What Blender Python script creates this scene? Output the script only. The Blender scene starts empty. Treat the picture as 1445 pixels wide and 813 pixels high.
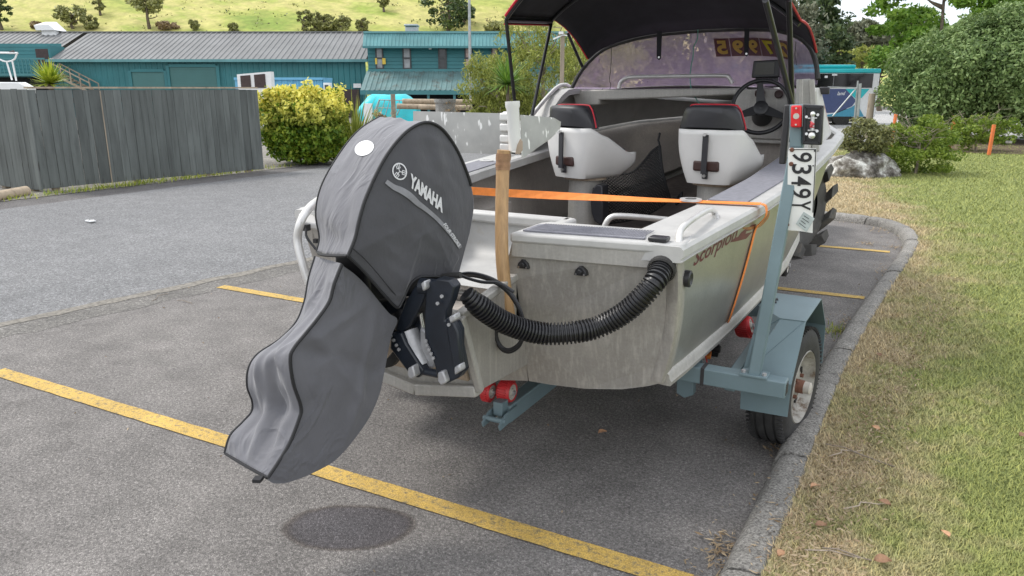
import bpy, bmesh, math, random
import numpy as np
from mathutils import Vector, Matrix, noise
from mathutils.bvhtree import BVHTree
random.seed(7); np.random.seed(7)
S = bpy.context.scene
COL = S.collection
R = math.radians
# ------------------------------------------------------------ camera
F = 1062.0; CX = 722.5; CY = 406.5; EYE = 1.75
PITCH = math.atan((CY - 125.0) / F); YAW = R(28.4)
cd = bpy.data.cameras.new("camera"); cam = bpy.data.objects.new("camera", cd); COL.objects.link(cam)
cd.sensor_width = 36.0; cd.lens = F / 1445.0 * 36.0
cam.location = (0, 0, EYE); cam.rotation_euler = (R(90) - PITCH, 0, YAW)
cd.clip_start = 0.05; cd.clip_end = 3000
S.camera = cam
# ------------------------------------------------------------ world, sun, exposure
SUN_DIR = Vector((-0.72, -0.10, 0.95)).normalized()      # towards the sun: left of the boat, high
elev = math.asin(SUN_DIR.z); azim = math.atan2(SUN_DIR.x, SUN_DIR.y)
W = bpy.data.worlds.new("World"); S.world = W; W.use_nodes = True
nt = W.node_tree; nt.nodes.clear()
wo = nt.nodes.new("ShaderNodeOutputWorld"); bg = nt.nodes.new("ShaderNodeBackground")
sky = nt.nodes.new("ShaderNodeTexSky"); sky.sky_type = 'NISHITA'; sky.sun_disc = False
sky.sun_elevation = elev; sky.sun_rotation = azim; sky.air_density = 1.0; sky.dust_density = 1.0; sky.ozone_density = 1.0
geo = nt.nodes.new("ShaderNodeTexCoord"); cl = nt.nodes.new("ShaderNodeTexNoise")
cl.inputs['Scale'].default_value = 2.2; cl.inputs['Detail'].default_value = 6; cl.inputs['Roughness'].default_value = 0.55
cr = nt.nodes.new("ShaderNodeValToRGB"); cr.color_ramp.elements[0].position = 0.30; cr.color_ramp.elements[1].position = 0.52
mx = nt.nodes.new("ShaderNodeMix"); mx.data_type = 'RGBA'
mx.inputs['B'].default_value = (8.6, 8.8, 9.2, 1)          # bright thin cloud
nt.links.new(geo.outputs['Generated'], cl.inputs['Vector']); nt.links.new(cl.outputs['Fac'], cr.inputs['Fac'])
nt.links.new(cr.outputs['Color'], mx.inputs['Factor']); nt.links.new(sky.outputs['Color'], mx.inputs['A'])
nt.links.new(mx.outputs['Result'], bg.inputs['Color']); bg.inputs['Strength'].default_value = 0.115
nt.links.new(bg.outputs['Background'], wo.inputs['Surface'])
sd = bpy.data.lights.new("sun", 'SUN'); sd.energy = 1.5; sd.angle = R(12); sd.color = (1.0, 0.96, 0.9)
so = bpy.data.objects.new("sun", sd); COL.objects.link(so); so.location = (-20, -5, 30)
so.rotation_euler = (-SUN_DIR).to_track_quat('-Z', 'Y').to_euler()
S.view_settings.view_transform = 'Standard'; S.view_settings.look = 'None'
S.view_settings.exposure = 0.72; S.view_settings.gamma = 1.0

# ------------------------------------------------------------ measuring helpers (bearing of a point in the photograph -> place)
CAM = Vector((0, 0, EYE)); cY, sY = math.cos(YAW), math.sin(YAW)
def ray(u, v):
    xc = (u - CX) / F; yc = (CY - v) / F
    fy = math.cos(PITCH) + math.sin(PITCH) * yc; fz = -math.sin(PITCH) + math.cos(PITCH) * yc
    return Vector((cY * xc - sY * fy, sY * xc + cY * fy, fz))
def onz(u, v, z=0.0):
    r = ray(u, v); return CAM + r * ((z - EYE) / r.z)
def onx(u, v, x):
    r = ray(u, v); return CAM + r * (x / r.x)
def ony(u, v, y):
    r = ray(u, v); return CAM + r * (y / r.y)
def vloc(u, v, D):                       # view-frame metres (right, up) at forward distance D
    k = (CY - v) / F
    z = D * (k * math.cos(PITCH) - math.sin(PITCH)) / (math.cos(PITCH) + k * math.sin(PITCH))
    return (u - CX) / F * (D * math.cos(PITCH) - z * math.sin(PITCH)), z + EYE
def vw(x, y, z=0.0):                     # view frame -> world
    return Vector((cY * x - sY * y, sY * x + cY * y, z))
def vat(u, v, D):
    x, z = vloc(u, v, D); return vw(x, D, z)

# ------------------------------------------------------------ materials
def mat(name):
    m = bpy.data.materials.new(name); m.use_nodes = True
    return m, m.node_tree, m.node_tree.nodes['Principled BSDF']
def ramp(n, stops):
    r = n.nodes.new("ShaderNodeValToRGB"); e = r.color_ramp.elements
    while len(e) < len(stops): e.new(0.5)
    for i, (p, c) in enumerate(stops):
        e[i].position = p; e[i].color = tuple(c) + (1,) if len(c) == 3 else c
    return r
def tex(n, kind, scale, detail=4, rough=0.5, vec=None, stretch=None, coord='Object'):
    t = n.nodes.new(kind); t.inputs['Scale'].default_value = scale
    if kind == "ShaderNodeTexNoise":
        t.inputs['Detail'].default_value = detail; t.inputs['Roughness'].default_value = rough
    tc = n.nodes.new("ShaderNodeTexCoord"); src = tc.outputs[coord]
    if coord == 'World':
        pass
    if stretch:
        mp = n.nodes.new("ShaderNodeMapping"); mp.inputs['Scale'].default_value = stretch
        n.links.new(src, mp.inputs['Vector']); src = mp.outputs['Vector']
    n.links.new(src, t.inputs['Vector']); return t
def mixc(n, a, b, fac, mode='MIX'):
    m = n.nodes.new("ShaderNodeMix"); m.data_type = 'RGBA'; m.blend_type = mode
    for k, v in (('A', a), ('B', b)):
        if hasattr(v, 'is_output'): n.links.new(v, m.inputs[k])
        else: m.inputs[k].default_value = tuple(v) + (1,)
    if hasattr(fac, 'is_output'): n.links.new(fac, m.inputs['Factor'])
    else: m.inputs['Factor'].default_value = fac
    return m.outputs['Result']
def bump(n, b, h, strength, dist=0.01):
    bp = n.nodes.new("ShaderNodeBump"); bp.inputs['Strength'].default_value = strength; bp.inputs['Distance'].default_value = dist
    n.links.new(h, bp.inputs['Height']); n.links.new(bp.outputs['Normal'], b.inputs['Normal']); return bp
def simple(name, c, rough=0.6, metal=0.0, var=0.18, scale=9.0, bmp=0.0, bscale=60, stretch=None, spec=0.5, objvar=0.0, dirt=None):
    m, n, b = mat(name); n = n
    t = tex(n, "ShaderNodeTexNoise", scale, 6, 0.6, stretch=stretch)
    lo = [max(0, x * (1 - var)) for x in c]; hi = [min(1, x * (1 + var)) for x in c]
    r = ramp(n, [(0.3, lo), (0.7, hi)]); n.links.new(t.outputs['Fac'], r.inputs['Fac']); out = r.outputs['Color']
    if objvar:
        oi = n.nodes.new("ShaderNodeObjectInfo"); mr = n.nodes.new("ShaderNodeMapRange")
        mr.inputs['To Min'].default_value = 1 - objvar; mr.inputs['To Max'].default_value = 1 + objvar
        n.links.new(oi.outputs['Random'], mr.inputs['Value'])
        hs = n.nodes.new("ShaderNodeHueSaturation"); n.links.new(mr.outputs['Result'], hs.inputs['Value']); n.links.new(out, hs.inputs['Color']); out = hs.outputs['Color']
    if dirt:
        t3 = tex(n, "ShaderNodeTexNoise", dirt[1], 8, 0.7); r3 = ramp(n, [(dirt[2], (0, 0, 0)), (dirt[2] + 0.12, (1, 1, 1))])
        n.links.new(t3.outputs['Fac'], r3.inputs['Fac']); out = mixc(n, out, dirt[0], r3.outputs['Color'])
    n.links.new(out, b.inputs['Base Color'])
    b.inputs['Roughness'].default_value = rough; b.inputs['Metallic'].default_value = metal
    b.inputs['Specular IOR Level'].default_value = spec
    if bmp:
        t2 = tex(n, "ShaderNodeTexNoise", bscale, 5, 0.6, stretch=stretch); bump(n, b, t2.outputs['Fac'], bmp)
    return m
M = {}
M['white_plastic'] = simple('white_plastic', (.64, .63, .61), .42, var=.05, scale=4, dirt=((.45, .42, .36), 14, .66))
M['white_deck'] = simple('white_deck', (.455, .45, .435), .5, var=.12, scale=7, dirt=((.40, .37, .32), 10, .62), bmp=.08, bscale=40)
M['black_vinyl'] = simple('black_vinyl', (.022, .022, .026), .42, var=.2, bmp=.1, bscale=120)
M['black_plastic'] = simple('black_plastic', (.018, .018, .02), .4, var=.2)
M['black_rubber'] = simple('black_rubber', (.028, .027, .026), .75, var=.35, scale=20, bmp=.15, bscale=90)
M['hose_black'] = simple('hose_black', (.016, .016, .018), .38, var=.2, scale=20)
M['decal_red'] = simple('decal_red', (.36, .10, .06), .6, var=.2, scale=30)
M['label_pale'] = simple('label_pale', (.42, .47, .46), .35, var=.15, scale=40)
M['tyre_rubber'] = simple('tyre_rubber', (.030, .029, .028), .8, var=.4, scale=14, bmp=.2, bscale=80, dirt=((.10, .085, .07), 9, .6))
M['navy_paint'] = simple('navy_paint', (.012, .016, .024), .35, var=.3, scale=10, dirt=((.07, .07, .075), 18, .66))
M['chrome'] = simple('chrome', (.6, .6, .6), .28, 1.0, var=.1)
M['anode'] = simple('anode', (.42, .42, .43), .5, .5, var=.15, scale=30, bmp=.1)
M['tube_alu'] = simple('tube_alu', (.62, .61, .59), .42, .5, var=.1, scale=12)
M['trailer_paint'] = simple('trailer_paint', (.145, .205, .225), .5, var=.08, scale=5, bmp=.05, bscale=30, dirt=((.115, .075, .05), 22, .67))
M['red_roller'] = simple('red_roller', (.55, .035, .04), .45, var=.15)
M['roller_hub'] = simple('roller_hub', (.5, .47, .42), .6, var=.15, scale=30)
M['orange_strap'] = simple('orange_strap', (.80, .24, .045), .7, var=.12, scale=40)
M['red_trim'] = simple('red_trim', (.50, .015, .03), .5, var=.1)
M['canopy'] = simple('canopy', (.020, .020, .026), .85, var=.25, scale=6, bmp=.12, bscale=30)
M['pole_black'] = simple('pole_black', (.02, .02, .022), .3, .2, var=.2)
M['wood_pole'] = simple('wood_pole', (.42, .26, .125), .55, var=.22, scale=12, stretch=(6, 6, .5), bmp=.08, bscale=20)
M['tape'] = simple('tape', (.30, .17, .09), .6, var=.3, scale=30)
M['wood_ply'] = simple('wood_ply', (.34, .27, .2), .7, var=.3, scale=8, stretch=(5, 5, 1), dirt=((.13, .10, .08), 12, .6))
M['rust'] = simple('rust', (.15, .065, .04), .8, var=.4, scale=60)
M['red_lens'] = simple('red_lens', (.62, .015, .02), .22, var=.08)
M['bulb'] = simple('bulb', (.7, .7, .68), .12, .5, var=.05)
M['plate_white'] = simple('plate_white', (.72, .72, .69), .45, var=.05, dirt=((.45, .40, .33), 30, .68))
M['plate_black'] = simple('plate_black', (.012, .012, .013), .5, var=.1)
M['print_white'] = simple('print_white', (.62, .62, .64), .5, var=.05)
M['print_stripe'] = simple('print_stripe', (.22, .22, .24), .5, var=.15, scale=30)
M['maroon_print'] = simple('maroon_print', (.115, .018, .025), .5, var=.2, scale=30)
M['graphic_gold'] = simple('graphic_gold', (.30, .12, .03), .5, var=.4, scale=16)
M['mat_grey'] = simple('mat_grey', (.20, .20, .225), .8, var=.15, scale=40)
M['seat_slot'] = simple('seat_slot', (.045, .018, .014), .5, var=.2)
M['floor_boat'] = simple('floor_boat', (.115, .095, .085), .8, var=.35, scale=14, stretch=(1, 4, 1), bmp=.2, bscale=50)
M['screen_dark'] = simple('screen_dark', (.008, .008, .01), .12, var=.1)
M['wire_green'] = simple('wire_green', (.10, .30, .25), .5, var=.1)
M['sticker_maroon'] = simple('sticker_maroon', (.065, .012, .014), .5, var=.1)
M['sticker_orange'] = simple('sticker_orange', (.72, .36, .06), .5, var=.1)
M['sticker_yellow'] = simple('sticker_yellow', (.70, .60, .03), .5, var=.1)
M['net'] = simple('net', (.014, .014, .015), .8, var=.2)
M['pvc'] = simple('pvc', (.68, .68, .66), .45, var=.06, scale=6, dirt=((.4, .36, .3), 12, .68))
M['piping'] = simple('piping', (.012, .012, .014), .6, var=.2)
def vinyl(name, c):                          # translucent sticker vinyl on the screen
    m, n, b = mat(name); b.inputs['Base Color'].default_value = tuple(c) + (1,); b.inputs['Roughness'].default_value = .5
    tl = n.nodes.new("ShaderNodeBsdfTranslucent"); tl.inputs['Color'].default_value = tuple(c) + (1,); ms = n.nodes.new("ShaderNodeMixShader"); ms.inputs['Fac'].default_value = .55
    n.links.new(b.outputs[0], ms.inputs[1]); n.links.new(tl.outputs[0], ms.inputs[2]); n.links.new(ms.outputs[0], n.nodes['Material Output'].inputs['Surface']); return m
M['sticker_orange'] = vinyl('sticker_orange', (.80, .56, .12)); M['sticker_yellow'] = vinyl('sticker_yellow', (.80, .70, .04))
M['tag_orange'] = simple('tag_orange', (.72, .14, .05), .5, var=.1)
# aluminium, three finishes
def alu(name, base, rough, metal, streak=0.0, bmp=.1):
    m, n, b = mat(name)
    t = tex(n, "ShaderNodeTexNoise", 3.5, 8, .65)
    r = ramp(n, [(.25, [x * .80 for x in base]), (.55, base), (.8, [min(1, x * 1.12) for x in base])])
    n.links.new(t.outputs['Fac'], r.inputs['Fac']); out = r.outputs['Color']
    if streak:
        s = tex(n, "ShaderNodeTexNoise", 6, 6, .6, stretch=(9, 9, .30)); r2 = ramp(n, [(.50, (0, 0, 0)), (.66, (1, 1, 1))])
        n.links.new(s.outputs['Fac'], r2.inputs['Fac'])
        mul = n.nodes.new("ShaderNodeMath"); mul.operation = 'MULTIPLY'; mul.inputs[1].default_value = streak
        n.links.new(r2.outputs['Color'], mul.inputs[0])
        out = mixc(n, out, [min(1, x * 1.45) for x in base], mul.outputs[0])
        s3 = tex(n, "ShaderNodeTexNoise", 2.2, 7, .7); r4 = ramp(n, [(.50, (0, 0, 0)), (.72, (1, 1, 1))]); n.links.new(s3.outputs['Fac'], r4.inputs['Fac'])
        mul2 = n.nodes.new("ShaderNodeMath"); mul2.operation = 'MULTIPLY'; mul2.inputs[1].default_value = .38
        n.links.new(r4.outputs['Color'], mul2.inputs[0])
        out = mixc(n, out, (.30, .27, .235), mul2.outputs[0])
    g = tex(n, "ShaderNodeTexNoise", 90, 3, .6); r3 = ramp(n, [(.3, (.86, .86, .86)), (.7, (1, 1, 1))]); n.links.new(g.outputs['Fac'], r3.inputs['Fac'])
    out = mixc(n, out, r3.outputs['Color'], 1.0, 'MULTIPLY')
    n.links.new(out, b.inputs['Base Color']); b.inputs['Metallic'].default_value = metal; b.inputs['Roughness'].default_value = rough
    t2 = tex(n, "ShaderNodeTexNoise", 4, 4, .5); bump(n, b, t2.outputs['Fac'], bmp, .02)
    return m
M['alu_side'] = alu('alu_side', (.42, .41, .375), .33, .62, 0, .10)
M['alu_transom'] = alu('alu_transom', (.41, .39, .36), .5, .38, .5, .1)
M['alu_inside'] = alu('alu_inside', (.46, .42, .38), .6, .25, .25, .1)
M['alu_plate'] = alu('alu_plate', (.50, .49, .46), .5, .45, .15, .05)
M['alu_cream'] = alu('alu_cream', (.44, .425, .395), .55, .2, .3, .05)
# cloth of the motor cover
def cloth(name, c):
    m, n, b = mat(name)
    t = tex(n, "ShaderNodeTexNoise", 5, 6, .6); r = ramp(n, [(.3, [x * .88 for x in c]), (.7, [x * 1.1 for x in c])])
    n.links.new(t.outputs['Fac'], r.inputs['Fac']); n.links.new(r.outputs['Color'], b.inputs['Base Color'])
    b.inputs['Roughness'].default_value = .8; b.inputs['Sheen Weight'].default_value = .25; b.inputs['Sheen Roughness'].default_value = .5
    w = tex(n, "ShaderNodeTexNoise", 9, 5, .55, stretch=(1, 1, .5)); bp0 = bump(n, b, w.outputs['Fac'], .30, .03)
    w3 = tex(n, "ShaderNodeTexNoise", 4.2, 3, .5, stretch=(1, 1, .6)); w3.inputs['Distortion'].default_value = 1.2
    rc = ramp(n, [(.44, (0, 0, 0)), (.497, (1, 1, 1)), (.503, (1, 1, 1)), (.56, (0, 0, 0))]); n.links.new(w3.outputs['Fac'], rc.inputs['Fac'])
    msk = tex(n, "ShaderNodeTexNoise", 3.1, 2, .5); rm = ramp(n, [(.45, (0, 0, 0)), (.65, (1, 1, 1))]); n.links.new(msk.outputs['Fac'], rm.inputs['Fac'])
    mm_ = n.nodes.new("ShaderNodeMath"); mm_.operation = 'MULTIPLY'; n.links.new(rc.outputs['Color'], mm_.inputs[0]); n.links.new(rm.outputs['Color'], mm_.inputs[1])
    bp = n.nodes.new("ShaderNodeBump"); bp.inputs['Strength'].default_value = .55; bp.inputs['Distance'].default_value = .012
    n.links.new(mm_.outputs[0], bp.inputs['Height']); n.links.new(bp0.outputs['Normal'], bp.inputs['Normal'])
    w2 = tex(n, "ShaderNodeTexNoise", 420, 2, .5); b2 = n.nodes.new("ShaderNodeBump"); b2.inputs['Strength'].default_value = .15; b2.inputs['Distance'].default_value = .002
    n.links.new(w2.outputs['Fac'], b2.inputs['Height']); n.links.new(bp.outputs['Normal'], b2.inputs['Normal']); n.links.new(b2.outputs['Normal'], b.inputs['Normal'])
    return m
M['cover_dark'] = cloth('cover_dark', (.060, .060, .068))
M['cover_light'] = cloth('cover_light', (.138, .138, .152))
M['cover_leg'] = cloth('cover_leg', (.100, .100, .112))
# tinted windscreen
m, n, b = mat('tinted_screen'); n.nodes.remove(b)
tr = n.nodes.new("ShaderNodeBsdfTransparent"); tr.inputs['Color'].default_value = (.88, .73, .94, 1)
gl = n.nodes.new("ShaderNodeBsdfGlossy"); gl.inputs['Roughness'].default_value = .08; gl.inputs['Color'].default_value = (.9, .9, .95, 1)
df = n.nodes.new("ShaderNodeBsdfDiffuse"); tn = tex(n, "ShaderNodeTexNoise", 18, 8, .7)
rr = ramp(n, [(.35, (.64, .53, .72)), (.7, (.75, .64, .83))]); n.links.new(tn.outputs['Fac'], rr.inputs['Fac']); n.links.new(rr.outputs['Color'], df.inputs['Color'])
m1 = n.nodes.new("ShaderNodeMixShader"); m2 = n.nodes.new("ShaderNodeMixShader")
rf = ramp(n, [(.3, (.41,) * 3), (.75, (.47,) * 3)]); n.links.new(tn.outputs['Fac'], rf.inputs['Fac']); n.links.new(rf.outputs['Color'], m1.inputs['Fac'])
n.links.new(tr.outputs[0], m1.inputs[1]); n.links.new(df.outputs[0], m1.inputs[2])
m2.inputs['Fac'].default_value = .07; n.links.new(m1.outputs[0], m2.inputs[1]); n.links.new(gl.outputs[0], m2.inputs[2])
n.links.new(m2.outputs[0], n.nodes['Material Output'].inputs['Surface']); M['tinted_screen'] = m
# glass of far windows
M['glass_dark'] = simple('glass_dark', (.03, .035, .04), .12, var=.3, scale=2)
M['glass_grey'] = simple('glass_grey', (.30, .31, .32), .25, var=.25, scale=3)
# asphalt
def asphalt(name, a, bcol, chip, sc=170, stain=None, patch=.3, edge=None):
    m, n, b = mat(name)
    big = tex(n, "ShaderNodeTexNoise", .55, 6, .6); mid = tex(n, "ShaderNodeTexNoise", 3.2, 6, .65)
    base = ramp(n, [(.32, a), (.68, bcol)]); n.links.new(big.outputs['Fac'], base.inputs['Fac'])
    mr = ramp(n, [(.3, (1 - patch,) * 3), (.7, (1 + patch * .3,) * 3)]); n.links.new(mid.outputs['Fac'], mr.inputs['Fac'])
    out = mixc(n, base.outputs['Color'], mr.outputs['Color'], 1.0, 'MULTIPLY')
    vo = n.nodes.new("ShaderNodeTexVoronoi"); vo.inputs['Scale'].default_value = sc
    tc = n.nodes.new("ShaderNodeTexCoord"); n.links.new(tc.outputs['Object'], vo.inputs['Vector'])
    hs = n.nodes.new("ShaderNodeSeparateColor"); n.links.new(vo.outputs['Color'], hs.inputs['Color'])
    sp = ramp(n, [(0, (.62,) * 3), (.55, (.98,) * 3), (.86, (1.18,) * 3), (.96, (1.6,) * 3)]); n.links.new(hs.outputs['Red'], sp.inputs['Fac'])
    out = mixc(n, out, sp.outputs['Color'], 1.0, 'MULTIPLY')
    gr = ramp(n, [(.25, (1,) * 3), (.75, (.38,) * 3)]); n.links.new(vo.outputs['Distance'], gr.inputs['Fac'])
    sub = n.nodes.new("ShaderNodeTexNoise"); sub.inputs['Scale'].default_value = sc * .33; sub.inputs['Detail'].default_value = 3
    n.links.new(tc.outputs['Object'], sub.inputs['Vector'])
    r5 = ramp(n, [(.35, (.62,) * 3), (.65, (1.2,) * 3)]); n.links.new(sub.outputs['Fac'], r5.inputs['Fac'])
    out = mixc(n, out, r5.outputs['Color'], .8, 'MULTIPLY')
    if patch > .28:                             # old oil drips and worn tracks
        ol = tex(n, "ShaderNodeTexNoise", 1.7, 8, .68); ro = ramp(n, [(.30, (.70, .69, .69)), (.42, (1, 1, 1)), (.66, (1.0, 1.0, 1.0)), (.78, (1.16, 1.14, 1.11))]); n.links.new(ol.outputs['Fac'], ro.inputs['Fac'])
        out = mixc(n, out, ro.outputs['Color'], 1.0, 'MULTIPLY')
    if stain:
        (sx, sy), (ra, rb), ang = stain
        mp = n.nodes.new("ShaderNodeMapping"); mp.vector_type = 'TEXTURE'; mp.inputs['Location'].default_value = (sx, sy, 0)
        mp.inputs['Rotation'].default_value = (0, 0, ang); mp.inputs['Scale'].default_value = (ra, rb, 1)
        n.links.new(tc.outputs['Object'], mp.inputs['Vector'])
        wn = tex(n, "ShaderNodeTexNoise", 5, 3, .5); va = n.nodes.new("ShaderNodeVectorMath"); va.operation = 'SCALE'; va.inputs['Scale'].default_value = .25
        n.links.new(wn.outputs['Color'], va.inputs[0]); vb = n.nodes.new("ShaderNodeVectorMath"); vb.operation = 'ADD'
        n.links.new(mp.outputs['Vector'], vb.inputs[0]); n.links.new(va.outputs['Vector'], vb.inputs[1])
        vc = n.nodes.new("ShaderNodeVectorMath"); vc.operation = 'ADD'; vc.inputs[1].default_value = (-.125, -.125, 0); n.links.new(vb.outputs['Vector'], vc.inputs[0])
        vm = n.nodes.new("ShaderNodeVectorMath"); vm.operation = 'MULTIPLY'; vm.inputs[1].default_value = (1, 1, 0); n.links.new(vc.outputs['Vector'], vm.inputs[0])
        ln = n.nodes.new("ShaderNodeVectorMath"); ln.operation = 'LENGTH'; n.links.new(vm.outputs['Vector'], ln.inputs[0])
        rs = ramp(n, [(.0, (.50, .50, .56)), (.80, (.46, .45, .50)), (.88, (.40, .37, .37)), (.93, (.60, .56, .54)), (1.0, (1, 1, 1))]); n.links.new(ln.outputs['Value'], rs.inputs['Fac'])
        out = mixc(n, out, rs.outputs['Color'], 1.0, 'MULTIPLY')
    n.links.new(out, b.inputs['Base Color']); b.inputs['Roughness'].default_value = .88
    bump(n, b, gr.outputs['Color'], .75, .006)
    return m
M['asphalt_lot'] = asphalt('asphalt_lot', (.202, .188, .177), (.245, .229, .216), None, 200, ((-1.905, 2.10), (.29, .175), R(28.4 - 3)))
M['asphalt_road'] = asphalt('asphalt_road', (.186, .187, .190), (.228, .228, .230), None, 120, None, .16)
M['asphalt_path'] = asphalt('asphalt_path', (.13, .124, .122), (.165, .156, .152), None, 120, None, .3)
M['pavement_pale'] = asphalt('pavement_pale', (.40, .395, .385), (.46, .455, .445), None, 90, None, .15)
M['gravel_yard'] = asphalt('gravel_yard', (.20, .185, .16), (.29, .27, .235), None, 45, None, .35)
m, n, b = mat('alu_board')
t = tex(n, "ShaderNodeTexNoise", 8, 6, .6); r = ramp(n, [(.3, (.33, .33, .32)), (.7, (.46, .46, .44))]); n.links.new(t.outputs['Fac'], r.inputs['Fac'])
t2 = tex(n, "ShaderNodeTexNoise", 24, 3, .5, stretch=(1.4, 1.4, .4)); r2 = ramp(n, [(.60, (0, 0, 0)), (.63, (1, 1, 1))]); n.links.new(t2.outputs['Fac'], r2.inputs['Fac'])
n.links.new(mixc(n, r.outputs['Color'], (.80, .80, .78), r2.outputs['Color']), b.inputs['Base Color']); b.inputs['Roughness'].default_value = .55; b.inputs['Metallic'].default_value = .3; M['alu_board'] = m
def paint_line(name):
    m, n, b = mat(name)
    t = tex(n, "ShaderNodeTexNoise", 38, 6, .72); r = ramp(n, [(.40, (.66, .44, .105)), (.53, (.62, .42, .12)), (.61, (.36, .27, .12)), (.70, (.16, .14, .12))])
    n.links.new(t.outputs['Fac'], r.inputs['Fac'])
    t2 = tex(n, "ShaderNodeTexNoise", 2.4, 5, .6); r2 = ramp(n, [(.32, (.78, .78, .8)), (.7, (1.18, 1.16, 1.1))]); n.links.new(t2.outputs['Fac'], r2.inputs['Fac'])
    out = mixc(n, r.outputs['Color'], r2.outputs['Color'], 1.0, 'MULTIPLY')
    vo = tex(n, "ShaderNodeTexVoronoi", 165); gr = ramp(n, [(.25, (1,) * 3), (.75, (.62,) * 3)]); n.links.new(vo.outputs['Distance'], gr.inputs['Fac'])
    out = mixc(n, out, gr.outputs['Color'], 1.0, 'MULTIPLY')
    n.links.new(out, b.inputs['Base Color']); b.inputs['Roughness'].default_value = .8
    bump(n, b, gr.outputs['Color'], .5, .005); return m
M['yellow_paint'] = paint_line('yellow_paint')
def concrete(name, c, sc=30):
    m, n, b = mat(name)
    t = tex(n, "ShaderNodeTexNoise", 6, 8, .7); r = ramp(n, [(.25, [x * .55 for x in c]), (.5, c), (.78, [min(1, x * 1.3) for x in c])]); n.links.new(t.outputs['Fac'], r.inputs['Fac'])
    t2 = tex(n, "ShaderNodeTexNoise", sc * 3, 6, .75); r2 = ramp(n, [(.38, (.30, .29, .28)), (.52, (.85, .84, .83)), (.68, (1.45, 1.44, 1.4))]); n.links.new(t2.outputs['Fac'], r2.inputs['Fac'])
    out = mixc(n, r.outputs['Color'], r2.outputs['Color'], 1.0, 'MULTIPLY')
    oi = n.nodes.new("ShaderNodeObjectInfo"); mr = n.nodes.new("ShaderNodeMapRange"); mr.inputs['To Min'].default_value = .88; mr.inputs['To Max'].default_value = 1.1
    n.links.new(oi.outputs['Random'], mr.inputs['Value']); hs = n.nodes.new("ShaderNodeHueSaturation"); n.links.new(mr.outputs['Result'], hs.inputs['Value'])
    n.links.new(out, hs.inputs['Color']); n.links.new(hs.outputs['Color'], b.inputs['Base Color'])
    b.inputs['Roughness'].default_value = .9; bump(n, b, t2.outputs['Fac'], .7, .012); return m
M['kerb_concrete'] = concrete('kerb_concrete', (.29, .28, .26))
M['concrete_grey'] = concrete('concrete_grey', (.34, .34, .33))
M['rock'] = concrete('rock', (.36, .35, .33), 6)
# boards of the fence
def boards(name, c):
    m, n, b = mat(name)
    t = tex(n, "ShaderNodeTexNoise", 4, 8, .62, stretch=(2.6, 2.6, .45)); oj = n.nodes.new("ShaderNodeObjectInfo"); va = n.nodes.new("ShaderNodeVectorMath"); va.operation = "ADD"; n.links.new(t.inputs["Vector"].links[0].from_socket, va.inputs[0]); n.links.new(oj.outputs["Location"], va.inputs[1]); n.links.new(va.outputs["Vector"], t.inputs["Vector"]); r = ramp(n, [(.30, [x * .66 for x in c]), (.5, c), (.72, [x * 1.28 for x in c])]); n.links.new(t.outputs['Fac'], r.inputs['Fac'])
    k = tex(n, "ShaderNodeTexVoronoi", 2.6, stretch=(2.4, 2.4, .8)); rk = ramp(n, [(.06, (.42, .36, .32)), (.14, (1, 1, 1))]); n.links.new(k.outputs['Distance'], rk.inputs['Fac'])
    out = mixc(n, r.outputs['Color'], rk.outputs['Color'], 1.0, 'MULTIPLY')
    oi = n.nodes.new("ShaderNodeObjectInfo"); mr = n.nodes.new("ShaderNodeMapRange"); mr.inputs['To Min'].default_value = .80; mr.inputs['To Max'].default_value = 1.18
    n.links.new(oi.outputs['Random'], mr.inputs['Value']); hs = n.nodes.new("ShaderNodeHueSaturation"); n.links.new(mr.outputs['Result'], hs.inputs['Value'])
    n.links.new(out, hs.inputs['Color']); n.links.new(hs.outputs['Color'], b.inputs['Base Color'])
    b.inputs['Roughness'].default_value = .85; bump(n, b, t.outputs['Fac'], .3, .01); return m
M['fence_board'] = boards('fence_board', (.112, .124, .118))
M['raw_timber'] = boards('raw_timber', (.30, .25, .19))
M['log_timber'] = boards('log_timber', (.36, .29, .21))
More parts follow.
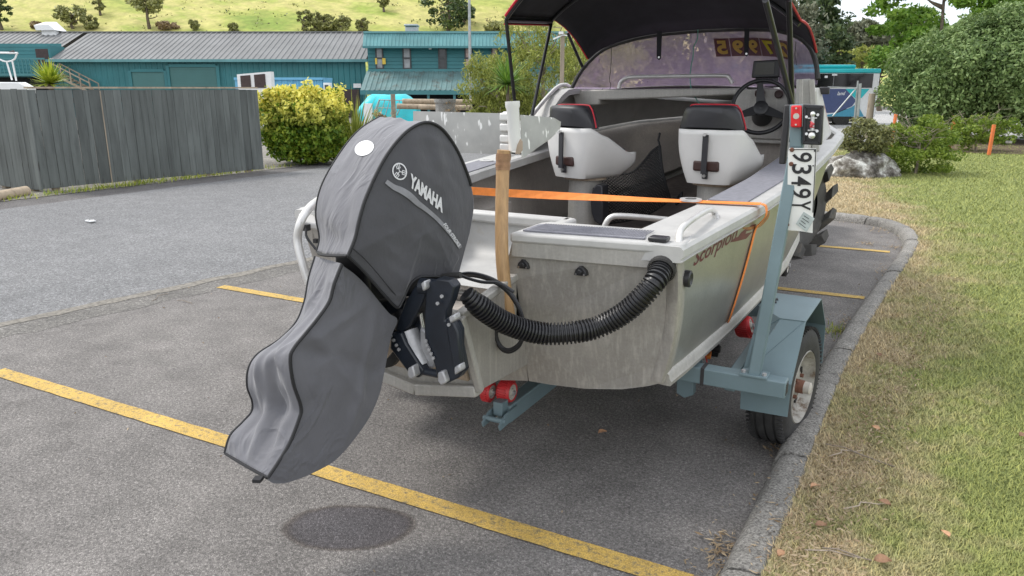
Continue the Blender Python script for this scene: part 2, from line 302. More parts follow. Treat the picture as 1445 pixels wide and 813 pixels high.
# lawn: straw near the kerb, green further out (the turf's own dry patches)
def grass_colour(n, dry, green, bare):
    g = n.nodes.new("ShaderNodeNewGeometry"); sx = n.nodes.new("ShaderNodeVectorMath"); sx.operation = 'MULTIPLY'; sx.inputs[1].default_value = (1, 1, 0)
    n.links.new(g.outputs['Position'], sx.inputs[0])
    def nz(sc, d=5):
        t = n.nodes.new("ShaderNodeTexNoise"); t.inputs['Scale'].default_value = sc; t.inputs['Detail'].default_value = d; t.inputs['Roughness'].default_value = .62
        n.links.new(sx.outputs['Vector'], t.inputs['Vector']); return t.outputs['Fac']
    sep = n.nodes.new("ShaderNodeSeparateXYZ"); n.links.new(g.outputs['Position'], sep.inputs[0])
    # distance from the kerb, about x + .35 - .04 y
    mn = n.nodes.new("ShaderNodeMath"); mn.operation = 'MINIMUM'; mn.inputs[1].default_value = 9.5; n.links.new(sep.outputs['Y'], mn.inputs[0])
    fr_ = n.nodes.new("ShaderNodeMath"); fr_.operation = 'SUBTRACT'; fr_.use_clamp = False; n.links.new(sep.outputs['Y'], fr_.inputs[0]); n.links.new(mn.outputs[0], fr_.inputs[1])
    fm = n.nodes.new("ShaderNodeMath"); fm.operation = 'MULTIPLY_ADD'; fm.inputs[1].default_value = .20; fm.inputs[2].default_value = .42; n.links.new(fr_.outputs[0], fm.inputs[0])
    ma = n.nodes.new("ShaderNodeMath"); ma.operation = 'MULTIPLY_ADD'; ma.inputs[1].default_value = -.055; n.links.new(fm.outputs[0], ma.inputs[2])
    n.links.new(mn.outputs[0], ma.inputs[0]); ad = n.nodes.new("ShaderNodeMath"); ad.operation = 'ADD'; n.links.new(sep.outputs['X'], ad.inputs[0]); n.links.new(ma.outputs[0], ad.inputs[1])
    n1 = nz(1.6); n2 = nz(7); 
    mm = n.nodes.new("ShaderNodeMath"); mm.operation = 'MULTIPLY_ADD'; mm.inputs[1].default_value = 2.3; n.links.new(n1, mm.inputs[0]); n.links.new(ad.outputs[0], mm.inputs[2])
    m3 = n.nodes.new("ShaderNodeMath"); m3.operation = 'MULTIPLY_ADD'; m3.inputs[1].default_value = 1.2; n.links.new(n2, m3.inputs[0]); n.links.new(mm.outputs[0], m3.inputs[2])
    r = ramp(n, [(.0, (0,) * 3), (1, (1,) * 3)])
    mr = n.nodes.new("ShaderNodeMapRange"); mr.inputs['From Min'].default_value = 1.62; mr.inputs['From Max'].default_value = 2.45; n.links.new(m3.outputs[0], mr.inputs['Value'])
    c = mixc(n, dry, green, mr.outputs['Result'])
    rb = ramp(n, [(.60, (0,) * 3), (.70, (1,) * 3)]); n.links.new(nz(3.1), rb.inputs['Fac'])
    mu = n.nodes.new("ShaderNodeMath"); mu.operation = 'MULTIPLY'; mu.inputs[1].default_value = .6; n.links.new(rb.outputs['Color'], mu.inputs[0])
    return mixc(n, c, bare, mu.outputs[0])
m, n, b = mat('lawn_ground'); c = grass_colour(n, (.35, .28, .16), (.195, .235, .07), (.26, .205, .13))
t = tex(n, "ShaderNodeTexNoise", 60, 6, .7); r = ramp(n, [(.3, (.55,) * 3), (.7, (1.2,) * 3)]); n.links.new(t.outputs['Fac'], r.inputs['Fac'])
n.links.new(mixc(n, c, r.outputs['Color'], 1.0, 'MULTIPLY'), b.inputs['Base Color']); b.inputs['Roughness'].default_value = .95; bump(n, b, t.outputs['Fac'], .8, .02); M['lawn_ground'] = m
m, n, b = mat('grass_blade'); c = grass_colour(n, (.53, .44, .28), (.325, .36, .125), (.44, .37, .23))
at = n.nodes.new("ShaderNodeAttribute"); at.attribute_name = 'rnd'; r = ramp(n, [(0, (.6, .62, .6)), (.6, (1, 1, 1)), (1, (1.35, 1.25, 1.1))]); n.links.new(at.outputs['Fac'], r.inputs['Fac'])
n.links.new(mixc(n, c, r.outputs['Color'], 1.0, 'MULTIPLY'), b.inputs['Base Color']); b.inputs['Roughness'].default_value = .8; b.inputs['Specular IOR Level'].default_value = .2; M['grass_blade'] = m
def leaf(name, c0, c1, c2, sc=1.2, rough=.55, trans=.25, topy=None):
    m, n, b = mat(name)
    at = n.nodes.new("ShaderNodeAttribute"); at.attribute_name = 'rnd'
    t = tex(n, "ShaderNodeTexNoise", sc, 3, .6)
    ad = n.nodes.new("ShaderNodeMath"); ad.operation = 'MULTIPLY_ADD'; ad.inputs[1].default_value = .5; n.links.new(at.outputs['Fac'], ad.inputs[0])
    mu = n.nodes.new("ShaderNodeMath"); mu.operation = 'MULTIPLY'; mu.inputs[1].default_value = .6; n.links.new(t.outputs['Fac'], mu.inputs[0]); n.links.new(mu.outputs[0], ad.inputs[2])
    r = ramp(n, [(.25, c0), (.5, c1), (.82, c2)]); n.links.new(ad.outputs[0], r.inputs['Fac']); out = r.outputs['Color']
    if topy:                                     # yellow mixed in by an attribute set per leaf
        a2 = n.nodes.new("ShaderNodeAttribute"); a2.attribute_name = 'yellow_mix'; out = mixc(n, out, topy, a2.outputs['Fac'])
    n.links.new(out, b.inputs['Base Color']); b.inputs['Roughness'].default_value = rough; b.inputs['Specular IOR Level'].default_value = .35
    tl = n.nodes.new("ShaderNodeBsdfTranslucent"); n.links.new(out, tl.inputs['Color']); ms = n.nodes.new("ShaderNodeMixShader"); ms.inputs['Fac'].default_value = trans
    n.links.new(b.outputs[0], ms.inputs[1]); n.links.new(tl.outputs[0], ms.inputs[2]); n.links.new(ms.outputs[0], n.nodes['Material Output'].inputs['Surface']); return m
M['leaf_hedge'] = leaf('leaf_hedge', (.04, .11, .010), (.13, .23, .018), (.27, .33, .03), 2.0, topy=(.80, .74, .16))
M['leaf_bush'] = leaf('leaf_bush', (.065, .115, .034), (.155, .235, .075), (.28, .37, .14), .9)
M['leaf_bright'] = leaf('leaf_bright', (.07, .16, .015), (.14, .26, .03), (.22, .34, .05), .8, trans=.4)
M['leaf_willow'] = leaf('leaf_willow', (.12, .155, .03), (.25, .285, .055), (.38, .40, .10), .7, trans=.35)
M['leaf_palm'] = leaf('leaf_palm', (.06, .14, .015), (.12, .24, .03), (.22, .34, .06), 1.2)
M['leaf_yucca'] = leaf('leaf_yucca', (.14, .22, .02), (.30, .38, .03), (.45, .50, .06), 1.2)
M['leaf_pine'] = leaf('leaf_pine', (.02, .042, .016), (.05, .085, .03), (.11, .15, .05), .6, trans=.1)
M['leaf_grey'] = leaf('leaf_grey', (.07, .085, .05), (.14, .155, .095), (.23, .235, .15), .5, trans=.1)
M['leaf_scrub'] = leaf('leaf_scrub', (.08, .095, .04), (.18, .19, .075), (.28, .28, .11), .5, trans=.1)
M['leaf_hill'] = leaf('leaf_hill', (.14, .16, .06), (.25, .26, .10), (.36, .36, .16), .5, trans=.15)
M['leaf_shrub'] = leaf('leaf_shrub', (.07, .13, .015), (.17, .25, .03), (.28, .35, .06), 2.0, trans=.35)
M['leaf_flax'] = leaf('leaf_flax', (.10, .13, .02), (.21, .25, .035), (.34, .37, .08), 2.0, trans=.25)
M['leaf_dead'] = leaf('leaf_dead', (.20, .13, .07), (.30, .22, .13), (.42, .33, .22), 2.0, trans=.1)
M['bark'] = simple('bark', (.12, .095, .07), .9, var=.4, scale=8, bmp=.4, bscale=20)
M['bark_pale'] = simple('bark_pale', (.26, .22, .17), .9, var=.35, scale=8, bmp=.4, bscale=20)
M['fallen'] = simple('fallen', (.36, .20, .11), .7, var=.3, scale=40, objvar=.45)
M['twig'] = simple('twig', (.30, .25, .20), .85, var=.35, scale=30, objvar=.4)
M['soil'] = simple('soil', (.115, .075, .055), .95, var=.4, scale=12, bmp=.6, bscale=30)
M['orange_stake'] = simple('orange_stake', (.66, .17, .05), .7, var=.12, scale=20)
# buildings
M['teal_wall'] = simple('teal_wall', (.030, .165, .180), .55, var=.14, scale=.6)
M['teal_trim'] = simple('teal_trim', (.052, .190, .205), .5, var=.12, scale=1)
M['teal_pale'] = simple('teal_pale', (.105, .265, .275), .5, var=.16, scale=1.2)
M['teal_door'] = simple('teal_door', (.050, .150, .145), .55, var=.08, scale=1)
M['roof_grey'] = simple('roof_grey', (.165, .168, .167), .6, var=.16, scale=.7, dirt=((.14, .13, .12), 2.0, .6))
M['awning_grey'] = simple('awning_grey', (.115, .20, .20), .6, var=.25, scale=1.0, dirt=((.10, .12, .11), 1.5, .52))
M['white_paint'] = simple('white_paint', (.76, .77, .77), .5, var=.04)
M['shade_black'] = simple('shade_black', (.012, .014, .016), .9, var=.3)  # near-black painted in for the shade under balcony and awning
M['door_brown'] = simple('door_brown', (.05, .03, .028), .6, var=.3)
M['pink_board'] = simple('pink_board', (.52, .38, .34), .6, var=.1)
M['grey_frame'] = simple('grey_frame', (.045, .048, .05), .5, var=.2)
M['galv'] = simple('galv', (.36, .38, .38), .45, .5, var=.18, scale=6)
M['container_blue'] = simple('container_blue', (.14, .40, .60), .5, var=.12, scale=2)
M['tarp'] = simple('tarp', (.02, .50, .56), .45, var=.16, scale=1.5, bmp=.5, bscale=4)
M['bin_dark'] = simple('bin_dark', (.03, .028, .03), .6, var=.2)
M['yellow_trim'] = simple('yellow_trim', (.68, .48, .06), .5)
M['bus_turq'] = simple('bus_turq', (.02, .50, .54), .25, var=.05, scale=.5)
M['bus_white'] = simple('bus_white', (.78, .79, .80), .3, var=.03)
M['bus_navy'] = simple('bus_navy', (.060, .085, .20), .3, var=.1)
M['bus_blue'] = simple('bus_blue', (.06, .30, .44), .3, var=.1)
M['tractor_green'] = simple('tractor_green', (.05, .055, .05), .5, var=.2)
# pasture on the hill, its sunlit brightness put into the colours
m, n, b = mat('hill_grass')
t = tex(n, "ShaderNodeTexNoise", .055, 7, .62, stretch=(1, 2.4, 1)); r = ramp(n, [(.34, (.20, .27, .045)), (.46, (.34, .36, .085)), (.56, (.46, .42, .15)), (.68, (.25, .32, .05))]); n.links.new(t.outputs['Fac'], r.inputs['Fac'])
t2 = tex(n, "ShaderNodeTexNoise", .9, 6, .7); r2 = ramp(n, [(.3, (.70,) * 3), (.7, (1.2,) * 3)]); n.links.new(t2.outputs['Fac'], r2.inputs['Fac'])
n.links.new(mixc(n, r.outputs['Color'], r2.outputs['Color'], 1.0, 'MULTIPLY'), b.inputs['Base Color']); b.inputs['Roughness'].default_value = .95; M['hill_grass'] = m

# ------------------------------------------------------------ mesh builder
def basis(d):
    d = Vector(d).normalized(); a = Vector((0, 0, 1)) if abs(d.z) < .9 else Vector((1, 0, 0))
    x = d.cross(a).normalized(); return x, d.cross(x).normalized()
class MB:
    def __init__(s): s.v = []; s.f = []
    def add(s, vs, fs):
        o = len(s.v); s.v += [tuple(p) for p in vs]; s.f += [tuple(i + o for i in f) for f in fs]; return s
    def box(s, c, d, rz=0.0, m=None):
        x, y, z = d[0] / 2, d[1] / 2, d[2] / 2
        vs = [Vector(p) for p in ((-x, -y, -z), (x, -y, -z), (x, y, -z), (-x, y, -z), (-x, -y, z), (x, -y, z), (x, y, z), (-x, y, z))]
        if m is not None: vs = [m @ p for p in vs]
        if rz: vs = [Matrix.Rotation(rz, 3, 'Z') @ p for p in vs]
        c = Vector(c); return s.add([p + c for p in vs], [(0, 3, 2, 1), (4, 5, 6, 7), (0, 1, 5, 4), (1, 2, 6, 5), (2, 3, 7, 6), (3, 0, 4, 7)])
    def span(s, a, b):                    # box between two corners
        a = Vector(a); b = Vector(b); return s.box((a + b) / 2, [abs(t) for t in (b - a)])
    def bar(s, a, b, w, h=None, up=(0, 0, 1)):   # square bar
        a = Vector(a); b = Vector(b); h = h or w; d = (b - a).normalized(); up = Vector(up)
        x = d.cross(up); x = x.normalized() if x.length > 1e-4 else Vector((1, 0, 0)); y = x.cross(d).normalized(); vs = []
        for p in (a, b):
            for i, j in ((-1, -1), (1, -1), (1, 1), (-1, 1)): vs.append(p + x * (i * w / 2) + y * (j * h / 2))
        return s.add(vs, [(0, 3, 2, 1), (4, 5, 6, 7), (0, 1, 5, 4), (1, 2, 6, 5), (2, 3, 7, 6), (3, 0, 4, 7)])
    def cyl(s, a, b, r0, r1=None, n=16, cap=True):
        a = Vector(a); b = Vector(b); r1 = r0 if r1 is None else r1; x, y = basis(b - a); vs = []
        for p, r in ((a, r0), (b, r1)):
            for i in range(n):
                t = 2 * math.pi * i / n; vs.append(p + x * (r * math.cos(t)) + y * (r * math.sin(t)))
        fs = [(i, (i + 1) % n, n + (i + 1) % n, n + i) for i in range(n)]
        if cap: fs += [tuple(range(n - 1, -1, -1)), tuple(range(n, 2 * n))]
        return s.add(vs, fs)
    def tube(s, pts, r, n=10, closed=False, rf=None):
        pts = [Vector(p) for p in pts]; k = len(pts); vs = []; x = None
        for i, p in enumerate(pts):
            if closed: d = pts[(i + 1) % k] - pts[i - 1]
            else: d = pts[min(i + 1, k - 1)] - pts[max(i - 1, 0)]
            d.normalize()
            if x is None: x, _ = basis(d)
            x = (x - d * x.dot(d)); x = x.normalized() if x.length > 1e-6 else basis(d)[0]
            y = d.cross(x); rr = rf(i / (k - 1)) if rf else r
            for j in range(n):
                t = 2 * math.pi * j / n; vs.append(p + x * (rr * math.cos(t)) + y * (rr * math.sin(t)))
        fs = []
        for i in range(k if closed else k - 1):
            for j in range(n):
                a = i * n + j; b2 = i * n + (j + 1) % n; c = ((i + 1) % k) * n + (j + 1) % n; d2 = ((i + 1) % k) * n + j
                fs.append((a, b2, c, d2))
        if not closed: fs += [tuple(range(n - 1, -1, -1)), tuple((k - 1) * n + j for j in range(n))]
        return s.add(vs, fs)
    def prism(s, poly, vec):
        poly = [Vector(p) for p in poly]; vec = Vector(vec); k = len(poly)
        return s.add(poly + [p + vec for p in poly], [tuple(range(k - 1, -1, -1)), tuple(range(k, 2 * k))] + [(i, (i + 1) % k, k + (i + 1) % k, k + i) for i in range(k)])
    def grid(s, rows, closed=False):
        k = len(rows[0]); vs = [p for r_ in rows for p in r_]; fs = []
        for i in range(len(rows) - 1):
            for j in range(k if closed else k - 1):
                fs.append((i * k + j, i * k + (j + 1) % k, (i + 1) * k + (j + 1) % k, (i + 1) * k + j))
        return s.add(vs, fs)
    def lathe(s, c, axis, prof, n=32):    # prof: (along axis, radius)
        c = Vector(c); ax = Vector(axis).normalized(); x, y = basis(ax); rows = []
        for h, r in prof:
            rows.append([c + ax * h + x * (r * math.cos(2 * math.pi * i / n)) + y * (r * math.sin(2 * math.pi * i / n)) for i in range(n)])
        return s.grid(rows, True)
    def obj(s, name, m, parent=None, smooth=False, bevel=0.0, solid=0.0, world=False, sub=0, angle=40):
        vs = s.v
        if world and parent is not None:
            inv = world_of(parent).inverted(); vs = [tuple(inv @ Vector(p)) for p in s.v]
        me = bpy.data.meshes.new(name); me.from_pydata(vs, [], s.f); me.update()
        if m is not None: me.materials.append(m if not isinstance(m, str) else M[m])
        bm = bmesh.new(); bm.from_mesh(me); bmesh.ops.recalc_face_normals(bm, faces=bm.faces); bm.to_mesh(me); bm.free()
        o = bpy.data.objects.new(name, me); COL.objects.link(o)
        if parent is not None: o.parent = parent
        if solid: md = o.modifiers.new('s', 'SOLIDIFY'); md.thickness = abs(solid); md.offset = 0
        if bevel:
            md = o.modifiers.new('b', 'BEVEL'); md.width = bevel; md.segments = 2; md.limit_method = 'ANGLE'; md.angle_limit = R(35)
        if sub: md = o.modifiers.new('u', 'SUBSURF'); md.levels = sub; md.render_levels = sub
        if smooth or bevel:
            me.shade_smooth()
            if hasattr(me, 'set_sharp_from_angle') and not sub: me.set_sharp_from_angle(angle=R(angle))
        return o
def world_of(o):
    mt = Matrix.LocRotScale(o.location, o.rotation_euler, o.scale)
    return (world_of(o.parent) @ mt) if o.parent else mt
def tag(o, label=None, cat=None, group=None, kind=None):
    for k, v in (('label', label), ('category', cat), ('group', group), ('kind', kind)):
        if v: o[k] = v
    return o
def thing(name, loc, label, cat, group=None, rz=0.0):
    o = bpy.data.objects.new(name, None); COL.objects.link(o); o.location = loc; o.rotation_euler = (0, 0, rz); o.empty_display_size = .2
    return tag(o, label, cat, group)
def copy_tree(o, parent=None):
    c = o.copy(); COL.objects.link(c); c.parent = parent
    for ch in [x for x in bpy.data.objects if x.parent == o]: copy_tree(ch, c)
    return c
def smoothpts(pts, k=6):                   # Catmull-Rom
    P = [Vector(p) for p in pts]; P = [P[0] * 2 - P[1]] + P + [P[-1] * 2 - P[-2]]; out = []
    for i in range(1, len(P) - 2):
        for j in range(k):
            t = j / k; a, b, c, d = P[i - 1:i + 3]
            out.append(.5 * ((2 * b) + (c - a) * t + (2 * a - 5 * b + 4 * c - d) * t * t + (3 * b - 3 * c + d - a) * t ** 3))
    out.append(P[-2]); return out
def text_mesh(txt, shear=0.0, bold=0.0, subdiv=0):
    cu = bpy.data.curves.new('lettering', 'FONT'); cu.body = txt; cu.shear = shear; cu.offset = bold; cu.resolution_u = 4
    o = bpy.data.objects.new('lettering', cu); COL.objects.link(o)
    dg = bpy.context.evaluated_depsgraph_get(); dg.update()
    me = bpy.data.meshes.new_from_object(o.evaluated_get(dg)); bpy.data.objects.remove(o); bpy.data.curves.remove(cu)
    vs = np.array([v.co[:2] for v in me.vertices]); fs = [tuple(p.vertices) for p in me.polygons]; bpy.data.meshes.remove(me)
    lo, hi = vs.min(0), vs.max(0); return (vs - lo) / (hi - lo), fs, (hi - lo)
def letter(mb, txt, fn, shear=0.0, bold=0.0):   # fn maps unit square -> 3D
    vs, fs, _ = text_mesh(txt, shear, bold); mb.add([fn(a, b) for a, b in vs], fs); return mb
def affine(p00, p10, p01):
    p00, p10, p01 = Vector(p00), Vector(p10), Vector(p01); return lambda a, b: p00 + (p10 - p00) * a + (p01 - p00) * b
# fast leaf clouds
def leaves(name, P, size, m, parent=None, kind=None, normal=None, aspect=.5, droop=0.0, yellow_mix=None, jitter=1.0, world=True):
    P = np.asarray(P, float); N = len(P)
    if world and parent is not None:
        inv = np.array(world_of(parent).inverted()); P = P @ inv[:3, :3].T + inv[:3, 3]
    nrm = np.random.normal(size=(N, 3)) * jitter
    if normal is not None: nrm += normal
    nrm /= np.linalg.norm(nrm, axis=1)[:, None] + 1e-9
    u = np.random.normal(size=(N, 3)); u[:, 2] -= droop; u -= nrm * (u * nrm).sum(1)[:, None]; u /= np.linalg.norm(u, axis=1)[:, None] + 1e-9
    w = np.cross(nrm, u); s = (size * np.random.uniform(.6, 1.35, N))[:, None] if np.isscalar(size) else size[:, None]
    V = np.empty((N, 4, 3)); V[:, 0] = P - u * s; V[:, 1] = P + w * s * aspect; V[:, 2] = P + u * s; V[:, 3] = P - w * s * aspect
    return quads(name, V, m, parent, kind, yellow_mix)
def quads(name, V, m, parent=None, kind=None, yellow_mix=None, rnd=None):
    N = len(V); me = bpy.data.meshes.new(name); me.vertices.add(N * 4); me.vertices.foreach_set('co', V.reshape(-1))
    me.loops.add(N * 4); me.loops.foreach_set('vertex_index', np.arange(N * 4, dtype=np.int32))
    me.polygons.add(N); me.polygons.foreach_set('loop_start', np.arange(0, N * 4, 4, dtype=np.int32))
    me.update(calc_edges=True)
    a = me.attributes.new('rnd', 'FLOAT', 'FACE'); a.data.foreach_set('value', (np.random.rand(N) if rnd is None else rnd).astype(np.float32))
    if yellow_mix is not None: a = me.attributes.new('yellow_mix', 'FLOAT', 'FACE'); a.data.foreach_set('value', np.asarray(yellow_mix, np.float32))
    me.materials.append(M[m]); o = bpy.data.objects.new(name, me); COL.objects.link(o)
    if parent is not None: o.parent = parent
    if kind: o['kind'] = kind
    return o
def blob(c, r, N, shell=.55):              # points in an ellipsoid, denser towards its skin
    d = np.random.normal(size=(N, 3)); d /= np.linalg.norm(d, axis=1)[:, None]
    k = np.random.uniform(shell ** 3, 1, N) ** (1 / 3); return np.array(c) + d * k[:, None] * np.array(r)
def clumped(c, r, nblob, per, br, zmin=None, shell=.5, flat=1.0):
    cs = blob(c, r, nblob, .35); out = []
    for p in cs:
        s = br * random.uniform(.6, 1.3); out.append(blob(p, (s, s, s * flat), int(per * random.uniform(.6, 1.4)), shell))
    P = np.concatenate(out); 
    if zmin is not None: P = P[P[:, 2] > zmin]
    return P
# ============================================================ THE SETTING
def struct(o): o['kind'] = 'structure'; return o
def vobj(mb, name, m, parent=None, **k):         # builder filled in view-frame metres
    mb.v = [tuple(vw(*p)) for p in mb.v]; return mb.obj(name, m, parent, world=parent is not None, **k)
def vthing(name, x, D, z, label, cat, group=None): return thing(name, vw(x, D, z), label, cat, group, YAW)
def sheet(name, poly, z, m, sub=None):
    mb = MB(); mb.add([(p[0], p[1], z) for p in poly], [tuple(range(len(poly)))]); o = mb.obj(name, m)
    bm = bmesh.new(); bm.from_mesh(o.data); bmesh.ops.triangulate(bm, faces=bm.faces)
    for f in bm.faces:
        if f.normal.z < 0: f.normal_flip()
    bm.to_mesh(o.data); bm.free(); return struct(o)
def ragged(a, b, n, amp, seed=0):
    a = Vector((a[0], a[1])); b = Vector((b[0], b[1])); d = (b - a); nr = Vector((-d.y, d.x)).normalized(); out = []
    for i in range(n):
        t = i / (n - 1); k = noise.noise(Vector((t * n * .35, seed, 0))) + .5 * noise.noise(Vector((t * n * .9, seed, 5)))
        out.append(tuple(a + d * t + nr * (k * amp)))
    return out
sheet('ground', [(-900, -300), (900, -300), (900, 1500), (-900, 1500)], -.06, 'gravel_yard')
EDGE = lambda y: -6.07 + .165 * (y - 2.97) if y < 12 else -4.58
edge = ragged((EDGE(-6), -6), (EDGE(11.9), 11.9), 160, .03, 3)
# kerb line (inner foot of the kerb)
KP = smoothpts([(-.70, -4.2, 0), (-.60, -1.0, 0), (-.48, 2.5, 0), (-.41, 5.1, 0), (-.25, 7.3, 0), (-.12, 8.85, 0), (-.10, 9.6, 0), (-.20, 10.35, 0), (-.47, 10.85, 0), (-.95, 11.06, 0), (-1.7, 11.12, 0), (-3.0, 11.1, 0), (-4.4, 11.05, 0)], 14)
lot = [p for p in edge] + [(-4.4, 11.05)] + [(p.x + .04, p.y + .02) for p in reversed(KP)]
sheet('parking_lot', lot, 0.0, 'asphalt_lot')
sheet('road', [(p[0] - .02, p[1]) for p in edge] + [(-4.6, 13), (-4.6, 70), (-12.0, 70), (-12.0, 13)] + ragged((-12.0, 13), (-12.0, -8), 60, .05, 8), -.004 + .012, 'asphalt_road')
sheet('verge_path', [(-11.99, -8), (-11.99, 70), (-12.75, 70), (-12.75, 11), (-12.85, 6.9), (-13.0, -8)], .002, 'asphalt_path')
# worn crumbling joint between lot and road
jm = simple('joint_dirt', (.20, .185, .16), .95, var=.45, scale=30, bmp=.8, bscale=60); M['joint_dirt'] = jm
e1 = ragged((EDGE(-6) + .015, -6), (EDGE(11.9) + .015, 11.9), 160, .045, 11); e2 = [(p[0] + .05 + .05 * random.random(), p[1]) for p in e1]
mb = MB(); mb.grid([[(p[0] - .05, p[1], .0100) for p in e1], [(p[0], p[1], .0060) for p in e2]]); struct(mb.obj('road_joint', 'joint_dirt'))
pm = asphalt('pale_edge', (.165, .155, .142), (.20, .19, .175), None, 110, None, .3); M['pale_edge'] = pm
e3 = ragged((EDGE(-6) + .42, -6), (EDGE(11.9) + .36, 11.9), 160, .07, 21)
mb = MB(); mb.grid([[(p[0] + .0, p[1], .0035) for p in e2], [(p[0], p[1], .0015) for p in e3]]); struct(mb.obj('lot_edge_strip', 'pale_edge'))
# gravel and weeds at the fence foot
sheet('fence_gravel', [(-12.74, 30), (-12.74, 11), (-12.84, 6.9), (-12.99, -8), (-30, -8), (-30, 30)], .010, 'gravel_yard')
# painted bay lines
def line(y0, x0, x1, w=.105, yl=None, seed=0):
    n = 70; a = []; b = []
    for i in range(n):
        t = i / (n - 1); x = x0 + (x1 - x0) * t; y = y0 + ((yl if yl is not None else y0) - y0) * t
        a.append((x, y - w / 2 + .005 * noise.noise(Vector((x * 9, seed, 1))), .0055)); b.append((x, y + w / 2 + .005 * noise.noise(Vector((x * 9, seed, 7))), .0055))
    mb = MB(); mb.grid([a, b]); return struct(mb.obj('bay_line', 'yellow_paint'))
line(2.405, -5.05, -.56, .105, 2.405, 1); line(4.58, -5.50, -.55, .10, 4.60, 2); line(6.84, -5.3, -.30, .10, 6.95, 3); line(9.02, -5.1, -.2, .10, 9.15, 4)
line(.15, -5.4, -.75, .105, .15, 5)
# kerb stones, one object each
kerb = struct(thing('kerb', (-.48, 2.5, 0), None, None))
cum = [0]
for i in range(1, len(KP)): cum.append(cum[-1] + (KP[i] - KP[i - 1]).length)
def kerb_at(s):
    s = max(0, min(s, cum[-1] - 1e-4)); i = max(j for j in range(len(cum)) if cum[j] <= s); i = min(i, len(KP) - 2)
    t = (s - cum[i]) / (cum[i + 1] - cum[i]); p = KP[i].lerp(KP[i + 1], t)
    a = KP[max(0, i - 1)]; b = KP[min(len(KP) - 1, i + 2)]; d = (b - a).normalized(); return p, Vector((d.y, -d.x, 0))
prof = [(-.004, -.05), (.0, .0), (.006, .022), (.012, .045), (.020, .064), (.030, .080), (.043, .091), (.058, .098), (.076, .102), (.095, .104), (.120, .104), (.145, .103), (.158, .092), (.162, -.05)]
s = .0
while s < cum[-1] - .2:
    L = .62 + .4 * random.random() if s < 15.5 else .5; e = min(s + L, cum[-1]); rows = []; n_ = 22
    dz = random.uniform(-.006, .006); dn = random.uniform(-.006, .006)
    for i in range(n_):
        q = s + .006 + (e - s - .012) * i / (n_ - 1); p, nr = kerb_at(q); row = []
        endk = .006 if i in (0, n_ - 1) else 0
        for h, z in prof:
            k = .006 * noise.noise(Vector((p.x * 7 + h * 30, p.y * 7, z * 30))) + .005 * noise.noise(Vector((p.x * 26 + h * 60, p.y * 26, z * 60))) - .010 * max(0, noise.noise(Vector((p.x * 14 + h * 40, p.y * 14, 7))) - .25)
            row.append(tuple(p + nr * (h + dn + k) + Vector((0, 0, z + dz + k - endk))))
        rows.append(row)
    mb = MB(); mb.grid(rows); mb.f.append(tuple(range(len(prof)))); mb.f.append(tuple((n_ - 1) * len(prof) + j for j in range(len(prof))))
    mb.obj('kerb_stone', 'kerb_concrete', kerb, smooth=True, world=True, angle=60); s = e
# lawn sheet and its blades
KO = []
for i in range(0, 400):
    q = cum[-1] * i / 399; p, nr = kerb_at(q); KO.append((p.x + nr.x * .155, p.y + nr.y * .155))
lawn_poly = KO + [(-4.4, 24.0), (-2.0, 25.8), (0.6, 27.2), (2.9, 27.2), (9, 26), (30, 24), (30, -6), (-.5, -6)]
mb = MB()
def inside(x, y, poly):
    c = False; j = len(poly) - 1
    for i in range(len(poly)):
        if (poly[i][1] > y) != (poly[j][1] > y) and x < (poly[j][0] - poly[i][0]) * (y - poly[i][1]) / (poly[j][1] - poly[i][1]) + poly[i][0]: c = not c
        j = i
    return c
sheet('lawn', lawn_poly, .088, 'lawn_ground')
def inside_np(X, Y, poly):
    c = np.zeros(len(X), bool); j = len(poly) - 1
    for i in range(len(poly)):
        xi, yi = poly[i]; xj, yj = poly[j]
        if yi != yj:
            k = ((yi > Y) != (yj > Y)) & (X < (xj - xi) * (Y - yi) / (yj - yi) + xi); c ^= k
        j = i
    return c
def blades():
    # sample in view frame with density falling with distance
    N = 620000
    D = 1.6 + 24 * np.random.rand(N) ** 2.4; A = np.random.uniform(.04, .82, N) * D
    X = cY * A - sY * D; Y = sY * A + cY * D
    k = inside_np(X, Y, lawn_poly); X, Y, D = X[k], Y[k], D[k]; N = len(X)
    sc = (.55 + D / 9.0)
    h = np.random.uniform(.010, .027, N) * np.clip(sc, .7, 1.5); w = np.random.uniform(.0013, .0028, N) * np.clip(sc, .7, 3.0)
    a = np.random.uniform(0, 2 * np.pi, N); lean = np.random.uniform(.2, 1.9, N)
    B = np.stack([X, Y, np.full(N, .086)], 1); sd_ = np.stack([np.cos(a), np.sin(a), 0 * a], 1); ld = np.stack([-np.sin(a), np.cos(a), 0 * a], 1)
    T = B + ld * (h * lean)[:, None]; T[:, 2] += h
    V = np.stack([B - sd_ * w[:, None], B + sd_ * w[:, None], T + sd_ * (w * .25)[:, None], T - sd_ * (w * .25)[:, None]], 1)
    o = quads('grass', V, 'grass_blade'); tag(o, 'mown lawn of dry straw and green grass beside the kerb', 'grass', kind='stuff')
blades()
